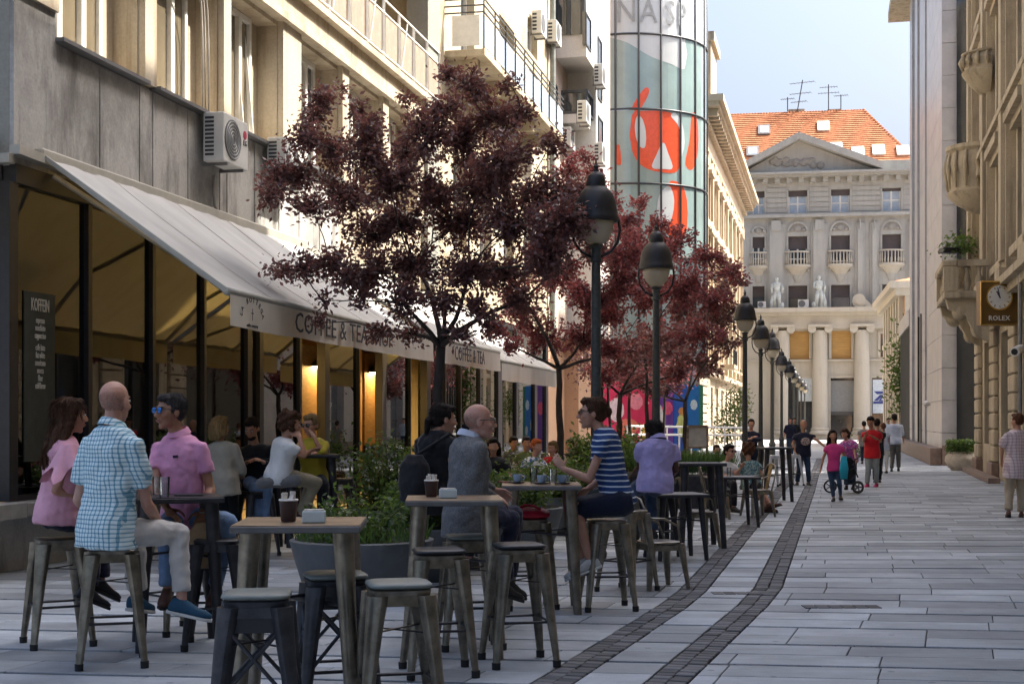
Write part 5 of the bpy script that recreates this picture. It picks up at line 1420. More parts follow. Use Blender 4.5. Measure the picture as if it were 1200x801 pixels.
# clock sign
M['clock_box'] = mat('bronze brown clock box', (0.16, 0.09, 0.025), rough=0.35, metal=0.3, var=0.1, scale=3)
M['gold'] = mat('gold ring', (0.75, 0.5, 0.15), rough=0.25, metal=0.9, var=0.05)
M['dial'] = mat('white clock dial', (0.75, 0.74, 0.68), rough=0.4, var=0.03)
Yc = 33.0
p0 = at(1149, 381, Yc); p1 = at(1195, 329, Yc)
ck = thing('clock_sign', 'square bronze clock sign with white round dial projecting from the stone facade', 'clock', (p0 + p1) / 2)
w_, h_ = p1.x - p0.x, p1.z - p0.z; cc = (p0 + p1) / 2
m = MB(); m.box((cc.x, cc.y + 0.15, cc.z), (w_, 0.3, h_)); m.build('case', M['clock_box'], ck, bevel=0.015)
m = MB()
for (a, b, c_, d_) in ((0, h_ / 2, w_, 0.03), (0, -h_ / 2, w_, 0.03)): m.box((cc.x + a, cc.y - 0.005, cc.z + b * 0.97), (c_, 0.03, d_))
for s_ in (-1, 1): m.box((cc.x + s_ * w_ / 2 * 0.97, cc.y - 0.004, cc.z), (0.03, 0.03, h_ * 0.93))
m.build('edge_trim', M['gold'], ck)
dc = at(1171, 348, Yc); R = 0.31
def disc(name, c, r, t0, t1, mt, n=36):
    m = MB(); m.prism([(r * math.cos(2 * math.pi * q / n), r * math.sin(2 * math.pi * q / n)) for q in range(n)], lambda a, b, q: Vector((c.x + a, c.y - q, c.z + b)), t0, t1); return m.build(name, mt, ck, fix=True)
disc('bezel', dc, R, 0.0, 0.03, M['gold']); disc('dial', dc, R * 0.88, 0.03, 0.036, M['dial'])
for q in range(12):
    a = math.pi * q / 6; m = MB(); d_ = Vector((math.sin(a), 0, math.cos(a)))
    m.bar(dc + d_ * R * 0.66 + Vector((0, -0.039, 0)), dc + d_ * R * 0.8 + Vector((0, -0.039, 0)), 0.022, 0.006, up=(0, 1, 0)); m.build('hour_mark', M['gold'], ck)
for a, L_, w__ in ((math.radians(-28), 0.5, 0.028), (math.radians(-12), 0.72, 0.02)):
    m = MB(); d_ = Vector((math.sin(a), 0, math.cos(a))); m.bar(dc - d_ * 0.03 + Vector((0, -0.045, 0)), dc + d_ * R * L_ + Vector((0, -0.045, 0)), w__, 0.006, up=(0, 1, 0)); m.build('hand', M['letter'], ck)
text_mesh('ROLEX', 0.15, 'lettering', M['dial'], ck, face_matrix(Vector((dc.x, Yc - 0.005, at(1171, 375, Yc).z)), (1, 0, 0), (0, 0, 1)), 1.0, 0.005, 1.1, 0.003)
m = MB(); m.bar((p1.x, Yc + 0.15, p1.z - 0.2), (p1.x + 0.5, Yc + 0.15, p1.z - 0.2), 0.06, 0.06); m.bar((p1.x, Yc + 0.15, p0.z + 0.3), (p1.x + 0.5, Yc + 0.15, p0.z + 0.3), 0.06, 0.06); m.build('arm', M['frame_dark'], ck)
# camera and floodlight
sc = thing('security_camera', 'white security camera on the drain pipe below the clock', 'camera', at(1192, 409, 30.4))
m = MB(); a = at(1197, 408, 30.5); b = at(1189, 412, 30.0); m.tube([a, b], [0.09, 0.1], 12); m.build('housing', M['trim_white'], sc, smooth='auto')
m = MB(); m.tube([b, b + (b - a).normalized() * 0.01], 0.07, 10); m.build('lens', M['frame_black'], sc)
fl = thing('floodlight', 'black floodlight projecting from the corner of the stone house beside the balcony plants', 'floodlight', at(1112, 293, 43))
m = MB(); c = at(1112, 293.5, 43.2); m.box(c, (0.5, 0.4, 0.16), 0.1); m.build('head', M['frame_black'], fl, bevel=0.02)
m = MB(); m.bar(c, at(1128, 296, 43.8), 0.05, 0.05); m.build('arm', M['frame_black'], fl)
sc = thing('security_camera', 'small camera on a thin mast before the pale panels, right of the walking man', 'camera', at(1085, 472, 58))
m = MB(); a = at(1083, 473, 58); m.tube([a, a + Vector((0.4, -0.1, 0.08))], 0.12, 10); m.build('housing', M['trim_white'], sc, smooth='auto')
m = MB(); m.tube([at(1097, 540, 55), at(1097, 474, 55)], 0.09, 8); m.tube([at(1097, 474, 55), at(1086, 473, 57.5)], 0.05, 6); m.build('mast', M['frame_dark'], sc)

# modern clad building
FF = Facade(at(1121, 500, 50.3).x, 50.3, 0.225, 1.0, side=-1)
mod = thing('modern_building', 'tall pale granite clad modern building with slim glazing, second on the right', 'building', FF.p(0, 0, 0))
UF = FF.U
e1 = UF(1077); e2 = UF(1062)
HF = 22.6
FF.one('body', M['granite_grey'], mod, 0.5, e1 + 6, -16, -0.5, 0, HF)
M['mirror_glass'] = mat('mirror window glass', (0.12, 0.15, 0.18), rough=0.04, spec=1.0, coat=1.0, var=0.1)
# bands of cladding and glazing, in photo columns
cols = [(1121, 1101, 0.5, 'g'), (1101, 1097, 0.12, 'm'), (1097, 1090, 0.45, 'g'), (1090, 1087, 0.1, 'm'), (1087, 1083.5, 0.45, 'g'), (1083.5, 1080, 0.1, 'm'), (1080, 1077, 0.45, 'g')]
for (xa, xb, d, kd) in cols:
    a = UF(xa, 0); b = UF(xb, 0)
    if kd == 'g':
        z = 0.0; k = 0
        while z < HF - 0.1:
            z1 = min(z + 1.15, HF)
            FF.one('cladding_panel', M['granite_grey'], mod, a + 0.01, b - 0.01, -0.5, d, z + 0.008, z1 - 0.008); z = z1; k += 1
    else:
        FF.one('glazing', M['mirror_glass'], mod, a, b, -0.5, d, 0.6, HF)
        for z in np.arange(1.5, HF, 2.9): FF.one('transom', M['frame_dark'], mod, a, b, d, d + 0.05, z, z + 0.12)
FF.one('plinth', M['granite_red'], mod, -0.05, e2, 0.501, 0.9, 0, 0.62, bevel=0.02)
FF.one('roof_overhang', M['stone_tan'], mod, e1 - 1, e1 + 3, -4, 1.4, HF, HF + 0.5)
FF.one('roof', M['roof_slate'], mod, 0, e1 - 1, -16, 0.6, HF, HF + 0.4)
# dark glass end towards the side street
m = MB()
zz = 0.6
def endbox(name, mt, d0, d1, z0, z1, off=0.0, th=0.4):
    return FF.one(name, mt, mod, -th - off, -off, d0, d1, z0, z1)
endbox('end_glazing', M['pane_dark'], -6.0, 0.0, 0.7, HF, -0.3)
endbox('end_plinth', M['granite_red'], -6.0, 0.498, 0.0, 0.7, 0.0, 0.3)
for z in np.arange(3.4, HF, 3.1): endbox('end_transom', M['frame_dark'], -6.0, 0.0, z, z + 0.18, -0.25, 0.2)
for d in (-0.1, -1.9): endbox('end_mullion', M['frame_dark'], d - 0.12, d, 0.7, HF, -0.2, 0.2)
# lower wing with dark vertical fins
w0, w1 = e1 + 0.01, UF(1060, 0.2)
FF.one('low_wing', M['pane_dark'], mod, w0, w1, -8, 0.0, 0.6, 6.4)
FF.one('low_wing_fascia', M['granite_grey'], mod, w0 - 0.001, w1 + 0.3, -8, 0.5, 6.4, FF.Z(1064, 378))
k = w0
while k < w1:
    FF.one('fin', M['frame_dark'], mod, k, k + 0.16, 0.0, 0.42, 0.6, 6.4); k += 0.62
k = UF(1090); 
for x in (1089.5, 1086): FF.one('fin', M['frame_black'], mod, UF(x, 0.1) - 0.2, UF(x, 0.1) + 0.2, 0.1, 0.5, 0.6, FF.Z(1088, 372))
sg = thing('blue_sign', 'blue lettered sign standing out from the pale cladding, left of the stone balcony', 'sign', FF.p(UF(1105), 0.6, 8))
uu, zz = FF.px(1104, 357, 0.62)
text_mesh('WU', 1.6, 'lettering', M['navy_print'], sg, face_matrix(FF.p(uu, 0.62, zz), -FF.u, (0, 0, 1)), 1.2, 0.08, 1.0, 0.02)
# peach house
GF = Facade(at(1060.5, 500, 84).x, 84, 0.19, 1.0, side=-1)
pe = thing('peach_house', 'peach and cream two storey corner house before the grey end building', 'building', GF.p(0, 0, 0))
gz = lambda y, x=1050: GF.Z(x, y)
ge = GF.U(1038)
GF.one('body', M['peach'], pe, 0, ge, -9, 0, 0, GF.Z(1060.5, 346))
GF.one('cornice', M['stone_pale'], pe, -0.4, ge + 0.2, -9, 0.6, GF.Z(1060.5, 346), GF.Z(1060.5, 338)); GF.one('cornice', M['stone_pale'], pe, -0.7, ge + 0.3, -9, 0.9, GF.Z(1060.5, 338), GF.Z(1060.5, 330))
m = MB(); z = GF.Z(1060.5, 330); zt = GF.Z(1066, 300)
m.add([GF.p(-0.6, 0.7, z), GF.p(ge, 0.7, z), GF.p(ge, -9, z), GF.p(-0.6, -9, z), GF.p(3, -4, zt), GF.p(ge - 3, -4, zt)], [(0, 1, 5, 4), (0, 4, 3), (1, 2, 5), (3, 4, 5, 2)]); m.build('roof', M['tile'], pe)
for k in range(7):
    a = 1.0 + k * (ge - 1) / 7
    GF.one('pilaster', M['stone_pale'], pe, a - 0.4, a + 0.4, 0.0, 0.3, 0, GF.Z(1060.5, 346))
    GF.one('window', M['pane_dark'], pe, a + 1.2, a + 2.8, 0.0, 0.04, 6.0, 8.6); GF.one('window', M['pane_dark'], pe, a + 1.2, a + 2.8, 0.0, 0.04, 1.2, 3.9)
for d in (0.0, -3.0, -6.0): GF.one('corner_pilaster', M['stone_pale'], pe, -0.2, -0.001, d - 0.7, d, 0, GF.Z(1060.5, 346))
for y in (402, 440): GF.one('string_course', M['stone_pale'], pe, -0.25, ge, -9, 0.25, gz(y), gz(y) + 0.3)

# tall house further back on the same side (beside / behind the viewer), shading the near street
tall = thing('tall_house', 'tall stone house continuing the right side of the street towards the viewer', 'building', IF.p(10, 0, 0))
holes = [(a, a + 1.8, z, z + 2.4) for a in np.arange(-14, 23.5, 4.2) for z in (1.0, 5.6, 9.4, 13.4, 17.2)]
HT = 23.5
mb = MB(); wall_with_holes(IF, mb, -16, uI0 - 0.01, 0, HT, holes, 0.4); mb.build('street_wall', M['stone_tan'], tall)
IF.one('body', M['stone_tan'], tall, -16, uI0 - 0.01, -14, -0.45, 0, HT - 0.01)
for i_, h in enumerate(holes): IF.one('window', M['pane_dark'], tall, h[0], h[1], -0.44, -0.4, h[2], h[3])
for z in (4.6, 9.0, 16.8, 22.9): IF.one('string_course', M['stone_tan'], tall, -16, uI0 - 0.02, 0, 0.4, z, z + 0.4)
# planter by the stone house
pl = thing('stone_planter', 'round pale stone planter with a clipped green shrub by the right wall', 'planter', ground_at(1127, 551))
c = ground_at(1127, 551)
M['planter_stone'] = mat('pale planter stone', (0.42, 0.37, 0.3), rough=0.8, var=0.15, scale=8, bump=0.3)
m = MB(); m.lathe([(0.3, 0), (0.42, 0.12), (0.52, 0.3), (0.5, 0.45), (0.42, 0.56), (0.46, 0.6), (0.4, 0.6), (0.38, 0.5), (0.0, 0.5)], c, 28); m.build('bowl', M['planter_stone'], pl, smooth='auto')
# ------------------------------------------------------------------ street lamps
M['lamp_black'] = mat('black lamp paint', (0.012, 0.012, 0.015), rough=0.5, var=0.25, scale=12, bump=0.1)
M['pole_green'] = mat('worn dark green pole paint', (0.05, 0.055, 0.05), rough=0.5, var=0.3, scale=20)
def milk_glass():
    m = bpy.data.materials.new('milky lamp glass'); m.use_nodes = True
    nt = m.node_tree; N = nt.nodes; L = nt.links; N.clear()
    o = N.new('ShaderNodeOutputMaterial'); a = N.new('ShaderNodeMixShader'); a.inputs[0].default_value = 0.5
    d = N.new('ShaderNodeBsdfPrincipled'); d.inputs['Base Color'].default_value = (0.7, 0.66, 0.55, 1); d.inputs['Roughness'].default_value = 0.25
    t = N.new('ShaderNodeBsdfTranslucent'); t.inputs[0].default_value = (0.8, 0.72, 0.55, 1)
    L.new(d.outputs[0], a.inputs[1]); L.new(t.outputs[0], a.inputs[2]); L.new(a.outputs[0], o.inputs[0]); return m
M['milk'] = milk_glass()
def make_lamp():
    t = thing('street_lamp', 'x', 'street lamp', (0, 0, 0), 0, 'street lamps along the middle of the street')
    R0 = 3.92
    m = MB(); m.lathe([(0.265, R0 - 0.02), (0.27, R0 + 0.02), (0.26, R0 + 0.04), (0.248, R0 + 0.1), (0.232, R0 + 0.2), (0.2, R0 + 0.29), (0.15, R0 + 0.355), (0.11, R0 + 0.385), (0.115, R0 + 0.43), (0.1, R0 + 0.5), (0.06, R0 + 0.545), (0.03, R0 + 0.56), (0.022, R0 + 0.6), (0.035, R0 + 0.62), (0.015, R0 + 0.645), (0.006, R0 + 0.7)], (0, 0, 0), 28)
    m.build('shade', M['lamp_black'], t, smooth='auto')
    m = MB(); m.lathe([(0.0, R0 - 0.28), (0.1, R0 - 0.27), (0.16, R0 - 0.2), (0.2, R0 - 0.1), (0.21, R0 - 0.021)], (0, 0, 0), 24); m.build('globe', M['milk'], t, smooth=True)
    for s in (-1, 1):
        m = MB(); m.tube([(s * 0.262, 0, R0 + 0.02), (s * 0.275, 0, R0 - 0.12), (s * 0.25, 0, R0 - 0.26), (s * 0.17, 0, R0 - 0.37), (s * 0.05, 0, R0 - 0.43)], 0.016, 6); m.build('bracket_arm', M['lamp_black'], t, smooth=True)
    m = MB(); m.lathe([(0.12, 0), (0.13, 0.06), (0.1, 0.12), (0.1, 0.75), (0.12, 0.8), (0.08, 0.9), (0.062, 1.1), (0.058, 2.4), (0.052, R0 - 0.5), (0.075, R0 - 0.48), (0.06, R0 - 0.42), (0.06, R0 - 0.33), (0.09, R0 - 0.3), (0.0, R0 - 0.27)], (0, 0, 0), 16); m.build('pole', M['pole_green'], t, smooth='auto')
    return t
lamp0 = make_lamp()
lamps = [(698.5, 16.5, 'street lamp nearest the viewer, its black bell beside the purple tree crown'), (769, 21.7, 'second street lamp from the viewer, milky globe before the red leaves'),
         (873, 32.9, 'street lamp with the tallest bell of the receding right row'), (891.5, 40.6, 'second lamp of the receding row, before the grey end building'),
         (905, 46.5, 'third lamp of the receding row'), (916, 59.5, 'fourth lamp of the receding row, standing free of its neighbours'), (925, 69, 'fifth lamp of the receding row'), (930.5, 78, 'sixth lamp of the receding row'),
         (935, 88, 'seventh lamp of the receding row, very small'), (939, 98, 'eighth lamp of the receding row, very small'), (943, 107, 'farthest tiny street lamp of the receding row')]
for i, (x, Y, lb) in enumerate(lamps):
    p = Vector(((x - 600) / F * Y, Y, 0))
    if i == 0: lamp0.location = p; lamp0['label'] = lb
    else: dup(lamp0, p, 0.1 * i, lb)

# ------------------------------------------------------------------ tables, stools, chairs
M['gunmetal'] = mat('worn gunmetal steel', (0.24, 0.215, 0.17), rough=0.33, metal=0.85, var=0.35, scale=9, rvar=0.12, bump=0.15, bscale=25, objvar=0.12)
M['darksteel'] = mat('dark painted steel', (0.035, 0.035, 0.04), rough=0.42, metal=0.4, var=0.3, scale=12)
M['darksteel2'] = mat('graphite painted steel', (0.06, 0.062, 0.07), rough=0.38, metal=0.5, var=0.3, scale=12)
M['rubber'] = mat('black rubber', (0.02, 0.02, 0.02), rough=0.8)
M['cushion_g'] = mat('pale green grey leather cushion', (0.2, 0.225, 0.21), rough=0.42, var=0.15, scale=7, bump=0.4, bscale=18)
M['cushion_k'] = mat('black leather cushion', (0.025, 0.027, 0.032), rough=0.4, var=0.2, scale=7, bump=0.4, bscale=18)
def wood_mat(name, c1, c2, coat=0.3):
    m, nt, b = new_mat(name); N = nt.nodes; L = nt.links
    tc = N.new('ShaderNodeTexCoord'); mp = N.new('ShaderNodeMapping'); mp.inputs['Scale'].default_value = (1.2, 14, 14); L.new(tc.outputs['Object'], mp.inputs[0])
    nz = N.new('ShaderNodeTexNoise'); nz.inputs['Scale'].default_value = 2.2; nz.inputs['Detail'].default_value = 8; nz.inputs['Distortion'].default_value = 0.6; L.new(mp.outputs[0], nz.inputs[0])
    r = N.new('ShaderNodeValToRGB'); r.color_ramp.elements[0].position = 0.35; r.color_ramp.elements[0].color = rgb(c1); r.color_ramp.elements[1].position = 0.65; r.color_ramp.elements[1].color = rgb(c2)
    L.new(nz.outputs['Fac'], r.inputs[0]); L.new(r.outputs[0], b.inputs['Base Color']); b.inputs['Roughness'].default_value = 0.42; b.inputs['Coat Weight'].default_value = coat; b.inputs['Coat Roughness'].default_value = 0.25
    bp = N.new('ShaderNodeBump'); bp.inputs['Strength'].default_value = 0.2; bp.inputs['Distance'].default_value = 0.003; L.new(nz.outputs['Fac'], bp.inputs['Height']); L.new(bp.outputs[0], b.inputs['Normal'])
    return m
M['table_wood'] = wood_mat('weathered table boards', (0.14, 0.08, 0.045), (0.42, 0.29, 0.17))
M['edge_steel'] = mat('dull steel edge band', (0.16, 0.155, 0.15), rough=0.5, metal=0.6, var=0.15)
def rr_loft(mb, z0, z1, h0, h1, p=5, n=24, cx=0, cy=0):
    mb.loft([((cx, cy, z0), (h0, 0, 0), (0, h0, 0)), ((cx, cy, z1), (h1, 0, 0), (0, h1, 0))], n, p)
def make_stool(metal, cushion=None, H=0.76, brace=False, name='bar_stool'):
    t = thing(name, 'x', 'stool')
    m = MB()
    m.loft([((0, 0, H - 0.03), (0.148, 0, 0), (0, 0.148, 0)), ((0, 0, H - 0.006), (0.155, 0, 0), (0, 0.155, 0)), ((0, 0, H), (0.147, 0, 0), (0, 0.147, 0)), ((0, 0, H - 0.004), (0.03, 0, 0), (0, 0.03, 0))], 28, 6)
    m.build('seat', metal, t, smooth='auto')
    hb = 0.05
    for k in range(4):
        a = math.pi / 2 * k
        R = Matrix.Rotation(a, 3, 'Z')
        m = MB(); m.hexa([R @ Vector(q) for q in ((-0.13, 0.14, H - 0.032 - hb), (0.13, 0.14, H - 0.032 - hb), (0.13, 0.149, H - 0.032 - hb), (-0.13, 0.149, H - 0.032 - hb), (-0.13, 0.13, H - 0.028), (0.13, 0.13, H - 0.028), (0.13, 0.143, H - 0.028), (-0.13, 0.143, H - 0.028))]); m.build('apron', metal, t)
        # tapered folded sheet leg: outer L shape
        top = 0.05; bot = 0.02
        sp0, sp1 = 0.150, 0.215
        m = MB(); rings = []
        for q in range(6):
            f = q / 5; z = H - 0.03 - (H - 0.05) * f
            c = sp0 + (sp1 - sp0) * f; w = top + (bot - top) * f ** 0.8
            cc = c - w * 0.55
            rings.append((R @ Vector((cc, cc, z)), R @ Vector((w * 0.62, w * 0.62, 0)) , R @ Vector((-w * 0.8, w * 0.8, 0))))
        m.loft(rings, 12, 2.6); m.build('leg', metal, t, smooth='auto')
        m = MB(); m.loft([(R @ Vector((sp1 - 0.012, sp1 - 0.012, 0.0)), R @ Vector((0.018, 0.018, 0)), R @ Vector((-0.02, 0.02, 0))), (R @ Vector((sp1 - 0.012, sp1 - 0.012, 0.045)), R @ Vector((0.019, 0.019, 0)), R @ Vector((-0.021, 0.021, 0)))], 10); m.build('foot', M['rubber'], t)
        f = 0.62; c = sp0 + (sp1 - sp0) * f - 0.02; z = H - (H) * f
        m = MB(); m.tube([R @ Vector((c, c, z)), R @ Vector((-c, c, z))], 0.009, 6); m.build('foot_rail', M['darksteel'], t, smooth='auto')
    f = 0.28; c = sp0 + (sp1 - sp0) * f - 0.02; z = H - H * f
    for s in (-1, 1):
        m = MB(); m.bar((-c, -c * s, z + 0.004 * s), (c, c * s, z + 0.004 * s), 0.016, 0.006); m.build('cross_brace', M['darksteel'], t)
    if brace:
        for k in range(4):
            R = Matrix.Rotation(math.pi / 2 * k, 3, 'Z')
            for s in (-1, 1):
                m = MB(); m.tube([R @ Vector((-0.15 * s, 0.15, H - 0.1)), R @ Vector((0.185 * s, 0.19, 0.28))], 0.01, 6); m.build('diagonal_brace', metal, t, smooth='auto')
            m = MB(); m.hexa([R @ Vector(q) for q in ((-0.125, 0.138, H - 0.15), (0.125, 0.138, H - 0.15), (0.125, 0.145, H - 0.15), (-0.125, 0.145, H - 0.15), (-0.125, 0.138, H - 0.083), (0.125, 0.138, H - 0.083), (0.125, 0.145, H - 0.083), (-0.125, 0.145, H - 0.083))]); m.build('mesh_panel', M['mesh'], t)
    if cushion:
        m = MB(); rings = []
        for (z, r) in ((0.002, 0.145), (0.012, 0.163), (0.024, 0.158), (0.03, 0.135), (0.034, 0.08), (0.035, 0.02)): rings.append(((0, 0, H + z), (r, 0, 0), (0, r, 0)))
        m.loft(rings, 32, 5); m.build('cushion', cushion, t, smooth=True)
    return t
m_, nt_, b_ = new_mat('perforated dark sheet'); M['mesh'] = m_
N = nt_.nodes; L = nt_.links
tc = N.new('ShaderNodeTexCoord'); vo = N.new('ShaderNodeTexVoronoi'); vo.inputs['Scale'].default_value = 90; vo.inputs['Randomness'].default_value = 0.0; L.new(tc.outputs['Object'], vo.inputs['Vector'])
gt = N.new('ShaderNodeMath'); gt.operation = 'GREATER_THAN'; gt.inputs[1].default_value = 0.38; L.new(vo.outputs['Distance'], gt.inputs[0]); L.new(gt.outputs[0], b_.inputs['Alpha'])
b_.inputs['Base Color'].default_value = (0.05, 0.05, 0.055, 1); b_.inputs['Roughness'].default_value = 0.5

def make_table(H=1.06, S=0.62, metal=None, top=None, name='bar_table', legw=(0.05, 0.03), thick=0.035, spread=0.9):
    t = thing(name, 'x', 'table')
    m = MB(); m.box((0, 0, H - thick / 2 - 0.001), (S, S, thick)); m.build('edge_band', M['edge_steel'] if top is M['table_wood'] else metal, t, bevel=0.004)
    m = MB()
    nb = 5
    for k in range(nb):
        w = (S - 0.006) / nb; x = -S / 2 + 0.003 + w * (k + 0.5)
        m = MB(); m.box((0, x, H + 0.001), (S - 0.006, w - 0.003, 0.006)); m.build('top_board', top, t)
    for k in range(4):
        R = Matrix.Rotation(math.pi / 2 * k, 3, 'Z'); rings = []
        for q in range(5):
            f = q / 4; z = (H - thick) * (1 - f)
            c = S / 2 * 0.72 + (S / 2 * spread - S / 2 * 0.72) * f; w = legw[0] + (legw[1] - legw[0]) * f
            rings.append((R @ Vector((c, c, z)), R @ Vector((w * 0.75, w * 0.75, 0)), R @ Vector((-w * 0.75, w * 0.75, 0))))
        m = MB(); m.loft(rings, 12, 2.6); m.build('leg', metal, t, smooth='auto')
    c = S / 2 * 0.78
    for s in (-1, 1):
        m = MB(); m.tube([(-c, -c * s, H * 0.62 + 0.012 * s), (c, c * s, H * 0.62 + 0.012 * s)], 0.009, 6); m.build('cross_brace', M['darksteel'], t, smooth='auto')
    return t

def make_chair(metal):
    t = thing('cafe_chair', 'x', 'chair')
    m = MB(); m.loft([((0, 0, 0.425), (0.17, 0, 0), (0, 0.17, 0)), ((0, 0, 0.443), (0.178, 0, 0), (0, 0.178, 0)), ((0, 0, 0.449), (0.17, 0, 0), (0, 0.17, 0)), ((0, 0, 0.444), (0.03, 0, 0), (0, 0.03, 0))], 24, 5); m.build('seat', metal, t, smooth='auto')
    for k in range(4):
        R = Matrix.Rotation(math.pi / 2 * k, 3, 'Z'); rings = []
        for q in range(5):
            f = q / 4; z = 0.43 * (1 - f); c = 0.155 + 0.055 * f; w = 0.042 - 0.022 * f
            rings.append((R @ Vector((c, c, z)), R @ Vector((w * 0.6, w * 0.6, 0)), R @ Vector((-w * 0.8, w * 0.8, 0))))
        m = MB(); m.loft(rings, 10, 2.6); m.build('leg', metal, t, smooth='auto')
        m = MB(); m.bar(R @ Vector((-0.14, 0.168, 0.39)), R @ Vector((0.14, 0.168, 0.39)), 0.006, 0.05); m.build('apron', metal, t)
    # back loop (towards -y)
    pts = [(-0.17, -0.16, 0.42), (-0.19, -0.2, 0.6), (-0.185, -0.235, 0.76), (-0.12, -0.255, 0.85), (0, -0.262, 0.875), (0.12, -0.255, 0.85), (0.185, -0.235, 0.76), (0.19, -0.2, 0.6), (0.17, -0.16, 0.42)]
    m = MB(); m.tube(pts, 0.013, 8); m.build('back_frame', metal, t, smooth=True)
    m = MB(); m.hexa([(-0.05, -0.155, 0.44), (0.05, -0.155, 0.44), (0.05, -0.162, 0.44), (-0.05, -0.162, 0.44), (-0.06, -0.25, 0.86), (0.06, -0.25, 0.86), (0.06, -0.258, 0.86), (-0.06, -0.258, 0.86)]); m.build('back_splat', metal, t)
    for s in (-1, 1):
        m = MB(); m.tube([(s * 0.185, -0.215, 0.68), (s * 0.215, -0.05, 0.67), (s * 0.2, 0.1, 0.6), (s * 0.17, 0.15, 0.44)], 0.011, 6); m.build('arm', metal, t, smooth=True)
    return t

def seat_at(x, y, H):
    Y = (EYE - H) * F / (y - H0); return Vector(((x - 600) / F * Y, Y, 0))
G_ST = 'metal bar stools on the cafe terrace'; G_TB = 'tables on the cafe terrace'; G_CH = 'metal cafe chairs'
stool_plain = make_stool(M['gunmetal']); stool_green = make_stool(M['gunmetal'], M['cushion_g']); stool_black = make_stool(M['gunmetal'], M['cushion_k'])
stool_dark = make_stool(M['darksteel']); stool_mesh = make_stool(M['darksteel2'], M['cushion_g'], brace=True)
used = {}
def put(proto, p, rz, label, group):
    p = Vector(p)
    if proto.name not in used:
        used[proto.name] = 1; proto.location = p; proto.rotation_euler = (0, 0, rz); proto['label'] = label; proto['group'] = group; return proto
    return dup(proto, p, rz, label, group)
SH = 0.78
put(stool_plain, seat_at(68, 630, 0.76), 0.5, 'plain gunmetal stool farthest left, under the woman in the pink blouse', G_ST)
put(stool_plain, seat_at(131, 642, 0.76), 0.28, 'plain gunmetal stool under the man in the checked shirt', G_ST)
put(stool_plain, seat_at(205, 622, 0.76), 0.8, 'gunmetal stool under the man in the pink polo shirt', G_ST)
put(stool_dark, seat_at(254, 631, 0.76), 0.12, 'dark empty stool between the pink polo man and the nearest table', G_ST)
put(stool_mesh, seat_at(301, 692, 0.79), 0.1, 'dark mesh sided stool with pale cushion, nearest the viewer', G_ST)
put(stool_mesh, seat_at(393, 670, 0.79), 0.3, 'dark mesh sided stool with pale cushion behind the nearest table', G_ST)
put(stool_green, seat_at(467, 680, 0.79), 0.22, 'gunmetal stool with pale green cushion, right of the nearest table', G_ST)
put(stool_black, seat_at(514, 642, 0.79), 0.2, 'gunmetal stool with black cushion in front of the second table', G_ST)
put(stool_black, seat_at(608, 636, 0.79), 0.25, 'gunmetal stool with black cushion in front of the red bag', G_ST)
put(stool_green, seat_at(550, 626, 0.79), 0.2, 'gunmetal stool under the man in the grey jacket', G_ST)
s_red = seat_at(619, 607, 0.76)
put(stool_plain, s_red, 0.2, 'plain stool carrying the red bag', G_ST)
put(stool_plain, seat_at(711, 608, 0.76), 0.15, 'gunmetal stool under the woman in the striped shirt', G_ST)
put(stool_plain, seat_at(512, 592, 0.76), 0.1, 'stool under the woman in black with the rucksack', G_ST)
put(stool_dark, seat_at(770, 575, 0.76), 0.2, 'dark stool under the man in the lavender shirt', G_ST)
put(stool_plain, seat_at(735, 597, 0.76), 0.9, 'empty stool just right of the striped woman', G_ST)
for x, y, r, lb in ((264, 573, 0.2, 'stool under the blonde woman by the shop glass'), (300, 575, 0.6, 'stool under the bearded man in black by the shop glass'), (322, 566, 0.3, 'stool carrying the grey cushion roll under the curly haired man'), (372, 566, 0.1, 'stool under the person in the yellow shirt'), (400, 560, 0.4, 'empty dark stool right of the yellow shirt, by the shop door')):
    put(stool_dark, seat_at(x, y, 0.76), r, lb, G_ST)
M['white_steel'] = mat('white painted steel', (0.62, 0.64, 0.66), rough=0.4, var=0.08)
stool_white = make_stool(M['white_steel'])
put(stool_white, seat_at(906, 538, 0.66), 0.2, 'white metal stool by the tall dark table, left one', G_ST)
put(stool_white, seat_at(928, 537, 0.66), 0.5, 'white metal stool by the tall dark table, right one', G_ST)
for i in (0, 1): pass
tb = make_table(1.06, 0.66, M['gunmetal'], M['table_wood'])
T1 = seat_at(353, 611, 1.06); T2 = seat_at(532, 583.5, 1.06); T3 = seat_at(634, 567, 1.06)
put(tb, T1, 0.05, 'nearest square wooden bar table with steel legs', G_TB)
put(tb, T2, 0.05, 'second wooden bar table with brown cup and napkin box, before the grey jacket man', G_TB)
put(tb, T3, 0.0, 'wooden bar table with the blue cups between grey jacket man and striped woman', G_TB)
tdark = make_table(1.06, 0.6, M['darksteel'], M['darksteel'], legw=(0.045, 0.03))
T0 = seat_at(208, 581, 1.06)
put(tdark, T0, 0.3, 'dark bar table with water glasses between checked shirt and pink polo', G_TB)
T5 = seat_at(908, 524, 1.06)
put(tdark, T5, 0.1, 'tall dark table with white stools beside the lamp posts', G_TB)
T4 = seat_at(818, 542, 1.06)
put(tdark, T4, 0.1, 'dark high table right of the lavender shirt man', G_TB)
TB1 = Vector(at(301, 538, 17.3)); TB1.z = 0
put(tdark, (TB1.x, TB1.y, 0.08), 0.2, 'dark table with glasses before the bearded man, by the shop glass', G_TB)
TB2 = at(365, 531, 16.6)
put(tdark, (TB2.x, TB2.y, 0.14), 0.2, 'dark table in front of the yellow shirt, by the shop glass', G_TB)
tlow = make_table(0.75, 0.62, M['darksteel'], M['edge_steel'], legw=(0.035, 0.022), name='cafe_table')
T6 = seat_at(862, 558, 0.75)
put(tlow, T6, 0.1, 'low dark table between the white T-shirt and teal print guests', G_TB)
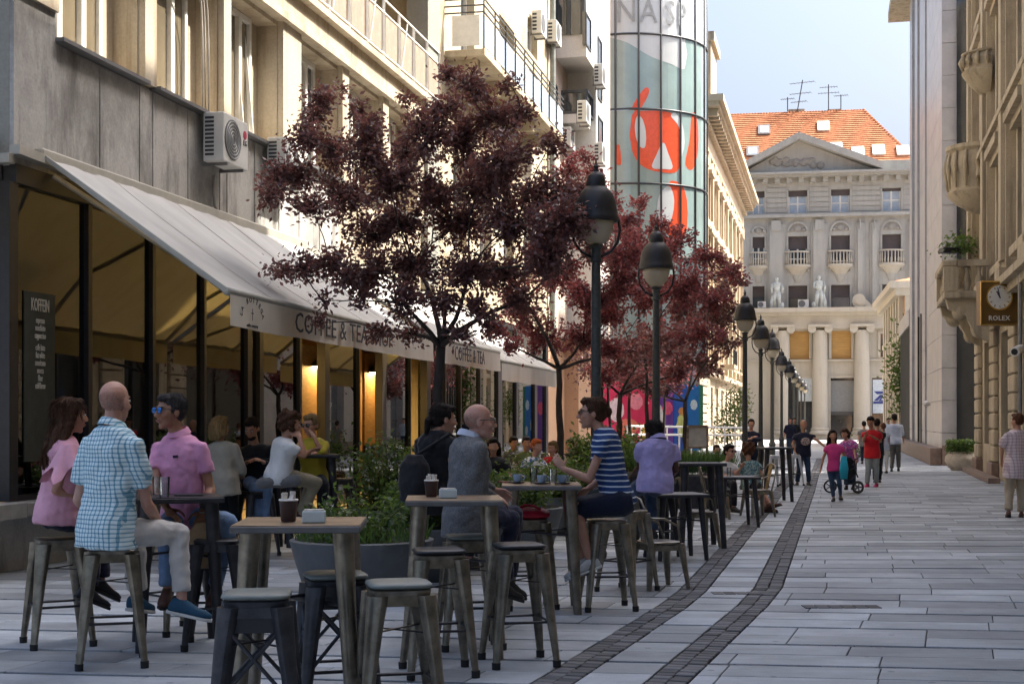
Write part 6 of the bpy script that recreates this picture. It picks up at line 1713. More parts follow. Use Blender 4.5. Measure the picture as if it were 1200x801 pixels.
T7 = seat_at(792, 578, 0.75)
put(tlow, T7, 0.2, 'low table with steel top beside the first metal armchair', G_TB)
T8 = seat_at(634, 546, 0.75)
put(tlow, T8, 0.1, 'small table in the sun behind the striped woman’s hand', G_TB)
ch = make_chair(M['gunmetal'])
put(ch, seat_at(772, 633, 0.45), -1.2, 'metal armchair right of the striped woman, nearest of the chairs', G_CH)
put(ch, seat_at(818, 598, 0.45), -1.3, 'metal armchair behind the nearest chair', G_CH)
C13 = seat_at(888, 573, 0.45)
put(ch, C13, 1.9, 'metal armchair under the curly haired guest in teal print', G_CH)
put(ch, seat_at(838, 575, 0.45), -1.6, 'metal chair left of the low table, under the white T-shirt guest', G_CH)
for x, y, r, lb in ((585, 556, 0.3, 'metal chair among the shrubs, under the dark haired woman'), (630, 553, 0.5, 'metal chair under the man in the flowered shirt'), (668, 552, 0.9, 'metal chair behind the first lamp post, among the shrubs')):
    put(ch, seat_at(x, y, 0.45), r, lb, G_CH)

# ------------------------------------------------------------------ things on the tables
M['cup_brown'] = mat('dark brown cup', (0.045, 0.022, 0.02), rough=0.4)
M['white_card'] = mat('pale napkin card', (0.52, 0.6, 0.6), rough=0.6, var=0.05)
M['paper'] = mat('paper sachets', (0.65, 0.6, 0.52), rough=0.8, var=0.3, scale=30)
M['cup_blue'] = mat('pale blue cup', (0.35, 0.47, 0.6), rough=0.25, coat=0.4)
M['saucer'] = mat('dark saucer', (0.05, 0.05, 0.06), rough=0.3)
M['water'] = glass_mat('water', (0.9, 0.93, 0.94), boost=0.04)
def sachet_cup(p, label):
    t = thing('sachet_cup', label, 'cup', p, 0, 'brown cups with sugar sachets')
    m = MB(); m.lathe([(0.036, 0), (0.04, 0.005), (0.05, 0.115), (0.047, 0.115), (0.04, 0.1), (0.0, 0.1)], p, 20); m.build('cup_body', M['cup_brown'], t, smooth='auto')
    m = MB(); m.lathe([(0.049, 0.108), (0.053, 0.112), (0.05, 0.118), (0.046, 0.115)], p, 20); m.build('rim', M['trim_white'], t, smooth=True)
    for k in range(7):
        m = MB(); a = random.uniform(0, 6); c = Vector(p) + Vector((0.024 * math.cos(a), 0.024 * math.sin(a), 0.12 + random.uniform(0, 0.015)))
        m.box(c, (0.028, 0.006, 0.05), m=Matrix.Rotation(a, 3, 'Z') @ Matrix.Rotation(random.uniform(-0.5, 0.5), 3, 'X')); m.build('sachet', M['paper'], t)
def napkins(p, label, rz=0.1):
    t = thing('napkin_box', label, 'napkin box', p, rz, 'napkin boxes')
    m = MB(); m.box(Vector(p) + Vector((0, 0, 0.03)), (0.12, 0.085, 0.06), rz); m.build('box_body', M['white_card'], t, bevel=0.004)
    m = MB(); m.box(Vector(p) + Vector((0, 0, 0.064)), (0.1, 0.07, 0.008), rz); m.build('napkins', M['paper'], t)
def on_table(x, y, T, H=1.066):
    Y = (EYE - H) * F / (y - H0); return Vector(((x - 600) / F * Y, Y, H))
random.seed(2)
sachet_cup(on_table(338, 610.5, T1), 'brown cup full of sugar sachets on the nearest table')
napkins(on_table(368, 611.5, T1), 'white napkin box on the nearest table')
sachet_cup(on_table(505.5, 581.5, T2), 'brown cup full of sachets on the second table')
napkins(on_table(525, 583, T2), 'white napkin box on the second table')
def coffee(p, label):
    t = thing('coffee_cup', label, 'cup', p, 0, 'pale blue coffee cups')
    m = MB(); m.lathe([(0.0, 0.004), (0.05, 0.002), (0.078, 0.012), (0.08, 0.016), (0.05, 0.009), (0.0, 0.008)], p, 24); m.build('saucer', M['saucer'], t, smooth='auto')
    m = MB(); m.lathe([(0.025, 0.012), (0.036, 0.03), (0.043, 0.075), (0.04, 0.075), (0.033, 0.03), (0.0, 0.025)], p, 20); m.build('cup_body', M['cup_blue'], t, smooth='auto')
    m = MB(); c = Vector(p); m.tube([c + Vector((0.04, 0, 0.065)), c + Vector((0.062, 0, 0.055)), c + Vector((0.055, 0, 0.035)), c + Vector((0.035, 0, 0.03))], 0.005, 6); m.build('handle', M['cup_blue'], t, smooth=True)
def glass(p, label, h=0.13, r=0.034):
    t = thing('water_glass', label, 'glass', p, 0, 'water glasses')
    m = MB(); m.lathe([(0.0, 0.0), (r * 0.85, 0.0), (r, h), (r * 0.93, h), (r * 0.8, 0.012), (0.0, 0.012)], p, 20); m.build('glass_body', M['glass_clear'], t, smooth='auto')
    m = MB(); m.lathe([(0.0, 0.014), (r * 0.8, 0.014), (r * 0.86, h * 0.7), (0.0, h * 0.7)], p, 20); m.build('water', M['water'], t, smooth='auto')
coffee(on_table(606.5, 566, T3), 'pale blue cup nearest the grey jacket man')
coffee(on_table(635, 567, T3), 'pale blue cup in the middle of the table, between two glasses')
coffee(on_table(659, 567, T3), 'pale blue cup nearest the striped woman')
glass(on_table(625.5, 565.5, T3), 'water glass left of the middle blue cup')
glass(on_table(648, 567.5, T3), 'water glass right of the middle blue cup')
glass(on_table(192.5, 582, T0), 'water glass on the dark table before the pink polo, right one', 0.14, 0.038)
glass(on_table(184, 579, T0), 'water glass on the dark table, left one behind the checked sleeve', 0.13)
for dx, lb in ((-0.12, 'left glass before the bearded man'), (-0.02, 'right glass before the bearded man')):
    glass(Vector((TB1.x + dx, TB1.y - 0.1, 1.146)), lb)
glass(Vector((T6.x - 0.1, T6.y, 0.756)), 'glass on the low table by the teal print guest')
# phone/wallet on table 3, books on table 0
def slab_item(name, label, cat, p, d, mt, rz=0.0):
    m = MB(); m.box(Vector((0, 0, d[2] / 2)), d); o = m.build(name, mt, None, bevel=0.003); o.location = p; o.rotation_euler = (0, 0, rz); props(o, label, cat); return o
slab_item('phone', 'reddish phone lying at the left edge of the table with the cups', 'phone', on_table(592, 565, T3), (0.08, 0.14, 0.01), mat('red brown leather', (0.16, 0.03, 0.02), rough=0.5), 0.6)
slab_item('tablet', 'dark tablet on the table before the pink polo man', 'tablet', on_table(222, 580, T0), (0.2, 0.14, 0.01), M['frame_black'], 0.1)
# red bag on the stool
M['red_fabric'] = mat('bright red quilted fabric', (0.42, 0.008, 0.03), rough=0.6, var=0.3, scale=9, bump=0.6, bscale=22)
rb = thing('red_bag', 'folded bright red quilted bag lying on an empty stool', 'bag', s_red + Vector((0, 0, 0.76)))
m = MB(); rings = []
for (z, r) in ((0.003, 0.15), (0.02, 0.19), (0.05, 0.185), (0.075, 0.15), (0.085, 0.06)): rings.append((s_red + Vector((0, 0, 0.76 + z)), (r, 0.02, 0), (0, r * 0.85, 0.004)))
m.loft(rings, 30, 3.5)
m.v = [tuple(Vector(p) + Vector((0, 0, 0.012 * noise.noise(Vector(p) * 14)))) for p in m.v]
m.build('bag_body', M['red_fabric'], rb, smooth=True)
m = MB(); c = s_red + Vector((0, 0, 0.84)); m.tube([c + Vector((-0.1, 0, 0)), c + Vector((-0.03, 0.05, 0.03)), c + Vector((0.05, 0.03, 0.025)), c + Vector((0.1, -0.05, 0))], 0.012, 8); m.build('strap', M['red_fabric'], rb, smooth=True)
# easel board
eb = thing('easel_board', 'blank pale chalk easel with wooden frame standing by the handrail', 'sign board', at(818, 560, 27))
m = MB(); a = at(806, 524, 27); b = at(829, 524, 27); c = at(829, 499, 27.1); d = at(806, 499, 27.1); off = Vector((0, 0.02, 0)); m.hexa([a, b, b + off, a + off, d, c, c + off, d + off]); m.build('panel', mat('pale board', (0.5, 0.45, 0.36), rough=0.7), eb)
for p, q in ((a, d), (b, c), (a, b), (d, c)):
    m = MB(); m.bar(p - Vector((0, 0.01, 0)), q - Vector((0, 0.01, 0)), 0.035, 0.035); m.build('frame_bar', M['table_wood'], eb)
for p in (a, b):
    m = MB(); m.bar(p, Vector((p.x, p.y - 0.15, 0)), 0.035, 0.03); m.build('leg', M['table_wood'], eb)
    m = MB(); m.bar(p + Vector((0, 0, 0.4)), Vector((p.x, p.y + 0.45, 0)), 0.03, 0.03); m.build('leg', M['table_wood'], eb)
# ------------------------------------------------------------------ trees and plants
def leaf_mat(name, c_lo, c_hi, trans, tw=0.4, rough=0.45):
    m = bpy.data.materials.new(name); m.use_nodes = True
    nt = m.node_tree; N = nt.nodes; L = nt.links; N.clear()
    o = N.new('ShaderNodeOutputMaterial'); mx = N.new('ShaderNodeMixShader'); mx.inputs[0].default_value = tw
    geo = N.new('ShaderNodeNewGeometry')
    r = N.new('ShaderNodeValToRGB'); e = r.color_ramp.elements; e[0].color = rgb(c_lo); e[1].color = rgb(c_hi)
    L.new(geo.outputs['Random Per Island'], r.inputs[0])
    d = N.new('ShaderNodeBsdfPrincipled'); d.inputs['Roughness'].default_value = rough; d.inputs['Specular IOR Level'].default_value = 0.5
    L.new(r.outputs[0], d.inputs['Base Color'])
    t = N.new('ShaderNodeBsdfTranslucent')
    r2 = N.new('ShaderNodeValToRGB'); e = r2.color_ramp.elements; e[0].color = rgb(tuple(x * 0.6 for x in trans)); e[1].color = rgb(trans)
    L.new(geo.outputs['Random Per Island'], r2.inputs[0]); L.new(r2.outputs[0], t.inputs[0])
    L.new(d.outputs[0], mx.inputs[1]); L.new(t.outputs[0], mx.inputs[2]); L.new(mx.outputs[0], o.inputs[0]); return m
M['plum_leaf'] = leaf_mat('dark purple plum leaves', (0.035, 0.02, 0.03), (0.25, 0.135, 0.125), (0.4, 0.16, 0.13), 0.36, 0.36)
M['plum_red'] = leaf_mat('red purple plum leaves', (0.035, 0.016, 0.026), (0.22, 0.08, 0.09), (0.6, 0.16, 0.15), 0.4, 0.4)
M['green_leaf'] = leaf_mat('green shrub leaves', (0.02, 0.042, 0.012), (0.1, 0.15, 0.04), (0.22, 0.36, 0.06), 0.4)
M['yellow_leaf'] = leaf_mat('yellow green leaves', (0.06, 0.1, 0.02), (0.2, 0.22, 0.05), (0.35, 0.4, 0.08), 0.45)
M['grass_leaf'] = leaf_mat('grass blades', (0.03, 0.07, 0.02), (0.09, 0.16, 0.06), (0.2, 0.35, 0.08), 0.4)
M['petal'] = leaf_mat('white petals', (0.6, 0.58, 0.5), (0.8, 0.78, 0.72), (0.7, 0.68, 0.6), 0.3)
M['petal_pink'] = leaf_mat('pink petals', (0.5, 0.1, 0.12), (0.7, 0.3, 0.3), (0.7, 0.3, 0.3), 0.3)
M['bark'] = mat('dark plum bark', (0.045, 0.035, 0.03), rough=0.9, var=0.35, scale=18, bump=0.8, bscale=30, stretch=(1, 1, 0.3))
rng = np.random.default_rng(11)
def leaves(name, C, size, mt, parent, dirs=None, aspect=0.5, fold=0.25, up=0.35, **kw):
    """C (n,3) leaf base points -> folded four point leaves, one mesh"""
    n = len(C); C = np.asarray(C, float)
    d = rng.normal(size=(n, 3)); d[:, 2] = d[:, 2] * 0.7 - 0.15
    if dirs is not None: d = d * 0.7 + dirs
    d /= np.linalg.norm(d, axis=1, keepdims=True)
    nn = rng.normal(size=(n, 3)); nn[:, 2] += up * 3
    s = np.cross(d, nn); s /= (np.linalg.norm(s, axis=1, keepdims=True) + 1e-9)
    nn = np.cross(s, d)
    L_ = size * rng.uniform(0.65, 1.25, size=(n, 1)); W_ = L_ * aspect * 0.5
    v0 = C; v1 = C + d * L_ * 0.5 + s * W_ + nn * W_ * fold; v2 = C + d * L_; v3 = C + d * L_ * 0.5 - s * W_ + nn * W_ * fold
    V = np.stack([v0, v1, v2, v3], 1).reshape(-1, 3)
    if parent is not None:
        Mi = np.array(chain_matrix(parent).inverted()); V = V @ Mi[:3, :3].T + Mi[:3, 3]
    me = bpy.data.meshes.new(name)
    me.vertices.add(4 * n); me.vertices.foreach_set('co', V.astype(np.float32).ravel())
    k = np.arange(n) * 4
    tri = np.stack([k, k + 1, k + 2, k, k + 2, k + 3], 1).ravel()
    me.loops.add(6 * n); me.loops.foreach_set('vertex_index', tri.astype(np.int32))
    me.polygons.add(2 * n); me.polygons.foreach_set('loop_start', (np.arange(2 * n) * 3).astype(np.int32)); me.polygons.foreach_set('loop_total', np.full(2 * n, 3, np.int32))
    me.materials.append(mt); me.update(calc_edges=True); me.validate()
    return link_mesh(name, me, parent, **kw)
def curve_pts(a, b, bend, n=6):
    a = Vector(a); b = Vector(b); out = []
    off = Vector((random.uniform(-1, 1), random.uniform(-1, 1), random.uniform(-0.2, 0.8))) * bend * (b - a).length
    for i in range(n + 1):
        t = i / n; out.append(a.lerp(b, t) + off * math.sin(math.pi * t) * 0.5 + Vector((random.uniform(-1, 1), random.uniform(-1, 1), random.uniform(-1, 1))) * 0.015 * (b - a).length * math.sin(math.pi * t))
    return out
def plum(base, fork, Y, clusters, per_px, lsize, mt, label, trunk_r=0.075, depth=1.0, seed=1):
    random.seed(seed)
    t = thing('plum_tree', label, 'tree', base, 0, 'purple leaved plum trees')
    tr = MB(); pts = curve_pts(base, fork, 0.06, 8); tr.tube(pts, [trunk_r * (1.25 if i == 0 else 1 - 0.045 * i) for i in range(9)], 10)
    tr.build('trunk', M['bark'], t, smooth=True)
    P = []; D = []
    mains = []
    tw = MB(); 
    cen = [(x, y, at(x, y, Y + random.uniform(-depth, depth)), r) for x, y, r in clusters]
    # main limbs: clusters linked to the nearest already placed node closer to the fork
    nodes = [(Vector(fork), trunk_r * 0.62, 0)]
    cen.sort(key=lambda c: (c[2] - Vector(fork)).length)
    sc = Y / F
    for x, y, c, r in cen:
        best = min(nodes, key=lambda nd: (nd[0] - c).length + 0.35 * nd[2] * 0.5 + (0.35 * (nd[0] - Vector(fork)).length))
        Lc = (c - best[0]).length
        rad = max(0.009, best[1] * 0.72)
        m = MB(); pp = curve_pts(best[0], c, 0.16, 6); m.tube(pp, [rad * (1 - 0.55 * i / 6) for i in range(7)], 6); m.build('limb', M['bark'], t, smooth=True)
        nodes.append((c, rad * 0.5, best[2] + 1)); nodes.append((pp[3], rad * 0.75, best[2] + 1))
        R = r * sc
        n = int(per_px * r * r)
        nt_ = max(6, int(r * 0.55))
        ends = []
        for q in range(nt_):
            dv = Vector((random.gauss(0, 1), random.gauss(0, 1), random.gauss(0.1, 0.75))).normalized() * R * random.uniform(0.55, 1.15)
            e = c + dv; tp = curve_pts(c + dv * 0.05, e, 0.25, 4); tw.tube(tp, [0.008, 0.0065, 0.005, 0.004, 0.002], 4, cap=False); ends.append(tp)
        k = max(1, n // nt_)
        for tp in ends:
            for q in range(k):
                f = random.random() ** 0.6 * 4; i = min(3, int(f)); a_ = tp[i].lerp(tp[i + 1], f - i)
                jit = Vector((random.gauss(0, 1), random.gauss(0, 1), random.gauss(0, 1))) * 0.055 * (1 + 0.4 * R)
                P.append(tuple(a_ + jit)); dd = (tp[4] - tp[0]).normalized(); D.append((dd.x * 0.6, dd.y * 0.6, dd.z * 0.6))
    tw.build('twigs', M['bark'], t, kind='stuff')
    leaves('crown', P, lsize, mt, t, np.array(D), kind='stuff')
    return t
c1 = [(375, 112, 18), (372, 135, 20), (352, 158, 24), (328, 212, 24), (318, 228, 16), (352, 205, 26), (388, 178, 30), (425, 150, 20), (432, 182, 28), (455, 215, 34), (405, 232, 34), (366, 245, 22),
      (328, 318, 14), (352, 316, 20), (386, 312, 26), (412, 322, 24), (378, 352, 9), (374, 378, 9), (440, 318, 32), (432, 276, 30), (488, 312, 36), (470, 262, 36), (506, 228, 34), (540, 262, 42), (548, 100, 24), (520, 128, 26), (528, 92, 16), (540, 172, 40),
      (578, 138, 30), (598, 100, 12), (610, 130, 16), (588, 192, 40), (628, 226, 36), (560, 222, 36), (605, 262, 40), (652, 262, 34), (680, 230, 24), (690, 268, 20), (640, 305, 32), (590, 322, 34), (550, 318, 34), (520, 352, 24), (472, 356, 26), (450, 388, 16), (486, 392, 16), (566, 368, 22), (612, 352, 22), (500, 160, 28), (478, 178, 24), (645, 170, 16), (475, 120, 10), (402, 105, 7), (420, 128, 12), (700, 292, 16), (425, 352, 12), (540, 395, 12)]
Y1 = 17.0
plum((at(519, 640, Y1).x, Y1, 0.15), at(517, 405, Y1), Y1, c1, 1.2, 0.072, M['plum_leaf'], 'largest dark purple plum tree, its crown hiding the cafe windows', 0.085, 0.9, 3)
c2 = [(650, 325, 36), (612, 368, 28), (690, 345, 34), (640, 398, 26), (684, 398, 28), (716, 372, 28), (655, 258, 32), (700, 276, 32), (664, 200, 20), (700, 205, 18), (682, 185, 12), (722, 322, 28), (602, 338, 20), (735, 300, 24), (584, 388, 16), (640, 290, 28), (668, 230, 24), (712, 238, 22), (606, 408, 14), (735, 345, 20), (735, 255, 14), (720, 412, 18)]
Y2 = 25.0
plum((at(656, 600, Y2).x, Y2, 0.15), at(655, 432, Y2), Y2, c2, 1.5, 0.085, M['plum_red'], 'second plum tree, reddish crown behind the first lamp', 0.075, 1.2, 5)
c3 = [(745, 300, 34), (782, 290, 32), (762, 348, 38), (802, 335, 34), (722, 415, 28), (762, 410, 32), (802, 395, 30), (735, 268, 20), (772, 266, 16), (828, 300, 22), (838, 348, 24), (705, 440, 18), (742, 448, 18), (790, 440, 20), (828, 392, 24), (858, 320, 14), (720, 350, 24), (715, 300, 18), (750, 240, 12)]
Y3 = 32.0
plum((at(727, 585, Y3).x, Y3, 0.15), at(727, 462, Y3), Y3, c3, 1.6, 0.1, M['plum_red'], 'third plum tree, between the second lamp and the bright panels', 0.08, 1.4, 7)
c4 = [(850, 318, 18), (865, 330, 10), (838, 372, 24), (812, 425, 22), (852, 400, 18), (782, 452, 16), (832, 432, 18), (858, 368, 14), (800, 365, 24), (760, 458, 14), (845, 340, 20)]
Y4 = 40.0
plum((at(803, 570, Y4).x, Y4, 0.1), at(803, 470, Y4), Y4, c4, 1.4, 0.14, M['plum_leaf'], 'fourth plum tree, dark crown reaching towards the bell lamps', 0.08, 1.4, 9)
# slim bare stems standing before the bright panels
for i, (x, Y) in enumerate(((700, 36), (741, 38), (762, 30.0), (777, 44), (716, 41))):
    t = thing('young_tree', ['slim young tree stem left of the bright panels', 'slim stem crossing the red panel', 'slim stem just left of the lavender shirt', 'slim stem crossing the purple panel', 'slim stem beside the red panel'][i], 'tree', (at(x, 500, Y).x, Y, 0), 0, 'slim stems before the panels')
    b = Vector((at(x, 500, Y).x, Y, 0)); m = MB(); e = b + Vector((random.uniform(-0.15, 0.15), 0, 2.9)); m.tube(curve_pts(b, e, 0.05, 6), [0.055, 0.05, 0.048, 0.045, 0.04, 0.035, 0.03], 7); m.build('trunk', M['bark'], t, smooth=True)
    P = [tuple(e + Vector((random.gauss(0, 0.45), random.gauss(0, 0.45), random.gauss(0.2, 0.3)))) for q in range(900)]
    leaves('crown', P, 0.12, M['plum_red'] if i % 2 else M['plum_leaf'], t, kind='stuff')

def shrub(base, w, h, n, label, planter=True, pr=0.55, mt=None, flowers=0, size=0.07, group='shrubs in round planters', rim=0.5, seed=0, fmat=None, blades=0):
    random.seed(seed + int(base[0] * 100)); base = Vector(base)
    if planter:
        t = thing('round_planter', label[0], 'planter', base, 0, 'round grey planters')
        m = MB(); m.lathe([(pr * 0.72, 0), (pr * 0.8, 0.05), (pr * 0.93, rim * 0.6), (pr, rim - 0.05), (pr * 1.02, rim), (pr * 0.95, rim + 0.01), (pr * 0.9, rim - 0.06), (0.0, rim - 0.06)], base, 36)
        m.build('bowl', M['bowl'], t, smooth='auto')
        m = MB(); m.lathe([(pr * 0.9, rim - 0.055), (0.0, rim - 0.03)], base, 24); m.build('soil', M['bark'], t)
    s = thing('shrub', label[1], 'shrub', base + Vector((0, 0, rim - 0.04 if planter else 0)), 0, group)
    z0 = rim - 0.05 if planter else 0.0
    P = []; st = MB()
    ns = max(5, n // 160)
    for k in range(ns):
        a = random.uniform(0, 6.28); r = w * math.sqrt(random.random())
        top = base + Vector((r * math.cos(a), r * math.sin(a), z0 + h * random.uniform(0.45, 1.0) * (1 - 0.25 * (r / w) ** 2)))
        b0 = base + Vector((r * 0.35 * math.cos(a), r * 0.35 * math.sin(a), z0))
        pp = curve_pts(b0, top, 0.18, 5); st.tube(pp, [0.009, 0.008, 0.007, 0.005, 0.004, 0.002], 4, cap=False)
        for q in range(n // ns):
            f = random.uniform(0.15, 1) * 5; i = min(4, int(f)); c = pp[i].lerp(pp[i + 1], f - i)
            P.append(tuple(c + Vector((random.gauss(0, 1), random.gauss(0, 1), random.gauss(0, 1))) * 0.06 * (1 + w)))
    st.build('stems', M['bark'], s, kind='stuff')
    leaves('foliage', P, size, mt or M['green_leaf'], s, kind='stuff')
    if flowers:
        cs = [Vector(random.choice(P)) for k in range(flowers)]
        Q = [tuple(c + Vector((random.gauss(0, 0.02), random.gauss(0, 0.02), random.gauss(0.02, 0.015)))) for c in cs for q in range(7)]
        leaves('blossom', Q, 0.035, fmat or M['petal'], s, aspect=0.8, kind='stuff')
    if blades:
        g = [tuple(base + Vector((pr * 0.95 * math.sqrt(random.random()) * math.cos(a_), pr * 0.95 * math.sqrt(random.random()) * math.sin(a_), z0))) for a_ in [random.uniform(0, 6.28) for q in range(blades)]]
        D = np.zeros((blades, 3)); D[:, 2] = 3.0; D[:, 0] = rng.normal(size=blades) * 0.6; D[:, 1] = rng.normal(size=blades) * 0.6
        leaves('grass', g, 0.22, M['grass_leaf'], s, D, aspect=0.07, kind='stuff')
    return s
M['bowl'] = mat('blue grey stone bowl', (0.105, 0.115, 0.12), rough=0.6, var=0.2, scale=3, bump=0.2, bscale=50)
SP = [(424, 12.9, 0.48, 0.42, 1600, 0.64, 8), (500, 14.4, 0.5, 0.62, 3000, 0.55, 8), (560, 15.6, 0.5, 0.58, 2600, 0.5, 8), (607, 17.6, 0.55, 0.55, 2400, 0.55, 14), (640, 20.2, 0.6, 0.5, 2000, 0.5, 20), (672, 22.6, 0.55, 0.55, 1800, 0.5, 20), (700, 26, 0.6, 0.95, 2000, 0.5, 14), (735, 30, 0.7, 1.0, 2000, 0.5, 12), (445, 17.2, 0.5, 1.0, 2400, 0.45, 40), (540, 21.0, 0.6, 0.7, 1600, 0.45, 0)]
where = ['behind the nearest table', 'behind the second table', 'behind the grey jacket man', 'under the table with blue cups', 'left of the first lamp post', 'just right of the second tree trunk', 'behind the striped woman', 'left of the lavender shirt man', 'by the cafe door left of the rucksack', 'before the second awning posts']
for i, (x, Y, w, h, n, pr, fl) in enumerate(SP):
    b = Vector(((x - 600) / F * Y, Y, 0))
    shrub(b, w, h, n, ('round grey stone planter ' + where[i], 'loose green shrub in a bowl ' + where[i]), True, pr, flowers=fl, rim=0.52, seed=i, blades=500 if i == 0 else 0, size=0.065 + 0.0022 * (Y - 12))
# pale dry flowering plant in the sun, long grass planter
b = at(607, 545, 24); b.z = 0
shrub(b, 0.5, 1.2, 1600, (0, 'pale sunlit dry flowering plant behind the grey jacket man'), False, flowers=220, size=0.08, seed=41, group='plants')
gp = thing('grass_planter', 'long low planter of soft green grass beside the easel board', 'planter', (at(800, 560, 26).x, 26, 0))
c = Vector((at(800, 560, 26).x, 26, 0)); m = MB(); m.box(c + Vector((0, 0, 0.3)), (1.9, 0.6, 0.6), -0.1); m.build('trough', M['darksteel'], gp, bevel=0.01)
g = np.array([(c.x + random.uniform(-0.9, 0.9), c.y + random.uniform(-0.25, 0.25), 0.6) for q in range(2600)]); D = np.zeros((2600, 3)); D[:, 2] = 3.0
leaves('grass', g, 0.42, M['grass_leaf'], gp, D, aspect=0.04, kind='stuff')
# clipped shrub in the stone planter on the right
b = ground_at(1127, 551)
P = [tuple(b + Vector((random.gauss(0, 1), random.gauss(0, 1), 0)).normalized() * 0.46 * math.sqrt(random.random()) + Vector((0, 0, 0.55 + 0.42 * random.random()))) for q in range(3000)]
cs = thing('clipped_shrub', 'clipped dark green shrub growing in the pale stone planter on the right', 'shrub', b + Vector((0, 0, 0.5)))
leaves('foliage', P, 0.09, M['green_leaf'], cs, kind='stuff')
def bush(x, y, Y, rx, rz, n, mt, label, name='bush', size=0.14):
    c = at(x, y, Y); t = thing(name, label, 'plant', c, 0, 'plants')
    P = [tuple(c + Vector((random.gauss(0, rx * 0.5), random.gauss(0, 0.35), random.gauss(0, rz * 0.5)))) for q in range(n)]
    leaves('foliage', P, size, mt, t, kind='stuff')
    m = MB(); m.tube([c - Vector((0, 0, rz)), c], [0.03, 0.015], 5); m.build('stem', M['bark'], t)
bush(866, 474, 62, 0.5, 0.9, 700, M['yellow_leaf'], 'yellow green flowering plant hanging by the cream facade')
bush(853, 500, 56, 0.6, 1.1, 900, M['green_leaf'], 'dark green bush at the foot of the cream facade')
bush(1056, 442, 84, 0.9, 2.6, 900, M['green_leaf'], 'green climbing plant on the wall of the peach house', size=0.3)
bush(1125, 288, 43.4, 0.5, 0.3, 500, M['green_leaf'], 'small leafy plant growing on the lower stone balcony')
bush(1012, 531, 62, 0.9, 0.5, 700, M['green_leaf'], 'low green shrub far down the street behind the red polo man')
bush(722, 527, 34, 0.8, 0.5, 900, M['green_leaf'], 'low flowering bush before the red panel')
# ------------------------------------------------------------------ people
def cloth(name, c, var=0.12, rough=0.85, bump=0.5, scale=5):
    return mat(name, c, rough=rough, var=var, scale=scale, bump=bump, bscale=16, sheen=0.15, spec=0.25)
def skin_mat(name, c):
    m = mat(name, c, rough=0.5, c2=(c[0] * 0.86, c[1] * 0.72, c[2] * 0.68), scale=11, bump=0.25, bscale=90, spec=0.4)
    b = m.node_tree.nodes['Principled BSDF']; b.inputs['Subsurface Weight'].default_value = 0.12; b.inputs['Subsurface Radius'].default_value = (0.02, 0.008, 0.004); return m
def hair_mat(name, c, c2=None):
    return mat(name, c, rough=0.62, c2=c2 or tuple(x * 0.4 for x in c), stretch=(1, 1, 0.08), scale=60, bump=1.0, bscale=110, spec=0.12)
def pattern(name, kind, cols, sx, sz, rough=0.85):
    """cloth woven pattern in the garment's own coordinates"""
    m, nt, b = new_mat(name); N = nt.nodes; L = nt.links
    tc = N.new('ShaderNodeTexCoord'); sp = N.new('ShaderNodeSeparateXYZ')
    nz = N.new('ShaderNodeTexNoise'); nz.inputs['Scale'].default_value = 4; L.new(tc.outputs['Object'], nz.inputs[0])
    va = N.new('ShaderNodeVectorMath'); va.operation = 'MULTIPLY_ADD'; va.inputs[1].default_value = (0.03, 0.03, 0.03); L.new(nz.outputs['Color'], va.inputs[0]); L.new(tc.outputs['Object'], va.inputs[2])
    L.new(va.outputs[0], sp.inputs[0])
    def band(sock, period, duty):
        a = N.new('ShaderNodeMath'); a.operation = 'DIVIDE'; L.new(sock, a.inputs[0]); a.inputs[1].default_value = period
        f = N.new('ShaderNodeMath'); f.operation = 'FRACT'; L.new(a.outputs[0], f.inputs[0])
        g = N.new('ShaderNodeMath'); g.operation = 'LESS_THAN'; L.new(f.outputs[0], g.inputs[0]); g.inputs[1].default_value = duty; return g.outputs[0]
    def mx(a, c, f):
        k = N.new('ShaderNodeMix'); k.data_type = 'RGBA'
        for nm, v in (('A', a), ('B', c)):
            if isinstance(v, tuple): k.inputs[nm].default_value = rgb(v)
            else: L.new(v, k.inputs[nm])
        if isinstance(f, float): k.inputs['Factor'].default_value = f
        else: L.new(f, k.inputs['Factor'])
        return k.outputs['Result']
    if kind == 'check':
        o = mx(cols[0], cols[1], band(sp.outputs['X'], sx, 0.3)); z2 = mx(cols[0], cols[1], band(sp.outputs['Z'], sz, 0.3))
        mu = N.new('ShaderNodeMix'); mu.data_type = 'RGBA'; mu.blend_type = 'MULTIPLY'; mu.inputs['Factor'].default_value = 1.0; L.new(o, mu.inputs['A']); L.new(z2, mu.inputs['B']); o = mu.outputs['Result']
    elif kind == 'stripe':
        o = mx(cols[0], cols[1], band(sp.outputs['Z'], sz, 0.26))
    else:
        v = N.new('ShaderNodeTexVoronoi'); v.inputs['Scale'].default_value = sx; L.new(va.outputs[0], v.inputs['Vector'])
        r = N.new('ShaderNodeValToRGB'); r.color_ramp.interpolation = 'CONSTANT'; e = r.color_ramp.elements; e[0].color = rgb(cols[0]); e[1].position = 0.45; e[1].color = rgb(cols[1])
        e = r.color_ramp.elements.new(0.72); e.color = rgb(cols[2]); L.new(v.outputs['Color'], r.inputs[0]); o = r.outputs[0]
    L.new(o, b.inputs['Base Color']); b.inputs['Roughness'].default_value = rough; b.inputs['Specular IOR Level'].default_value = 0.25
    bp = N.new('ShaderNodeBump'); bp.inputs['Strength'].default_value = 0.5; bp.inputs['Distance'].default_value = 0.01; n2 = N.new('ShaderNodeTexNoise'); n2.inputs['Scale'].default_value = 14; L.new(tc.outputs['Object'], n2.inputs[0]); L.new(n2.outputs['Fac'], bp.inputs['Height']); L.new(bp.outputs[0], b.inputs['Normal'])
    return m
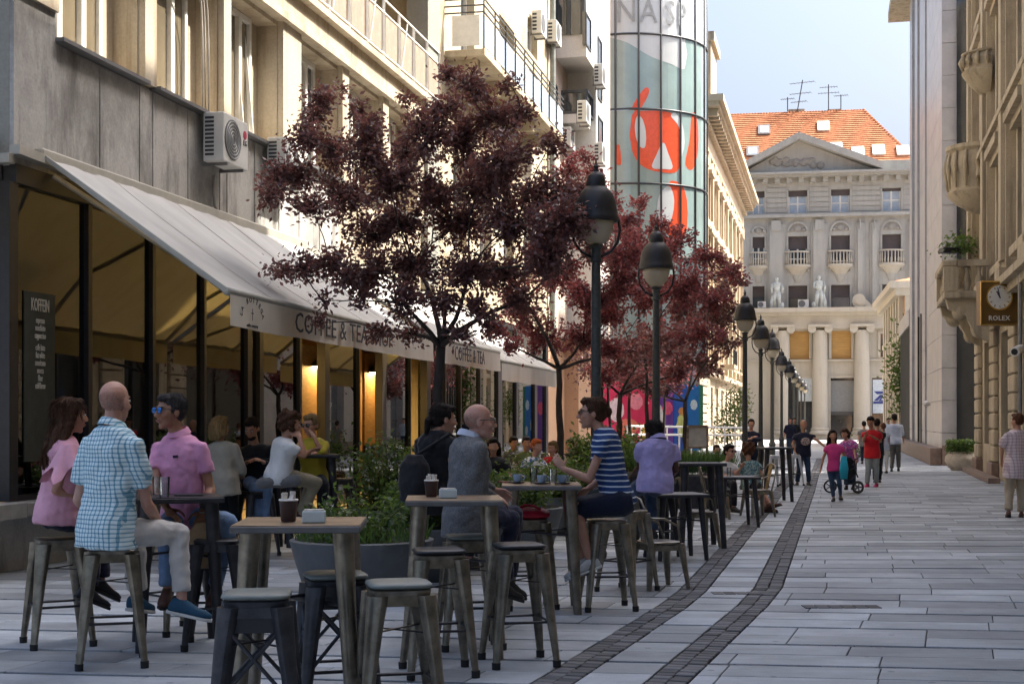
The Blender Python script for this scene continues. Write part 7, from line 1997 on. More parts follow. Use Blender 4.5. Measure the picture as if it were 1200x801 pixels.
SK = skin_mat('light skin', (0.5, 0.29, 0.2)); SKT = skin_mat('tanned skin', (0.42, 0.23, 0.145)); SKP = skin_mat('pink pale skin', (0.56, 0.33, 0.25))
M['eye_white'] = mat('eye white', (0.6, 0.58, 0.55), rough=0.2); M['iris'] = mat('dark iris', (0.03, 0.02, 0.015), rough=0.15)
M['lip'] = mat('lips', (0.34, 0.12, 0.1), rough=0.45)
M['lens_dark'] = mat('dark lens', (0.012, 0.012, 0.015), rough=0.06, coat=1.0); M['lens_blue'] = mat('blue mirror lens', (0.02, 0.16, 0.5), rough=0.08, metal=0.6)
TEX = bpy.data.textures.new('cloth_folds', 'CLOUDS'); TEX.noise_scale = 0.09; TEX.noise_depth = 2
TEX2 = bpy.data.textures.new('cloth_creases', 'MARBLE'); TEX2.noise_scale = 0.22; TEX2.turbulence = 9; TEX2.marble_type = 'SHARP'
TEXH = bpy.data.textures.new('hair_tufts', 'CLOUDS'); TEXH.noise_scale = 0.03; TEXH.noise_depth = 2
TEXC = bpy.data.textures.new('hair_curls', 'CLOUDS'); TEXC.noise_scale = 0.022; TEXC.noise_depth = 1
def soft(o, vox, it=4, disp=0.0, tex=None):
    r = o.modifiers.new('union', 'REMESH'); r.mode = 'VOXEL'; r.voxel_size = vox; r.use_smooth_shade = True
    if it: s = o.modifiers.new('smooth', 'SMOOTH'); s.factor = 0.5; s.iterations = it
    if disp: d = o.modifiers.new('folds', 'DISPLACE'); d.texture = tex or TEX; d.strength = disp; d.mid_level = 0.5; d.texture_coords = 'LOCAL'
    if disp and tex is TEX: d2 = o.modifiers.new('creases', 'DISPLACE'); d2.texture = TEX2; d2.strength = disp * 0.5; d2.mid_level = 0.5; d2.texture_coords = 'LOCAL'
    return o
def cap(m, a, b, ra, rb, n=10):
    """closed round cone"""
    a = Vector(a); b = Vector(b); d = b - a; L_ = max(d.length, 1e-5); d /= L_
    pts = []; rs = []
    for k in range(4):
        t = math.pi / 2 * (1 - (k + 0.35) / 4.35); pts.append(a - d * ra * math.sin(t)); rs.append(max(ra * math.cos(t), 0.0015))
    pts.append(a); rs.append(ra); pts.append(a.lerp(b, 0.5)); rs.append((ra + rb) / 2); pts.append(b); rs.append(rb)
    for k in range(4):
        t = math.pi / 2 * (k + 1) / 4.35; pts.append(b + d * rb * math.sin(t)); rs.append(max(rb * math.cos(t), 0.0015))
    m.tube(pts, rs, n)
def muscle(m, a, b, ra, rm, rb, f=0.35, n=12, flat=None):
    a = Vector(a); b = Vector(b)
    c = a.lerp(b, f); cap(m, a, c, ra, rm, n); cap(m, c, b, rm, rb, n)
def hand(m, w, d, nrm, S, side=1, curl=0.35, spread=0.12):
    d = Vector(d).normalized(); nrm = Vector(nrm); nrm = (nrm - d * nrm.dot(d)).normalized(); s = d.cross(nrm) * side
    k = S
    m.loft([(w - d * 0.01 * k, s * 0.026 * k, nrm * 0.019 * k), (w + d * 0.02 * k, s * 0.032 * k, nrm * 0.017 * k), (w + d * 0.055 * k, s * 0.041 * k, nrm * 0.015 * k), (w + d * 0.092 * k, s * 0.04 * k, nrm * 0.011 * k)], 12, 2.6)
    for i, (o, L_) in enumerate(((-0.031, 0.068), (-0.0105, 0.08), (0.0105, 0.074), (0.03, 0.056))):
        p = w + d * (0.09 - 0.004 * abs(i - 1.2)) * k + s * o * k; dd = (d + s * o * spread * 20).normalized(); r = 0.0092 * k
        for q, fr in enumerate((0.45, 0.3, 0.25)):
            cu = curl * (0.55 + q * 0.75) * (0.85 + 0.12 * i); v = (dd * math.cos(cu) + nrm * math.sin(cu)).normalized(); e = p + v * L_ * fr * k
            cap(m, p, e, r, r * 0.88, 8); p = e; r *= 0.88
    p = w + d * 0.025 * k - s * 0.03 * k
    for v, L_, r in (((d * 0.55 - s * 0.75 + nrm * 0.35), 0.04, 0.0135), ((d * 0.85 - s * 0.35 + nrm * 0.4), 0.03, 0.011), ((d * 0.95 - s * 0.1 + nrm * 0.35), 0.024, 0.0095)):
        e = p + v.normalized() * L_ * k; cap(m, p, e, r * k, r * 0.88 * k, 8); p = e
def shoe(t, an, toe, S, mt, sole):
    f = (Vector(toe) - Vector(an)); f.z = 0 if abs(f.z) < 0.03 else f.z
    f.normalize(); up = Vector((0, 0, 1)); s = f.cross(up).normalized(); up = s.cross(f)
    b = Vector(an) - up * 0.075 * S
    m = MB(); r = []
    for (y, w, h, c) in ((-0.07, 0.025, 0.02, 0.028), (-0.055, 0.036, 0.045, 0.04), (0.0, 0.038, 0.052, 0.05), (0.05, 0.038, 0.04, 0.04), (0.11, 0.045, 0.028, 0.028), (0.16, 0.042, 0.024, 0.024), (0.195, 0.022, 0.015, 0.018)):
        r.append((b + f * y * S + up * c * S, s * w * S, up * h * S))
    m.loft(r, 14, 2.4); m.build('shoe', mt, t, smooth=True)
    m = MB(); r = []
    for (y, w) in ((-0.076, 0.028), (-0.05, 0.04), (0.05, 0.04), (0.12, 0.049), (0.17, 0.044), (0.203, 0.02)):
        r.append((b + f * y * S + up * -0.002 * S, s * w * S, up * 0.011 * S))
    m.loft(r, 12, 3.5); m.build('sole', sole, t, smooth='auto')
PX = {}
def person(label, Y, yaw, head, neck, pelvis, arms, legs, skin, top, trousers, hair=None, hyaw=None, hpitch=0.0, S=1.0, fem=False, group=None,
           sleeve=0.55, hem=0.12, seated=True, shoes=None, sole=None, detail=1, glasses=None, hairstyle='short', skirt=False, baresh=False, collar=None, loose=0.0, jacket=None, beard=None, shin_bare=False, crop=0.0, hs=1.07, curl=0.4, wide=1.0, nohands=False):
    P = lambda q: at(q[0], q[1], Y + (q[2] if len(q) > 2 else 0.0))
    F3 = Vector((yaw[0], yaw[1], 0)).normalized(); R3 = Vector((F3.y, -F3.x, 0))
    pel = P(pelvis); nk = P(neck); hd = P(head)
    rz = math.atan2(F3.y, F3.x) - math.pi / 2
    t = thing('person', label, 'person', (pel.x, pel.y, 0.0), rz, group)
    up = (nk - pel).normalized(); fw = (F3 - up * F3.dot(up)).normalized(); rt = fw.cross(up).normalized()
    TL = (nk - pel).length
    vox = (0.0068, 0.011, 0.016)[1 - detail if detail < 1 else 0] if detail <= 1 else 0.0068
    vc = vox * 1.6
    wS = (0.9 if fem else 1.0) * wide; shw = 0.185 * S * wS
    shs = {}; 
    for sd in (-1, 1): shs[sd] = nk + rt * sd * shw - up * 0.075 * S
    hips = {sd: pel + rt * sd * 0.09 * S - up * 0.02 for sd in (-1, 1)}
    body = MB()
    def tr(tq, a, b, off=0.0, g=0.0): return (pel + up * TL * tq + fw * off * S, rt * (a * S * wS + g), fw * (b * S + g))
    core = [tr(-0.12, 0.12, 0.09), tr(0.0, 0.155, 0.11, -0.01), tr(0.28, 0.125 if fem else 0.14, 0.095), tr(0.6, 0.15, 0.11, 0.01), tr(0.8, 0.15, 0.09), tr(0.9, 0.1, 0.06, -0.005), tr(1.02, 0.045, 0.042, 0.0)]
    body.loft(core, 18, 2.3)
    cap(body, nk - up * 0.05 * S, hd - Vector((0, 0, 0.055)) * S * hs - Vector((hyaw or yaw)[:2] + (0,)).normalized() * 0.02 * S, 0.056 * S * (0.88 if fem else 1), 0.05 * S * (0.88 if fem else 1))
    # head
    hy = Vector((hyaw[0], hyaw[1], 0)).normalized() if hyaw else F3
    hf = (hy * math.cos(hpitch) + Vector((0, 0, math.sin(hpitch)))).normalized(); hr = Vector((hy.y, -hy.x, 0)); hu = hr.cross(hf)
    HR = Matrix((hr, hf, hu)).transposed(); k = S * hs
    if S < 0.9: k = (0.55 * S + 0.45) * hs
    q = lambda x, y, z: hd + HR @ (Vector((x, y, z)) * k)
    e = lambda c, r, mb=body, n=14: mb.ball(q(*c), Vector(r) * k, n, 10, HR)
    e((0, -0.014, 0.03), (0.074, 0.094, 0.088)); e((0, 0.028, -0.015), (0.062, 0.062, 0.075)); e((0, 0.03, -0.068), (0.052 if not fem else 0.044, 0.05, 0.042)); e((0, 0.062, -0.098), (0.024 if not fem else 0.018, 0.02, 0.018))
    cap(body, q(0, 0.086, 0.014), q(0, 0.108, -0.026), 0.009 * k, 0.0125 * k, 8); e((0.011, 0.098, -0.033), (0.009,) * 3); e((-0.011, 0.098, -0.033), (0.009,) * 3)
    e((0, 0.07, 0.03), (0.05, 0.022, 0.011)); e((0.036, 0.06, -0.025), (0.022, 0.024, 0.02)); e((-0.036, 0.06, -0.025), (0.022, 0.024, 0.02)); e((0, 0.085, -0.062), (0.022, 0.011, 0.013))
    for sd in (-1, 1): e((sd * 0.075, -0.008, -0.008), (0.009, 0.02, 0.032))
    tops = []
    for i, sd in enumerate((-1, 1)):
        if arms and arms[i]:
            el = P(arms[i][0]); wr = P(arms[i][1]); sh = shs[sd]
            # keep sensible bone lengths
            muscle(body, sh - up * 0.02 * S - rt * sd * 0.018 * S, el, 0.033 * S, 0.041 * S * (0.9 if fem else 1), 0.034 * S, 0.4); muscle(body, el, wr, 0.036 * S, 0.038 * S * (0.88 if fem else 1), 0.024 * S, 0.3)
            hdv = (wr - el).normalized()
            if len(arms[i]) > 2: hdv = (P(arms[i][2]) - wr).normalized()
            nr = Vector((0, 0, -1)) if abs(hdv.z) < 0.8 else -rt * sd
            nr = nr * 0.7 - rt * sd * 0.5
            if not nohands: hand(body, wr, hdv, nr, S * (0.9 if fem else 1), side=-sd, curl=curl)
            tops.append((sd, sh, el, wr))
    for i, sd in enumerate((-1, 1)):
        if legs and legs[i]:
            kn = P(legs[i][0]); an = P(legs[i][1])
            muscle(body, hips[sd], kn, 0.07 * S, 0.068 * S, 0.046 * S, 0.3); muscle(body, kn, an, 0.046 * S, 0.05 * S * (0.9 if fem else 1), 0.03 * S, 0.28)
            if shoes is not None or baresh:
                toe = P(legs[i][2]) if len(legs[i]) > 2 else an + F3
                f = (toe - an).normalized(); cap(body, an - Vector((0, 0, 0.02)) * S, an - Vector((0, 0, 0.045)) * S + f * 0.1 * S, 0.034 * S, 0.025 * S)
    o = body.build('body', skin, t); soft(o, vox, 3 if detail > 0 else 2)
    # face details
    if detail >= 0:
        m = MB(); e((0, 0.094, -0.06), (0.021, 0.006, 0.0065), m, 10); m.build('lips', M['lip'], t, smooth=True)
        for sd in (-1, 1):
            if not glasses:
                m = MB(); e((sd * 0.03, 0.083, 0.008), (0.0125, 0.008, 0.0075), m, 10); ey = m.build('eye', M['eye_white'], t, smooth=True)
                m = MB(); e((sd * 0.03, 0.0905, 0.008), (0.0055, 0.003, 0.0058), m, 8); m.build('iris', M['iris'], ey, smooth=True)
            if hair: 
                m = MB(); cap(m, q(sd * 0.016, 0.092, 0.028), q(sd * 0.046, 0.08, 0.03), 0.004 * k, 0.003 * k, 6); m.build('eyebrow', hair, t, smooth=True)
    if glasses:
        g = thing('sunglasses', None, None); g.parent = t; g.location = chain_matrix(t).inverted() @ q(0, 0.1, 0.01)
        for sd in (-1, 1):
            m = MB(); e((sd * 0.033, 0.1, 0.008), (0.028, 0.006, 0.021), m, 12); m.build('lens', glasses, g, smooth=True)
            m = MB(); m.tube([q(sd * 0.06, 0.098, 0.014), q(sd * 0.078, 0.06, 0.014), q(sd * 0.08, 0.0, 0.012), q(sd * 0.078, -0.02, 0.0)], 0.0032 * k, 5); m.build('temple', M['frame_black'], g, smooth=True)
        m = MB(); m.tube([q(-0.012, 0.106, 0.014), q(0.012, 0.106, 0.014)], 0.003 * k, 5); m.build('bridge', M['frame_black'], g)
    # top garment
    if top:
        G = 0.014 + loose; m = MB()
        hm = -hem / TL * 1.0
        rg = [tr(hm, 0.172, 0.132, -0.008, G), tr(0.0, 0.17, 0.128, -0.012, G), tr(0.28, 0.13 if fem else 0.15, 0.105, 0.0, G), tr(0.6, 0.158, 0.118, 0.012, G), tr(0.8, 0.17, 0.104, 0.0, G), tr(0.89, 0.162, 0.088, -0.005, G), tr(0.965, 0.115, 0.066, -0.008, G), tr(1.015, 0.062, 0.055, -0.01, G * 0.5)]
        m.loft(rg, 20, 2.4)
        for sd, sh, el, wr in tops:
            if sleeve > 0:
                ex = 1.25 if sleeve < 1.0 else 1.0
                if sleeve <= 1.0:
                    en = sh.lerp(el, sleeve); cap(m, sh - up * 0.018 * S - rt * sd * 0.012 * S, sh.lerp(el, 0.08), 0.05 * S, 0.055 * S)
                    m.loft([(sh.lerp(el, 0.0), *[v * 0.052 * S for v in perp(el - sh)]), (sh.lerp(el, sleeve * 0.5), *[v * (0.062 * S + loose) for v in perp(el - sh)]), (en, *[v * (0.058 * S + loose) for v in perp(el - sh)])], 14)
                else:
                    cap(m, sh - up * 0.006, el, 0.058 * S, 0.052 * S); en = el.lerp(wr, min(1.0, sleeve - 1.0))
                    m.loft([(el, *[v * 0.054 * S for v in perp(wr - el)]), (el.lerp(en, 0.5), *[v * 0.048 * S for v in perp(wr - el)]), (en, *[v * 0.036 * S for v in perp(wr - el)])], 14)
        o = m.build(jacket or 'shirt', top, t); soft(o, vc, 2, 0.024 * S if detail > 0 else 0.016, TEX)
        if collar:
            m = MB(); c0 = nk + up * 0.012 * S; rr = []
            for kk in range(17):
                a = 2 * math.pi * kk / 16; p_ = c0 + rt * math.cos(a) * 0.066 * S + fw * math.sin(a) * 0.07 * S - up * 0.02 * math.sin(a) * S
                rr.append(p_)
            for h_, w_ in ((0, 0),): pass
            vs = []; fs = []
            for kk in range(17):
                a = 2 * math.pi * kk / 16; d_ = (rt * math.cos(a) + fw * math.sin(a))
                vs += [rr[kk] + up * 0.03 * S - d_ * 0.006, rr[kk] + up * 0.026 * S + d_ * 0.004, rr[kk] - up * 0.012 * S + d_ * 0.024 * S]
            for kk in range(16):
                a_ = kk * 3; fs += [(a_, a_ + 3, a_ + 4, a_ + 1), (a_ + 1, a_ + 4, a_ + 5, a_ + 2)]
            m.add(vs, fs); m.build('collar', collar, t, smooth=True)
    # trousers or skirt
    if trousers and not skirt:
        m = MB(); m.loft([tr(-0.16, 0.11, 0.09), tr(-0.06, 0.148, 0.108, -0.012, 0.0), tr(0.06, 0.145, 0.105, -0.008, 0.0), tr(0.16, 0.135, 0.098, 0, 0.0)], 18, 2.4)
        for i, sd in enumerate((-1, 1)):
            if legs and legs[i]:
                kn = P(legs[i][0]); an = P(legs[i][1]); tl = 0.0 if not fem else -0.006
                cap(m, hips[sd], hips[sd].lerp(kn, 0.35), 0.088 * S + tl, 0.086 * S + tl); cap(m, hips[sd].lerp(kn, 0.3), kn, 0.086 * S + tl, (0.062 + loose) * S)
                if not shin_bare:
                    en = kn.lerp(an, 0.93 - crop)
                    pr = perp(an - kn); m.loft([(kn, pr[0] * (0.062 + loose) * S, pr[1] * (0.062 + loose) * S), (kn.lerp(en, 0.4), pr[0] * (0.062 + loose) * S + pr[0] * tl, pr[1] * 0.062 * S), (en, pr[0] * (0.05 + loose) * S + pr[0] * tl, pr[1] * (0.052 + loose) * S)], 14)
        o = m.build('trousers', trousers, t); soft(o, vc, 2, 0.024 * S if detail > 0 else 0.015, TEX)
    if skirt:
        m = MB(); K = [P(l[0]) for l in legs if l]; kc = sum(K, Vector()) / len(K); kc = pel.lerp(kc, 0.92)
        ax = (kc - pel).normalized(); s_ = rt; n_ = ax.cross(s_).normalized()
        m.loft([(pel - ax * 0.13 * S, s_ * 0.13 * S, n_ * 0.08 * S), (pel - ax * 0.05 * S, s_ * 0.188 * S, n_ * 0.125 * S), (pel.lerp(kc, 0.3), s_ * 0.188 * S, n_ * 0.1 * S), (kc, s_ * 0.17 * S, n_ * 0.085 * S)], 18, 2.6)
        m.loft([tr(-0.1, 0.16, 0.12), tr(0.1, 0.155, 0.12), tr(0.2, 0.14, 0.11)], 18, 2.3)
        o = m.build('skirt', trousers, t); soft(o, vc, 2, 0.014, TEX)
    if shoes is not None:
        for i, sd in enumerate((-1, 1)):
            if legs and legs[i]:
                an = P(legs[i][1]); toe = P(legs[i][2]) if len(legs[i]) > 2 else an + F3 * 0.2; shoe(t, an, toe, S, shoes, sole or M['rubber'])
    # hair
    if hair:
        m = MB()
        if hairstyle in ('short', 'bun', 'long', 'pony', 'curly', 'bob'):
            e((0, -0.022, 0.04), (0.08, 0.094, 0.088), m, 16); e((0, -0.05, 0.0), (0.075, 0.066, 0.07), m); e((0, 0.04, 0.088), (0.06, 0.05, 0.032), m)
            for sd in (-1, 1): e((sd * 0.066, -0.012, 0.03), (0.018, 0.045, 0.04), m)
        if hairstyle == 'fringe0': pass
        if hairstyle == 'bun': e((0, -0.115, 0.01), (0.035, 0.035, 0.038), m); e((0, -0.095, 0.02), (0.04, 0.03, 0.045), m)
        if hairstyle == 'pony':
            m.tube([q(0, -0.09, 0.02), q(0, -0.13, -0.02), q(0, -0.13, -0.1), q(0.01, -0.11, -0.17)], [0.022 * k, 0.03 * k, 0.026 * k, 0.008 * k], 10)
        if hairstyle in ('long', 'bob'):
            D = -0.36 if hairstyle == 'long' else -0.13
            for (x, y, r) in ((0, -0.075, 0.05), (0.04, -0.06, 0.045), (-0.04, -0.06, 0.045), (0.07, -0.025, 0.032), (-0.07, -0.025, 0.032)):
                b_ = q(x * 1.2, y - (0.1 if hairstyle == 'long' else 0.02), D * (1 if abs(x) < 0.06 else 0.75)); 
                m.tube([q(x, y, 0.04), q(x * 1.15, y - 0.01, -0.06), q(x * 1.25, y - (0.07 if hairstyle == 'long' else 0.015), D * 0.6), b_], [r * k, r * k, r * 0.85 * k, r * 0.3 * k], 10)
        if hairstyle == 'curly':
            for kk in range(26):
                a = kk * 2.4; z = -0.07 + 0.2 * (kk / 26); rr_ = math.sqrt(max(0.02, 1 - ((z - 0.03) / 0.12) ** 2))
                yy = -0.02 + 0.1 * rr_ * math.cos(a)
                if yy > 0.045 and z < 0.07: continue
                e((0.085 * rr_ * math.sin(a), yy, z), (0.032,) * 3, m, 8)
        o = m.build('hair', hair, t); soft(o, vox * 1.15, 1, 0.022 if hairstyle != 'curly' else 0.03, TEXC if hairstyle == 'curly' else TEXH)
    if hair and detail > 0:
        n = 2600 if hairstyle in ('long', 'bob') else 1700; Pn = []; Dn = []
        for kk in range(n):
            v = Vector((random.gauss(0, 1), random.gauss(0, 1), random.gauss(0, 1))).normalized()
            p_ = Vector((v.x * 0.082, -0.024 + v.y * 0.098, 0.042 + v.z * 0.09))
            if p_.y > 0.035 and p_.z < 0.075: continue
            if p_.z < -0.02 and p_.y > -0.03: continue
            dl = Vector((v.x * 0.25, -0.55 if hairstyle in ('bun', 'pony') else -0.15, -0.9)); dl = dl - v * dl.dot(v) * 0.92
            Pn.append(tuple(q(*p_))); Dn.append(tuple(HR @ dl.normalized() * 3.2))
        if hairstyle == 'long':
            for kk in range(2600):
                a = random.uniform(-1, 1); f = random.uniform(0, 1)
                x = a * (0.085 + 0.02 * f); y = -0.115 + 0.075 * a * a - 0.075 * f; z = 0.02 - 0.3 * f
                Pn.append(tuple(q(x + random.gauss(0, 0.004), y + random.gauss(0, 0.006), z))); Dn.append((random.gauss(0, 0.25), random.gauss(0, 0.25), -3.5))
        leaves('hair_strands', Pn, 0.085 if hairstyle == 'long' else 0.042, hair, t, np.array(Dn), aspect=0.05, kind='stuff')
    if not hair and detail > 0:
        Pn = []; Dn = []
        while len(Pn) < 2600:
            v = Vector((random.gauss(0, 1), random.gauss(0, 1), random.gauss(0, 1))).normalized()
            if v.z > 0.25 + random.gauss(0, 0.12) or v.z < -0.75 or v.y > 0.05: continue
            Pn.append(tuple(q(v.x * 0.0765, -0.014 + v.y * 0.096, 0.024 + v.z * 0.09))); Dn.append(tuple(HR @ Vector((0, -0.6, -2.0))))
        leaves('cropped_hair', Pn, 0.008, H_gr, t, np.array(Dn), aspect=0.12, kind='stuff')
    if beard:
        m = MB(); e((0, 0.045, -0.082), (0.052, 0.05, 0.036), m); e((0, 0.088, -0.047), (0.026, 0.01, 0.006), m)
        o = m.build('beard', beard, t); soft(o, vox * 1.1, 1, 0.01, TEXH)
    PX[label] = dict(t=t, q=q, nk=nk, pel=pel, up=up, fw=fw, rt=rt, S=S, k=k, sh=shs)
    return PX[label]
def perp(d):
    d = Vector(d).normalized(); a = Vector((0, 0, 1)) if abs(d.z) < 0.9 else Vector((1, 0, 0)); x = d.cross(a).normalized(); return x, d.cross(x).normalized()

H_br = hair_mat('brown hair', (0.09, 0.045, 0.025)); H_dk = hair_mat('dark hair', (0.022, 0.016, 0.014)); H_bl = hair_mat('dark blond hair', (0.3, 0.19, 0.08)); H_gr = hair_mat('grey dark hair', (0.06, 0.055, 0.055)); H_rd = hair_mat('reddish brown hair', (0.13, 0.055, 0.03))
W_sole = mat('white rubber sole', (0.6, 0.6, 0.58), rough=0.6)
c_pink = cloth('pink blouse', (0.7, 0.36, 0.45)); c_polo = cloth('pink pique', (0.72, 0.33, 0.5)); c_navy = cloth('navy cloth', (0.012, 0.014, 0.035)); c_black = cloth('black cotton', (0.01, 0.01, 0.012), var=0.3)
c_chk = pattern('blue checked cotton', 'check', ((0.86, 0.93, 0.94), (0.3, 0.5, 0.6)), 0.028, 0.028); c_str = pattern('navy striped jersey', 'stripe', ((0.02, 0.05, 0.16), (0.6, 0.65, 0.7)), 0.05, 0.048)
c_cream = cloth('pale cotton trousers', (0.52, 0.5, 0.47)); c_jean = cloth('light blue denim', (0.16, 0.25, 0.4), var=0.3); c_dj = cloth('dark denim', (0.035, 0.06, 0.11), var=0.35); c_grey = pattern('grey wool tweed', 'print', ((0.13, 0.135, 0.14), (0.17, 0.17, 0.17), (0.2, 0.2, 0.195)), 150, 150)
c_white = cloth('white cotton', (0.62, 0.62, 0.6)); c_beige = cloth('beige knit', (0.34, 0.31, 0.25)); c_khaki = cloth('khaki cotton', (0.22, 0.19, 0.13)); c_lav = cloth('lavender cotton', (0.4, 0.34, 0.6)); c_yel = cloth('yellow cotton', (0.5, 0.4, 0.04)); c_red = cloth('red pique', (0.5, 0.012, 0.02)); c_mag = cloth('magenta cotton', (0.6, 0.05, 0.22)); c_lt = cloth('pale blue shirt', (0.5, 0.56, 0.68)); c_gt = cloth('grey trousers', (0.1, 0.1, 0.095)); c_lj = cloth('pale grey jeans', (0.25, 0.28, 0.28))
c_teal = pattern('teal printed cotton', 'print', ((0.08, 0.18, 0.2), (0.2, 0.33, 0.34), (0.42, 0.5, 0.48)), 40, 40); c_flow = pattern('flowered cotton', 'print', ((0.6, 0.62, 0.62), (0.08, 0.16, 0.3), (0.65, 0.65, 0.62)), 26, 26); c_plaid = pattern('pale plaid cotton', 'check', ((0.82, 0.76, 0.76), (0.6, 0.52, 0.56)), 0.05, 0.05); c_skirt = cloth('navy skirt', (0.008, 0.012, 0.03)); c_fl2 = pattern('magenta flowered cotton', 'print', ((0.6, 0.1, 0.35), (0.2, 0.1, 0.3), (0.7, 0.35, 0.5)), 30, 30)
s_blue = mat('blue canvas', (0.015, 0.07, 0.13), rough=0.8, bump=0.4); s_white = mat('white canvas', (0.55, 0.55, 0.53), rough=0.8, bump=0.4); s_brown = mat('brown leather', (0.09, 0.035, 0.02), rough=0.5); s_dark = mat('dark leather', (0.02, 0.018, 0.018), rough=0.5); s_pink = mat('pink trainers', (0.5, 0.02, 0.12), rough=0.6)
GS = 'guests seated on the cafe terrace'; GW = 'people standing or walking in the street'

p = person('woman with long brown hair and pink flutter sleeve blouse, seated farthest left', 10.1, (0.85, 0.5), (83, 487, 0.02), (75, 512, 0.0), (68, 603, 0),
       [((112, 566, 0.35), (122, 578, 0.3)), ((66, 574, -0.14), (96, 586, 0.0))], [((120, 606, 0.3), (118, 680, 0.3), (140, 690, 0.4)), ((112, 612, 0.12), (104, 690, 0.15), (130, 700, 0.25))],
       SK, c_pink, c_navy, H_br, (0.8, 0.55), 0.0, 1.0, True, GS, sleeve=0.3, hem=0.06, loose=0.01, hairstyle='long', shoes=s_dark)
m = MB()  # flutter sleeve
for sd in (1,):
    sh = p['sh'][sd]; vs = []; fs = []; n = 28
    for j, (dz, r) in enumerate(((0.03, 0.05), (-0.04, 0.085), (-0.12, 0.125), (-0.18, 0.155))):
        for i in range(n):
            a = 2 * math.pi * i / n; w = 1 + (0.1 * j) * math.sin(a * 6)
            vs.append(sh + Vector((math.cos(a) * r * w, math.sin(a) * r * w, dz + 0.02 * j * math.sin(a * 5 + 1))))
    for j in range(3):
        for i in range(n): fs.append((j * n + i, j * n + (i + 1) % n, (j + 1) * n + (i + 1) % n, (j + 1) * n + i))
    m.add(vs, fs)
m.build('flutter_sleeve', c_pink, p['t'], smooth=True)
p = person('bald man in blue checked shirt and pale trousers, seated with his back to the viewer', 9.15, (0.55, 0.83), (135, 471, 0.05), (132, 500, 0.0), (127, 617, 0),
       [((92, 585, 0.15), (112, 605, 0.35)), ((172, 590, 0.02), (186, 612, 0.25))], [((158, 628, 0.42), (160, 700, 0.45), (175, 702, 0.6)), ((209, 625, 0.25), (213, 704, 0.2), (250, 712, 0.22))],
       SKP, c_chk, c_cream, None, (0.35, 0.93), 0.0, 1.08, False, GS, sleeve=0.72, hem=0.13, shoes=s_blue, sole=W_sole, collar=c_chk, loose=0.008, crop=0.07)
p = person('man in pink polo shirt with blue mirror sunglasses, seated at the dark table', 10.6, (-0.45, -0.9), (199, 482, -0.06), (209, 509, 0.0), (216, 605, 0),
       [((247, 573, -0.05), (238, 600, -0.25)), ((180, 570, -0.15), (197, 597, -0.35))], [((268, 612, -0.38), (252, 690, -0.3), (246, 700, -0.5)), ((196, 616, -0.42), (196, 690, -0.4), (190, 700, -0.6))],
       SKT, c_polo, c_jean, H_gr, (-0.72, -0.7), 0.0, 1.04, False, GS, sleeve=0.62, hem=0.1, shoes=s_brown, glasses=M['lens_blue'], collar=c_polo)
m = MB(); pc = p; c0 = pc['nk'] - pc['up'] * 0.16 + pc['fw'] * 0.135; m.bar(c0 - pc['rt'] * 0.09, c0 - pc['rt'] * 0.05, 0.012, 0.02); m.build('chest_badge', c_navy, pc['t'])
m = MB(); m.tube([at(238, 600, 10.33) + Vector((0.03 * math.cos(a), 0.03 * math.sin(a), 0)) for a in np.linspace(0, 6.28, 12)], 0.004, 5); m.build('bracelet', M['white_card'], p['t'])
bg = thing('paper_bag', 'brown paper bag held by the man in the pink polo', 'bag', at(236, 640, 10.1))
m = MB(); a = at(238, 632, 10.15); m.loft([(a - Vector((0, 0, 0.2)), Vector((0.1, 0, 0)), Vector((0, 0.05, 0))), (a + Vector((0, 0, 0.05)), Vector((0.1, 0, 0)), Vector((0, 0.04, 0))), (a + Vector((0, 0, 0.12)), Vector((0.05, 0, 0)), Vector((0, 0.02, 0)))], 12, 6); m.build('bag_body', mat('kraft paper', (0.4, 0.27, 0.15), rough=0.8, bump=0.5, bscale=20), bg, smooth='auto')
person('blonde woman in beige cardigan seen from behind at the shop glass', 16.3, (0.3, 0.95), (258, 501, 0.0), (258, 517, 0), (262, 560, 0), [((240, 548, 0.1), (255, 550, 0.35)), ((284, 550, 0.05), (284, 556, 0.3))],
       [((262, 568, 0.45), (262, 610, 0.4)), ((274, 568, 0.4), (274, 610, 0.4))], SK, c_beige, c_black, H_bl, (0.5, 0.85), 0, 1.05, True, GS, sleeve=1.9, hem=0.2, detail=0, hairstyle='bob', shoes=s_dark, loose=0.01)
person('bearded man in black pullover and jeans looking down, by the shop glass', 17.2, (-0.15, -1), (295, 502, -0.05), (299, 520, 0), (301, 562, 0), [((320, 548, -0.1), (308, 541, -0.33)), ((280, 546, -0.1), (290, 541, -0.33))],
       [((313, 570, -0.4), (312, 608, -0.35)), ((297, 570, -0.42), (300, 608, -0.35))], SKT, c_black, c_jean, H_dk, (-0.2, -1), -0.45, 1.04, False, GS, sleeve=1.9, detail=0, shoes=s_dark, beard=H_dk)
person('curly haired man in white shirt and khaki trousers, chin on his hand', 15.6, (0.82, 0.45), (341, 497, 0.02), (334, 513, 0), (328, 555, 0), [((352, 533, 0.25), (362, 529, 0.35)), ((356, 533, -0.1), (351, 512, -0.05), (348, 506, 0.0))],
       [((366, 562, 0.35), (352, 602, 0.35)), ((371, 565, 0.08), (352, 604, 0.12))], SKT, c_white, c_khaki, H_br, (0.95, 0.1), -0.2, 1.03, False, GS, sleeve=0.6, detail=0, hairstyle='curly', shoes=s_dark)
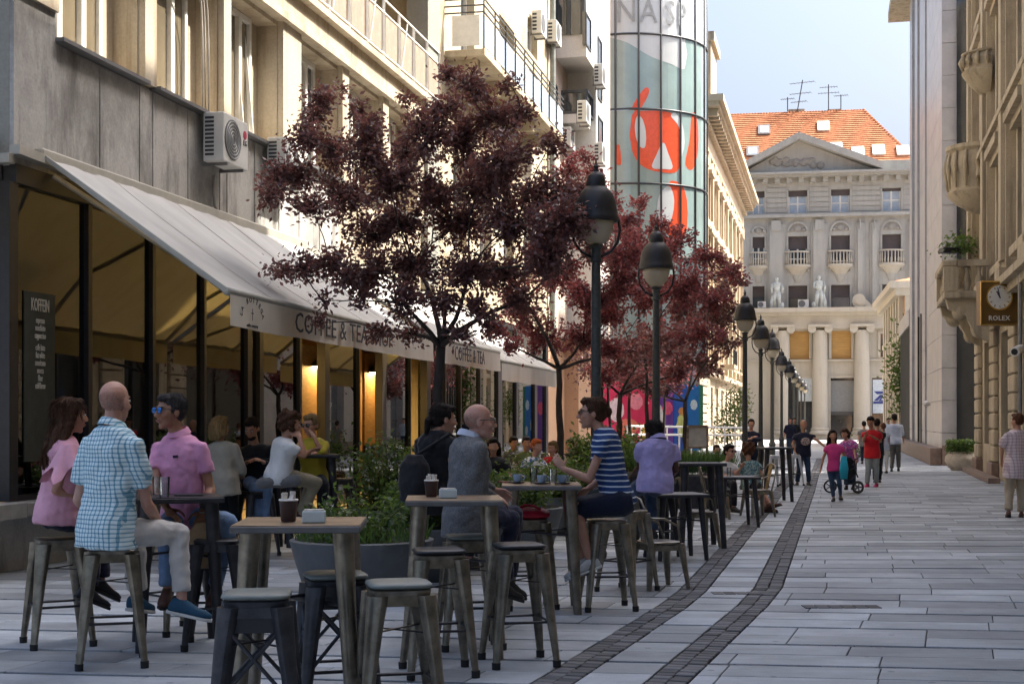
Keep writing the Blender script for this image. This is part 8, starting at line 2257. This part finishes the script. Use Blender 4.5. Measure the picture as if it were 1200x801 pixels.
person('person in yellow shirt and sunglasses with cropped pale hair, chin on hand', 16.6, (-0.5, -0.9), (364, 498, -0.05), (367, 513, 0), (367, 560, 0), [((377, 530, -0.2), (369, 514, -0.22), (366, 508, -0.2)), ((352, 534, -0.2), (362, 531, -0.35))],
       [((378, 568, -0.35), (378, 606, -0.3)), ((360, 568, -0.4), (360, 606, -0.3))], SK, c_yel, c_black, H_bl, (-0.5, -0.9), -0.1, 1.02, True, GS, sleeve=1.3, detail=0, glasses=M['lens_dark'], shoes=s_dark, loose=0.01)
p = person('dark haired woman in black T-shirt wearing a black rucksack', 12.3, (0.6, 0.75), (520, 491, 0.02), (510, 505, 0), (508, 585, 0), [((497, 548, 0.3), (515, 560, 0.45)), ((530, 552, -0.05), (546, 568, 0.15))],
       [((545, 590, 0.45), (545, 650, 0.4)), ((553, 594, 0.3), (548, 655, 0.3))], SK, c_black, c_black, H_dk, (0.85, 0.4), -0.1, 1.04, True, GS, sleeve=0.5, hairstyle='pony', shoes=s_dark, hem=0.12)
rk = thing('rucksack', 'black rucksack on the back of the woman in the black T-shirt', 'rucksack', at(482, 560, 12.1))
m = MB(); c0 = at(486, 560, 12.12); d_ = -p['fw']; m.loft([(c0 - Vector((0.0, 0, 0.2)), p['rt'] * 0.13, d_ * 0.09), (c0 - Vector((0, 0, 0.05)), p['rt'] * 0.15, d_ * 0.11), (c0 + Vector((0, 0, 0.12)), p['rt'] * 0.13, d_ * 0.08), (c0 + Vector((0, 0, 0.2)), p['rt'] * 0.07, d_ * 0.04)], 16, 3)
o = m.build('pack', c_black, rk); soft(o, 0.012, 2, 0.02)
m = MB(); m.tube([c0 + Vector((0, 0, 0.18)), p['sh'][1] + Vector((0, 0, 0.06)), p['sh'][1] + p['fw'] * 0.1], 0.018, 6); m.build('strap', c_black, rk, smooth=True)
p = person('bald man in grey tweed jacket and dark glasses, seated in profile', 10.6, (0.82, 0.4), (562, 494, 0.02), (550, 512, 0), (547, 603, 0), [((556, 560, 0.35), (580, 574, 0.45)), ((554, 570, -0.1), (582, 583, 0.1))],
       [((602, 603, 0.42), (596, 680, 0.4), (615, 688, 0.5)), ((600, 608, 0.18), (590, 684, 0.2), (615, 692, 0.3))], SKP, c_grey, c_navy, None, (1, 0.12), 0.0, 1.05, False, GS, sleeve=1.92, hem=0.17, jacket='jacket', glasses=M['lens_dark'], collar=c_lt, shoes=s_dark, loose=0.008)
p = person('woman in navy striped T-shirt and dark skirt, hair in a bun, hand raised', 12.0, (-0.95, 0.12), (694, 484, 0.0), (707, 503, 0), (723, 588, 0), [((690, 561, -0.16), (660, 549, -0.12), (650, 535, -0.1)), ((706, 560, 0.28), (690, 572, 0.3))],
       [((675, 594, -0.1), (691, 656, -0.1), (676, 662, -0.1)), ((670, 598, 0.16), (682, 656, 0.16), (668, 664, 0.16))], SK, c_str, c_skirt, H_br, (-1, 0.02), 0.0, 1.06, True, GS, sleeve=0.42, hem=0.03, skirt=True, hairstyle='bun', shoes=s_white, sole=W_sole, glasses=M['lens_dark'])
person('dark skinned man in lavender shirt and jeans, seated with his back to the viewer', 15.6, (-0.35, 0.93), (766, 507, 0.05), (771, 514, 0), (768, 563, 0), [((749, 548, 0.12), (741, 557, 0.38)), ((792, 550, 0.08), (782, 560, 0.35))],
       [((738, 578, 0.32), (742, 624, 0.32)), ((762, 576, 0.48), (765, 624, 0.4))], skin_mat('deep brown skin', (0.1, 0.05, 0.035)), c_lav, c_dj, H_dk, (-0.5, 0.85), -0.3, 1.08, False, GS, sleeve=0.6, hem=0.12, shoes=s_dark, loose=0.008, collar=c_lav)
person('woman in white T-shirt and sunglasses at the low dark table', 24.5, (0.4, -0.9), (855, 529, 0), (852, 541, 0), (850, 565, 0), [((862, 556, -0.2), (868, 548, -0.25)), ((844, 556, -0.1), (852, 557, -0.3))],
       [((860, 567, -0.4), (860, 594, -0.4)), ((846, 568, -0.42), (846, 594, -0.4))], SK, c_white, c_black, H_dk, (0.6, -0.8), 0, 1.0, True, GS, sleeve=0.45, detail=-1, glasses=M['lens_dark'], shoes=s_dark)
person('guest with curly brown hair in teal printed shirt, legs stretched out', 25.0, (-0.45, 0.85), (876, 527, 0), (877, 540, 0), (881, 566, 0), [((866, 557, 0.1), (862, 551, 0.35)), ((893, 556, 0.0), (886, 562, 0.2))],
       [((890, 570, -0.25), (902, 590, -0.45), (909, 588, -0.5)), ((886, 572, -0.3), (898, 594, -0.4), (906, 594, -0.45))], SK, c_teal, c_black, H_rd, (-0.5, 0.8), 0, 1.02, True, GS, sleeve=0.5, detail=-1, hairstyle='curly', shoes=s_brown, shin_bare=True, loose=0.012)
person('small child in a red top beside the easel board', 27.5, (0.2, -1), (840, 527, 0), (840, 537, 0), (840, 555, 0), [((846, 546, 0), (846, 553, -0.1)), ((834, 546, 0), (834, 553, -0.1))], [((844, 560, -0.2), (844, 575, -0.2)), ((836, 560, -0.2), (836, 575, -0.2))], SK, c_red, c_dj, H_br, (0.1, -1), 0, 0.7, False, GS, detail=-1, nohands=True, shoes=s_dark)
person('man in dark navy suit standing with folded arms by the lamp posts', 36, (0.1, -1), (880.5, 496.5, 0), (880, 505, 0), (880, 527, 0), [((890, 515, -0.05), (880, 514, -0.28)), ((871, 515, -0.05), (882, 512, -0.28))], [((884, 546, 0), (884, 562, 0), (885, 564, -0.3)), ((876, 546, 0), (876, 562, 0), (875, 564, -0.3))],
       SK, c_navy, c_navy, H_dk, (0, -1), 0, 1.0, False, GW, sleeve=1.95, hem=0.16, detail=-1, jacket='jacket', shoes=s_dark)
p = person('balding man in navy printed T-shirt standing with one arm held out', 35.1, (0.15, -1), (942, 497.5, 0), (942, 506.5, 0), (941, 530, 0), [((957, 515, -0.1), (968, 524, -0.3)), ((929, 520, 0), (932, 530, -0.1))], [((947, 549, -0.05), (948, 565.5, 0), (952, 566, -0.25)), ((937, 549, -0.05), (934, 565.5, 0), (931, 566, -0.25))],
       SKT, c_navy, c_dj, None, (0.2, -1), -0.1, 1.0, False, GW, sleeve=0.55, hem=0.1, detail=-1, shoes=s_dark, loose=0.01, wide=1.06)
m = MB(); c0 = p['nk'] - p['up'] * 0.22 + p['fw'] * 0.15; m.ball(c0, (0.12, 0.02, 0.1), 14, 8); m.build('shirt_print', pattern('pale print', 'print', ((0.3, 0.22, 0.2), (0.5, 0.4, 0.36), (0.1, 0.08, 0.1)), 60, 60), p['t'], smooth=True)
m = MB(); m.tube([p['sh'][-1] + Vector((0, -0.06, 0.03)), p['nk'] - p['up'] * 0.25 + p['fw'] * 0.16, p['pel'] + p['rt'] * 0.17 + p['up'] * 0.1 + p['fw'] * 0.08], 0.014, 5); m.build('strap', c_black, p['t'])
p = person('girl with long hair in pink T-shirt and jeans walking towards the viewer', 28.2, (-0.15, -1), (976, 510, 0), (977, 519.5, 0), (977.5, 547, 0), [((991, 535, 0), (991, 548, -0.1)), ((965, 536, 0), (962, 550, -0.05))], [((984, 566, -0.1), (985, 581, 0.1), (987, 583, -0.1)), ((975, 566, -0.05), (977, 583.5, -0.1), (975, 586, -0.35))],
       SKT, c_mag, c_dj, H_dk, (0.1, -1), 0, 0.84, True, GW, sleeve=0.5, hem=0.08, detail=-1, hairstyle='long', shoes=s_dark, hs=1.05)
bg = thing('turquoise_bag', 'bright turquoise bag hanging from the arm of the girl in pink', 'bag', at(990, 540, 28))
m = MB(); a = at(989, 549, 28.0); m.loft([(a - Vector((0, 0, 0.2)), Vector((0.07, 0, 0)), Vector((0, 0.03, 0))), (a, Vector((0.09, 0, 0)), Vector((0, 0.04, 0))), (a + Vector((0, 0, 0.25)), Vector((0.05, 0, 0)), Vector((0, 0.02, 0)))], 10, 3); m.build('bag_body', cloth('turquoise cloth', (0.02, 0.35, 0.48)), bg, smooth=True)
person('woman in magenta flowered top behind the pushchair', 31.5, (-0.3, -0.9), (990, 508, 0), (993, 516, 0), (996, 536, 0.1), [((1001, 528, -0.1), (1003, 538, -0.3)), ((986, 530, -0.2), (992, 540, -0.4))], [((1000, 553, 0), (1000, 569, 0)), ((993, 553, 0), (992, 569, 0))], SK, c_fl2, c_dj, H_br, (-0.5, -0.8), -0.3, 0.95, True, GW, detail=-1, sleeve=0.7, hairstyle='bob', shoes=s_dark, loose=0.02)
p = person('man in red polo shirt and pale jeans looking at his phone', 34.2, (-0.5, -0.85), (1020, 494, -0.05), (1021.5, 503.5, 0), (1022, 530, 0), [((1032, 517, 0), (1022, 511, -0.3)), ((1012, 516, -0.05), (1015, 508, -0.3))], [((1027, 549, -0.05), (1027, 566.5, 0), (1024, 569, -0.2)), ((1018, 549, -0.05), (1016, 567.5, -0.05), (1011, 570, -0.2))],
       SKT, c_red, c_lj, H_dk, (-0.6, -0.75), -0.3, 1.03, False, GW, detail=-1, sleeve=0.6, hem=0.14, shoes=s_pink, loose=0.01)
person('person in pale blue shirt with reddish hair behind the red polo man', 43, (0, 1), (1035, 500, 0), (1035.5, 506, 0), (1036, 522, 0), [((1029, 515, 0), (1030, 523, -0.1)), ((1042, 515, 0), (1042, 523, 0))], [((1033, 538, 0), (1033, 552, 0)), ((1039, 538, 0), (1039, 552, 0))], SK, c_lt, c_white, H_rd, (0, 1), 0, 0.95, True, GW, detail=-1, nohands=True, shoes=s_dark)
person('dark haired person in black just behind the red polo shirt', 36.5, (0.3, 1), (1028, 496, 0), (1028, 504.5, 0), (1028, 528, 0), [((1021, 516, 0), (1021, 527, 0)), ((1035, 516, 0), (1035, 527, 0))], [((1025, 547, 0), (1025, 563, 0)), ((1031, 547, 0), (1031, 563, 0))], SK, c_black, c_black, H_dk, (0.4, 1), 0, 0.98, False, GW, detail=-1, nohands=True, shoes=s_dark)
person('man in white shirt and grey trousers walking away down the street', 44.4, (0.05, 1), (1048, 489.5, 0), (1048, 496.5, 0), (1049, 517, 0), [((1039.5, 508, 0.05), (1040, 517, 0.15)), ((1058, 508, 0), (1059, 516, 0.1))], [((1046, 535, 0.05), (1045, 549.5, 0.0), (1045, 551, 0.3)), ((1053, 534, 0.1), (1053, 548.5, 0.2), (1053, 550, 0.5))],
       SKT, c_lt, c_gt, H_dk, (0, 1), 0, 1.06, False, GW, detail=-1, sleeve=1.3, hem=0.08, shoes=s_dark, loose=0.012, wide=1.1)
p = person('person in grey shirt with dark rucksack far down the street', 52, (0.1, 1), (1012.5, 497, 0), (1012.5, 503, 0), (1013, 519, 0), [((1006.5, 512, 0), (1007, 519, 0)), ((1019, 512, 0), (1019, 519, 0))], [((1010.5, 531, 0), (1010.5, 541, 0)), ((1015.5, 531, 0), (1015.5, 541, 0))], SK, c_grey, c_navy, H_dk, (0, 1), 0, 0.98, False, GW, detail=-1, nohands=True, shoes=s_dark)
p = person('woman in pale plaid shirt and beige trousers walking at the right edge', 23.4, (-0.45, 0.9), (1192, 493, 0), (1192.5, 503.5, 0), (1190, 546, 0), [((1174.5, 524, 0.0), (1174, 540, 0.2)), ((1208, 524, 0), (1208, 543, 0.1))], [((1183, 574, 0.05), (1182, 599, -0.05), (1180, 603, 0.25)), ((1197, 573, 0.1), (1197, 601, 0.1), (1195, 605, 0.4))],
       SK, c_plaid, cloth('beige trousers', (0.4, 0.34, 0.25)), H_rd, (-0.5, 0.85), 0, 1.0, True, GW, detail=0, sleeve=0.95, hem=0.2, hairstyle='short', shoes=s_brown, loose=0.022, wide=1.15)
# seated guests further back among the shrubs
BG = [('dark haired woman in dark top among the shrubs behind the grey jacket man', 20.5, (578, 523), (578, 535), (580, 562), SK, c_black, H_dk, 'long', (0, -1)),
      ('man in flowered shirt with orange cap in the sun', 23.5, (629, 523), (626, 535), (624, 560), SKP, c_flow, hair_mat('orange cap', (0.6, 0.14, 0.04)), 'short', (0.6, -0.7)),
      ('guest in green seated behind the flowered shirt', 26, (617, 519), (617, 529), (617, 552), SK, cloth('olive cotton', (0.12, 0.16, 0.05)), H_gr, 'short', (0.1, -1)),
      ('guest in red top left of the second tree trunk', 25, (648, 525), (646, 535), (645, 558), SK, c_red, H_bl, 'bob', (-0.5, -0.8)),
      ('guest in dark clothes right of the second tree trunk', 27, (668, 522), (668, 531), (668, 553), SK, c_black, H_dk, 'short', (-0.3, -0.9)),
      ('guest with dark hair seated under the second awning', 27, (602, 519), (602, 528), (602, 550), SKT, c_gt, H_dk, 'short', (0.3, -0.9))]
for lb, Y, h, n, pl_, sk, cl_, hr_, hsn, yw in BG:
    s_ = F / Y; person(lb, Y, yw, h, n, pl_, [((n[0] + 0.24 * s_, n[1] + 0.3 * s_, -0.1), (n[0] + 0.1 * s_, n[1] + 0.38 * s_, -0.35)), ((n[0] - 0.24 * s_, n[1] + 0.3 * s_, -0.1), (n[0] - 0.1 * s_, n[1] + 0.38 * s_, -0.35))],
       [((pl_[0] + 8, pl_[1] + 3, -0.42), (pl_[0] + 8, pl_[1] + 30, -0.4)), ((pl_[0] - 8, pl_[1] + 3, -0.42), (pl_[0] - 8, pl_[1] + 30, -0.4))], sk, cl_, c_dj, hr_, yw, -0.1, 1.0, hsn != 'short', GS, detail=-1, sleeve=0.6, hairstyle=hsn, nohands=False)
for i, (x, Y, c_, yw) in enumerate(((926, 62, c_navy, (0.2, -1)), (931, 64, c_black, (-0.2, -1)), (1041, 66, c_lt, (0, -1)))):
    s_ = F / Y; g = H0 + EYE * s_; Z = lambda z: g - z * s_
    person(['passer-by in navy far down the street beside the lamp row', 'passer-by in black far down the street beside the lamp row', 'distant person in pale shirt beside the white shirted man'][i], Y, yw, (x, Z(1.58)), (x, Z(1.42)), (x, Z(0.93)),
           [((x + 0.25 * s_, Z(1.12)), (x + 0.24 * s_, Z(0.86))), ((x - 0.25 * s_, Z(1.12)), (x - 0.24 * s_, Z(0.86)))], [((x + 0.1 * s_, Z(0.5)), (x + 0.1 * s_, Z(0.08))), ((x - 0.1 * s_, Z(0.5)), (x - 0.1 * s_, Z(0.08)))], SK, c_, c_dj, H_dk, yw, 0, 0.98, False, GW, detail=-2 if False else -1, nohands=True, sleeve=1.5)

# pushchair
pc = thing('pushchair', 'black three wheeled pushchair beside the girl in pink', 'pushchair', at(1000, 555, 31))
def Q(x, y, d=0.0): return at(x, y, 31 + d)
m = MB(); m.prism([(981, 548), (990, 543), (1001, 545), (1004, 553), (998, 561), (987, 562), (980, 557)], lambda a, b, q: Q(a, b, q), -0.22, 0.22); m.build('seat', c_black, pc, fix=True, bevel=0.03, seg=2)
m = MB(); m.prism([(984, 546), (988, 537), (997, 535), (1002, 541), (997, 546)], lambda a, b, q: Q(a, b, q), -0.22, 0.22); m.build('hood', c_black, pc, fix=True, bevel=0.03, seg=2)
for x, y, r, d in ((1005.5, 561, 0.13, -0.2), (1005.5, 560, 0.13, 0.25), (973, 562, 0.15, 0.0)):
    w = thing('wheel', None, None); w.parent = pc; c = Q(x, y, d); c.z = r + 0.01; w.location = c - pc.location
    m = MB(); m.tube([c + Vector((r * 0.86 * math.cos(a), 0, r * 0.86 * math.sin(a))) for a in np.linspace(0, 2 * math.pi, 19)], 0.02, 6, cap=False); m.build('tyre', M['rubber'], w, smooth=True)
    m = MB()
    for k in range(5):
        a = k * 1.257; m.bar(c, c + Vector((r * 0.82 * math.cos(a), 0, r * 0.82 * math.sin(a))), 0.02, 0.02)
    m.build('spokes', M['edge_steel'], w)
for d in (-0.24, 0.24):
    m = MB(); m.tube([Q(1005.5, 559, d), Q(1001, 548, d), Q(1002, 538, d), Q(1009, 534, d)], 0.016, 6); m.tube([Q(1001, 548, d), Q(975, 561, d * 0.3)], 0.016, 6); m.build('frame', M['frame_black'], pc, smooth='auto')
m = MB(); m.tube([Q(1009, 534, -0.24), Q(1009, 534, 0.24)], 0.02, 6); m.build('handlebar', M['rubber'], pc)
# grey cushion roll on the stool beside the curly haired man
cr = thing('grey_bag', 'rolled grey fabric bag lying on the stool behind the curly haired man', 'bag', at(322, 563, 15.5))
m = MB(); a = at(307, 566, 15.45); b = at(346, 563, 15.5); cap(m, a, b, 0.06, 0.07, 14); o = m.build('bag_body', cloth('grey fabric', (0.12, 0.12, 0.12)), cr); soft(o, 0.012, 2, 0.03)
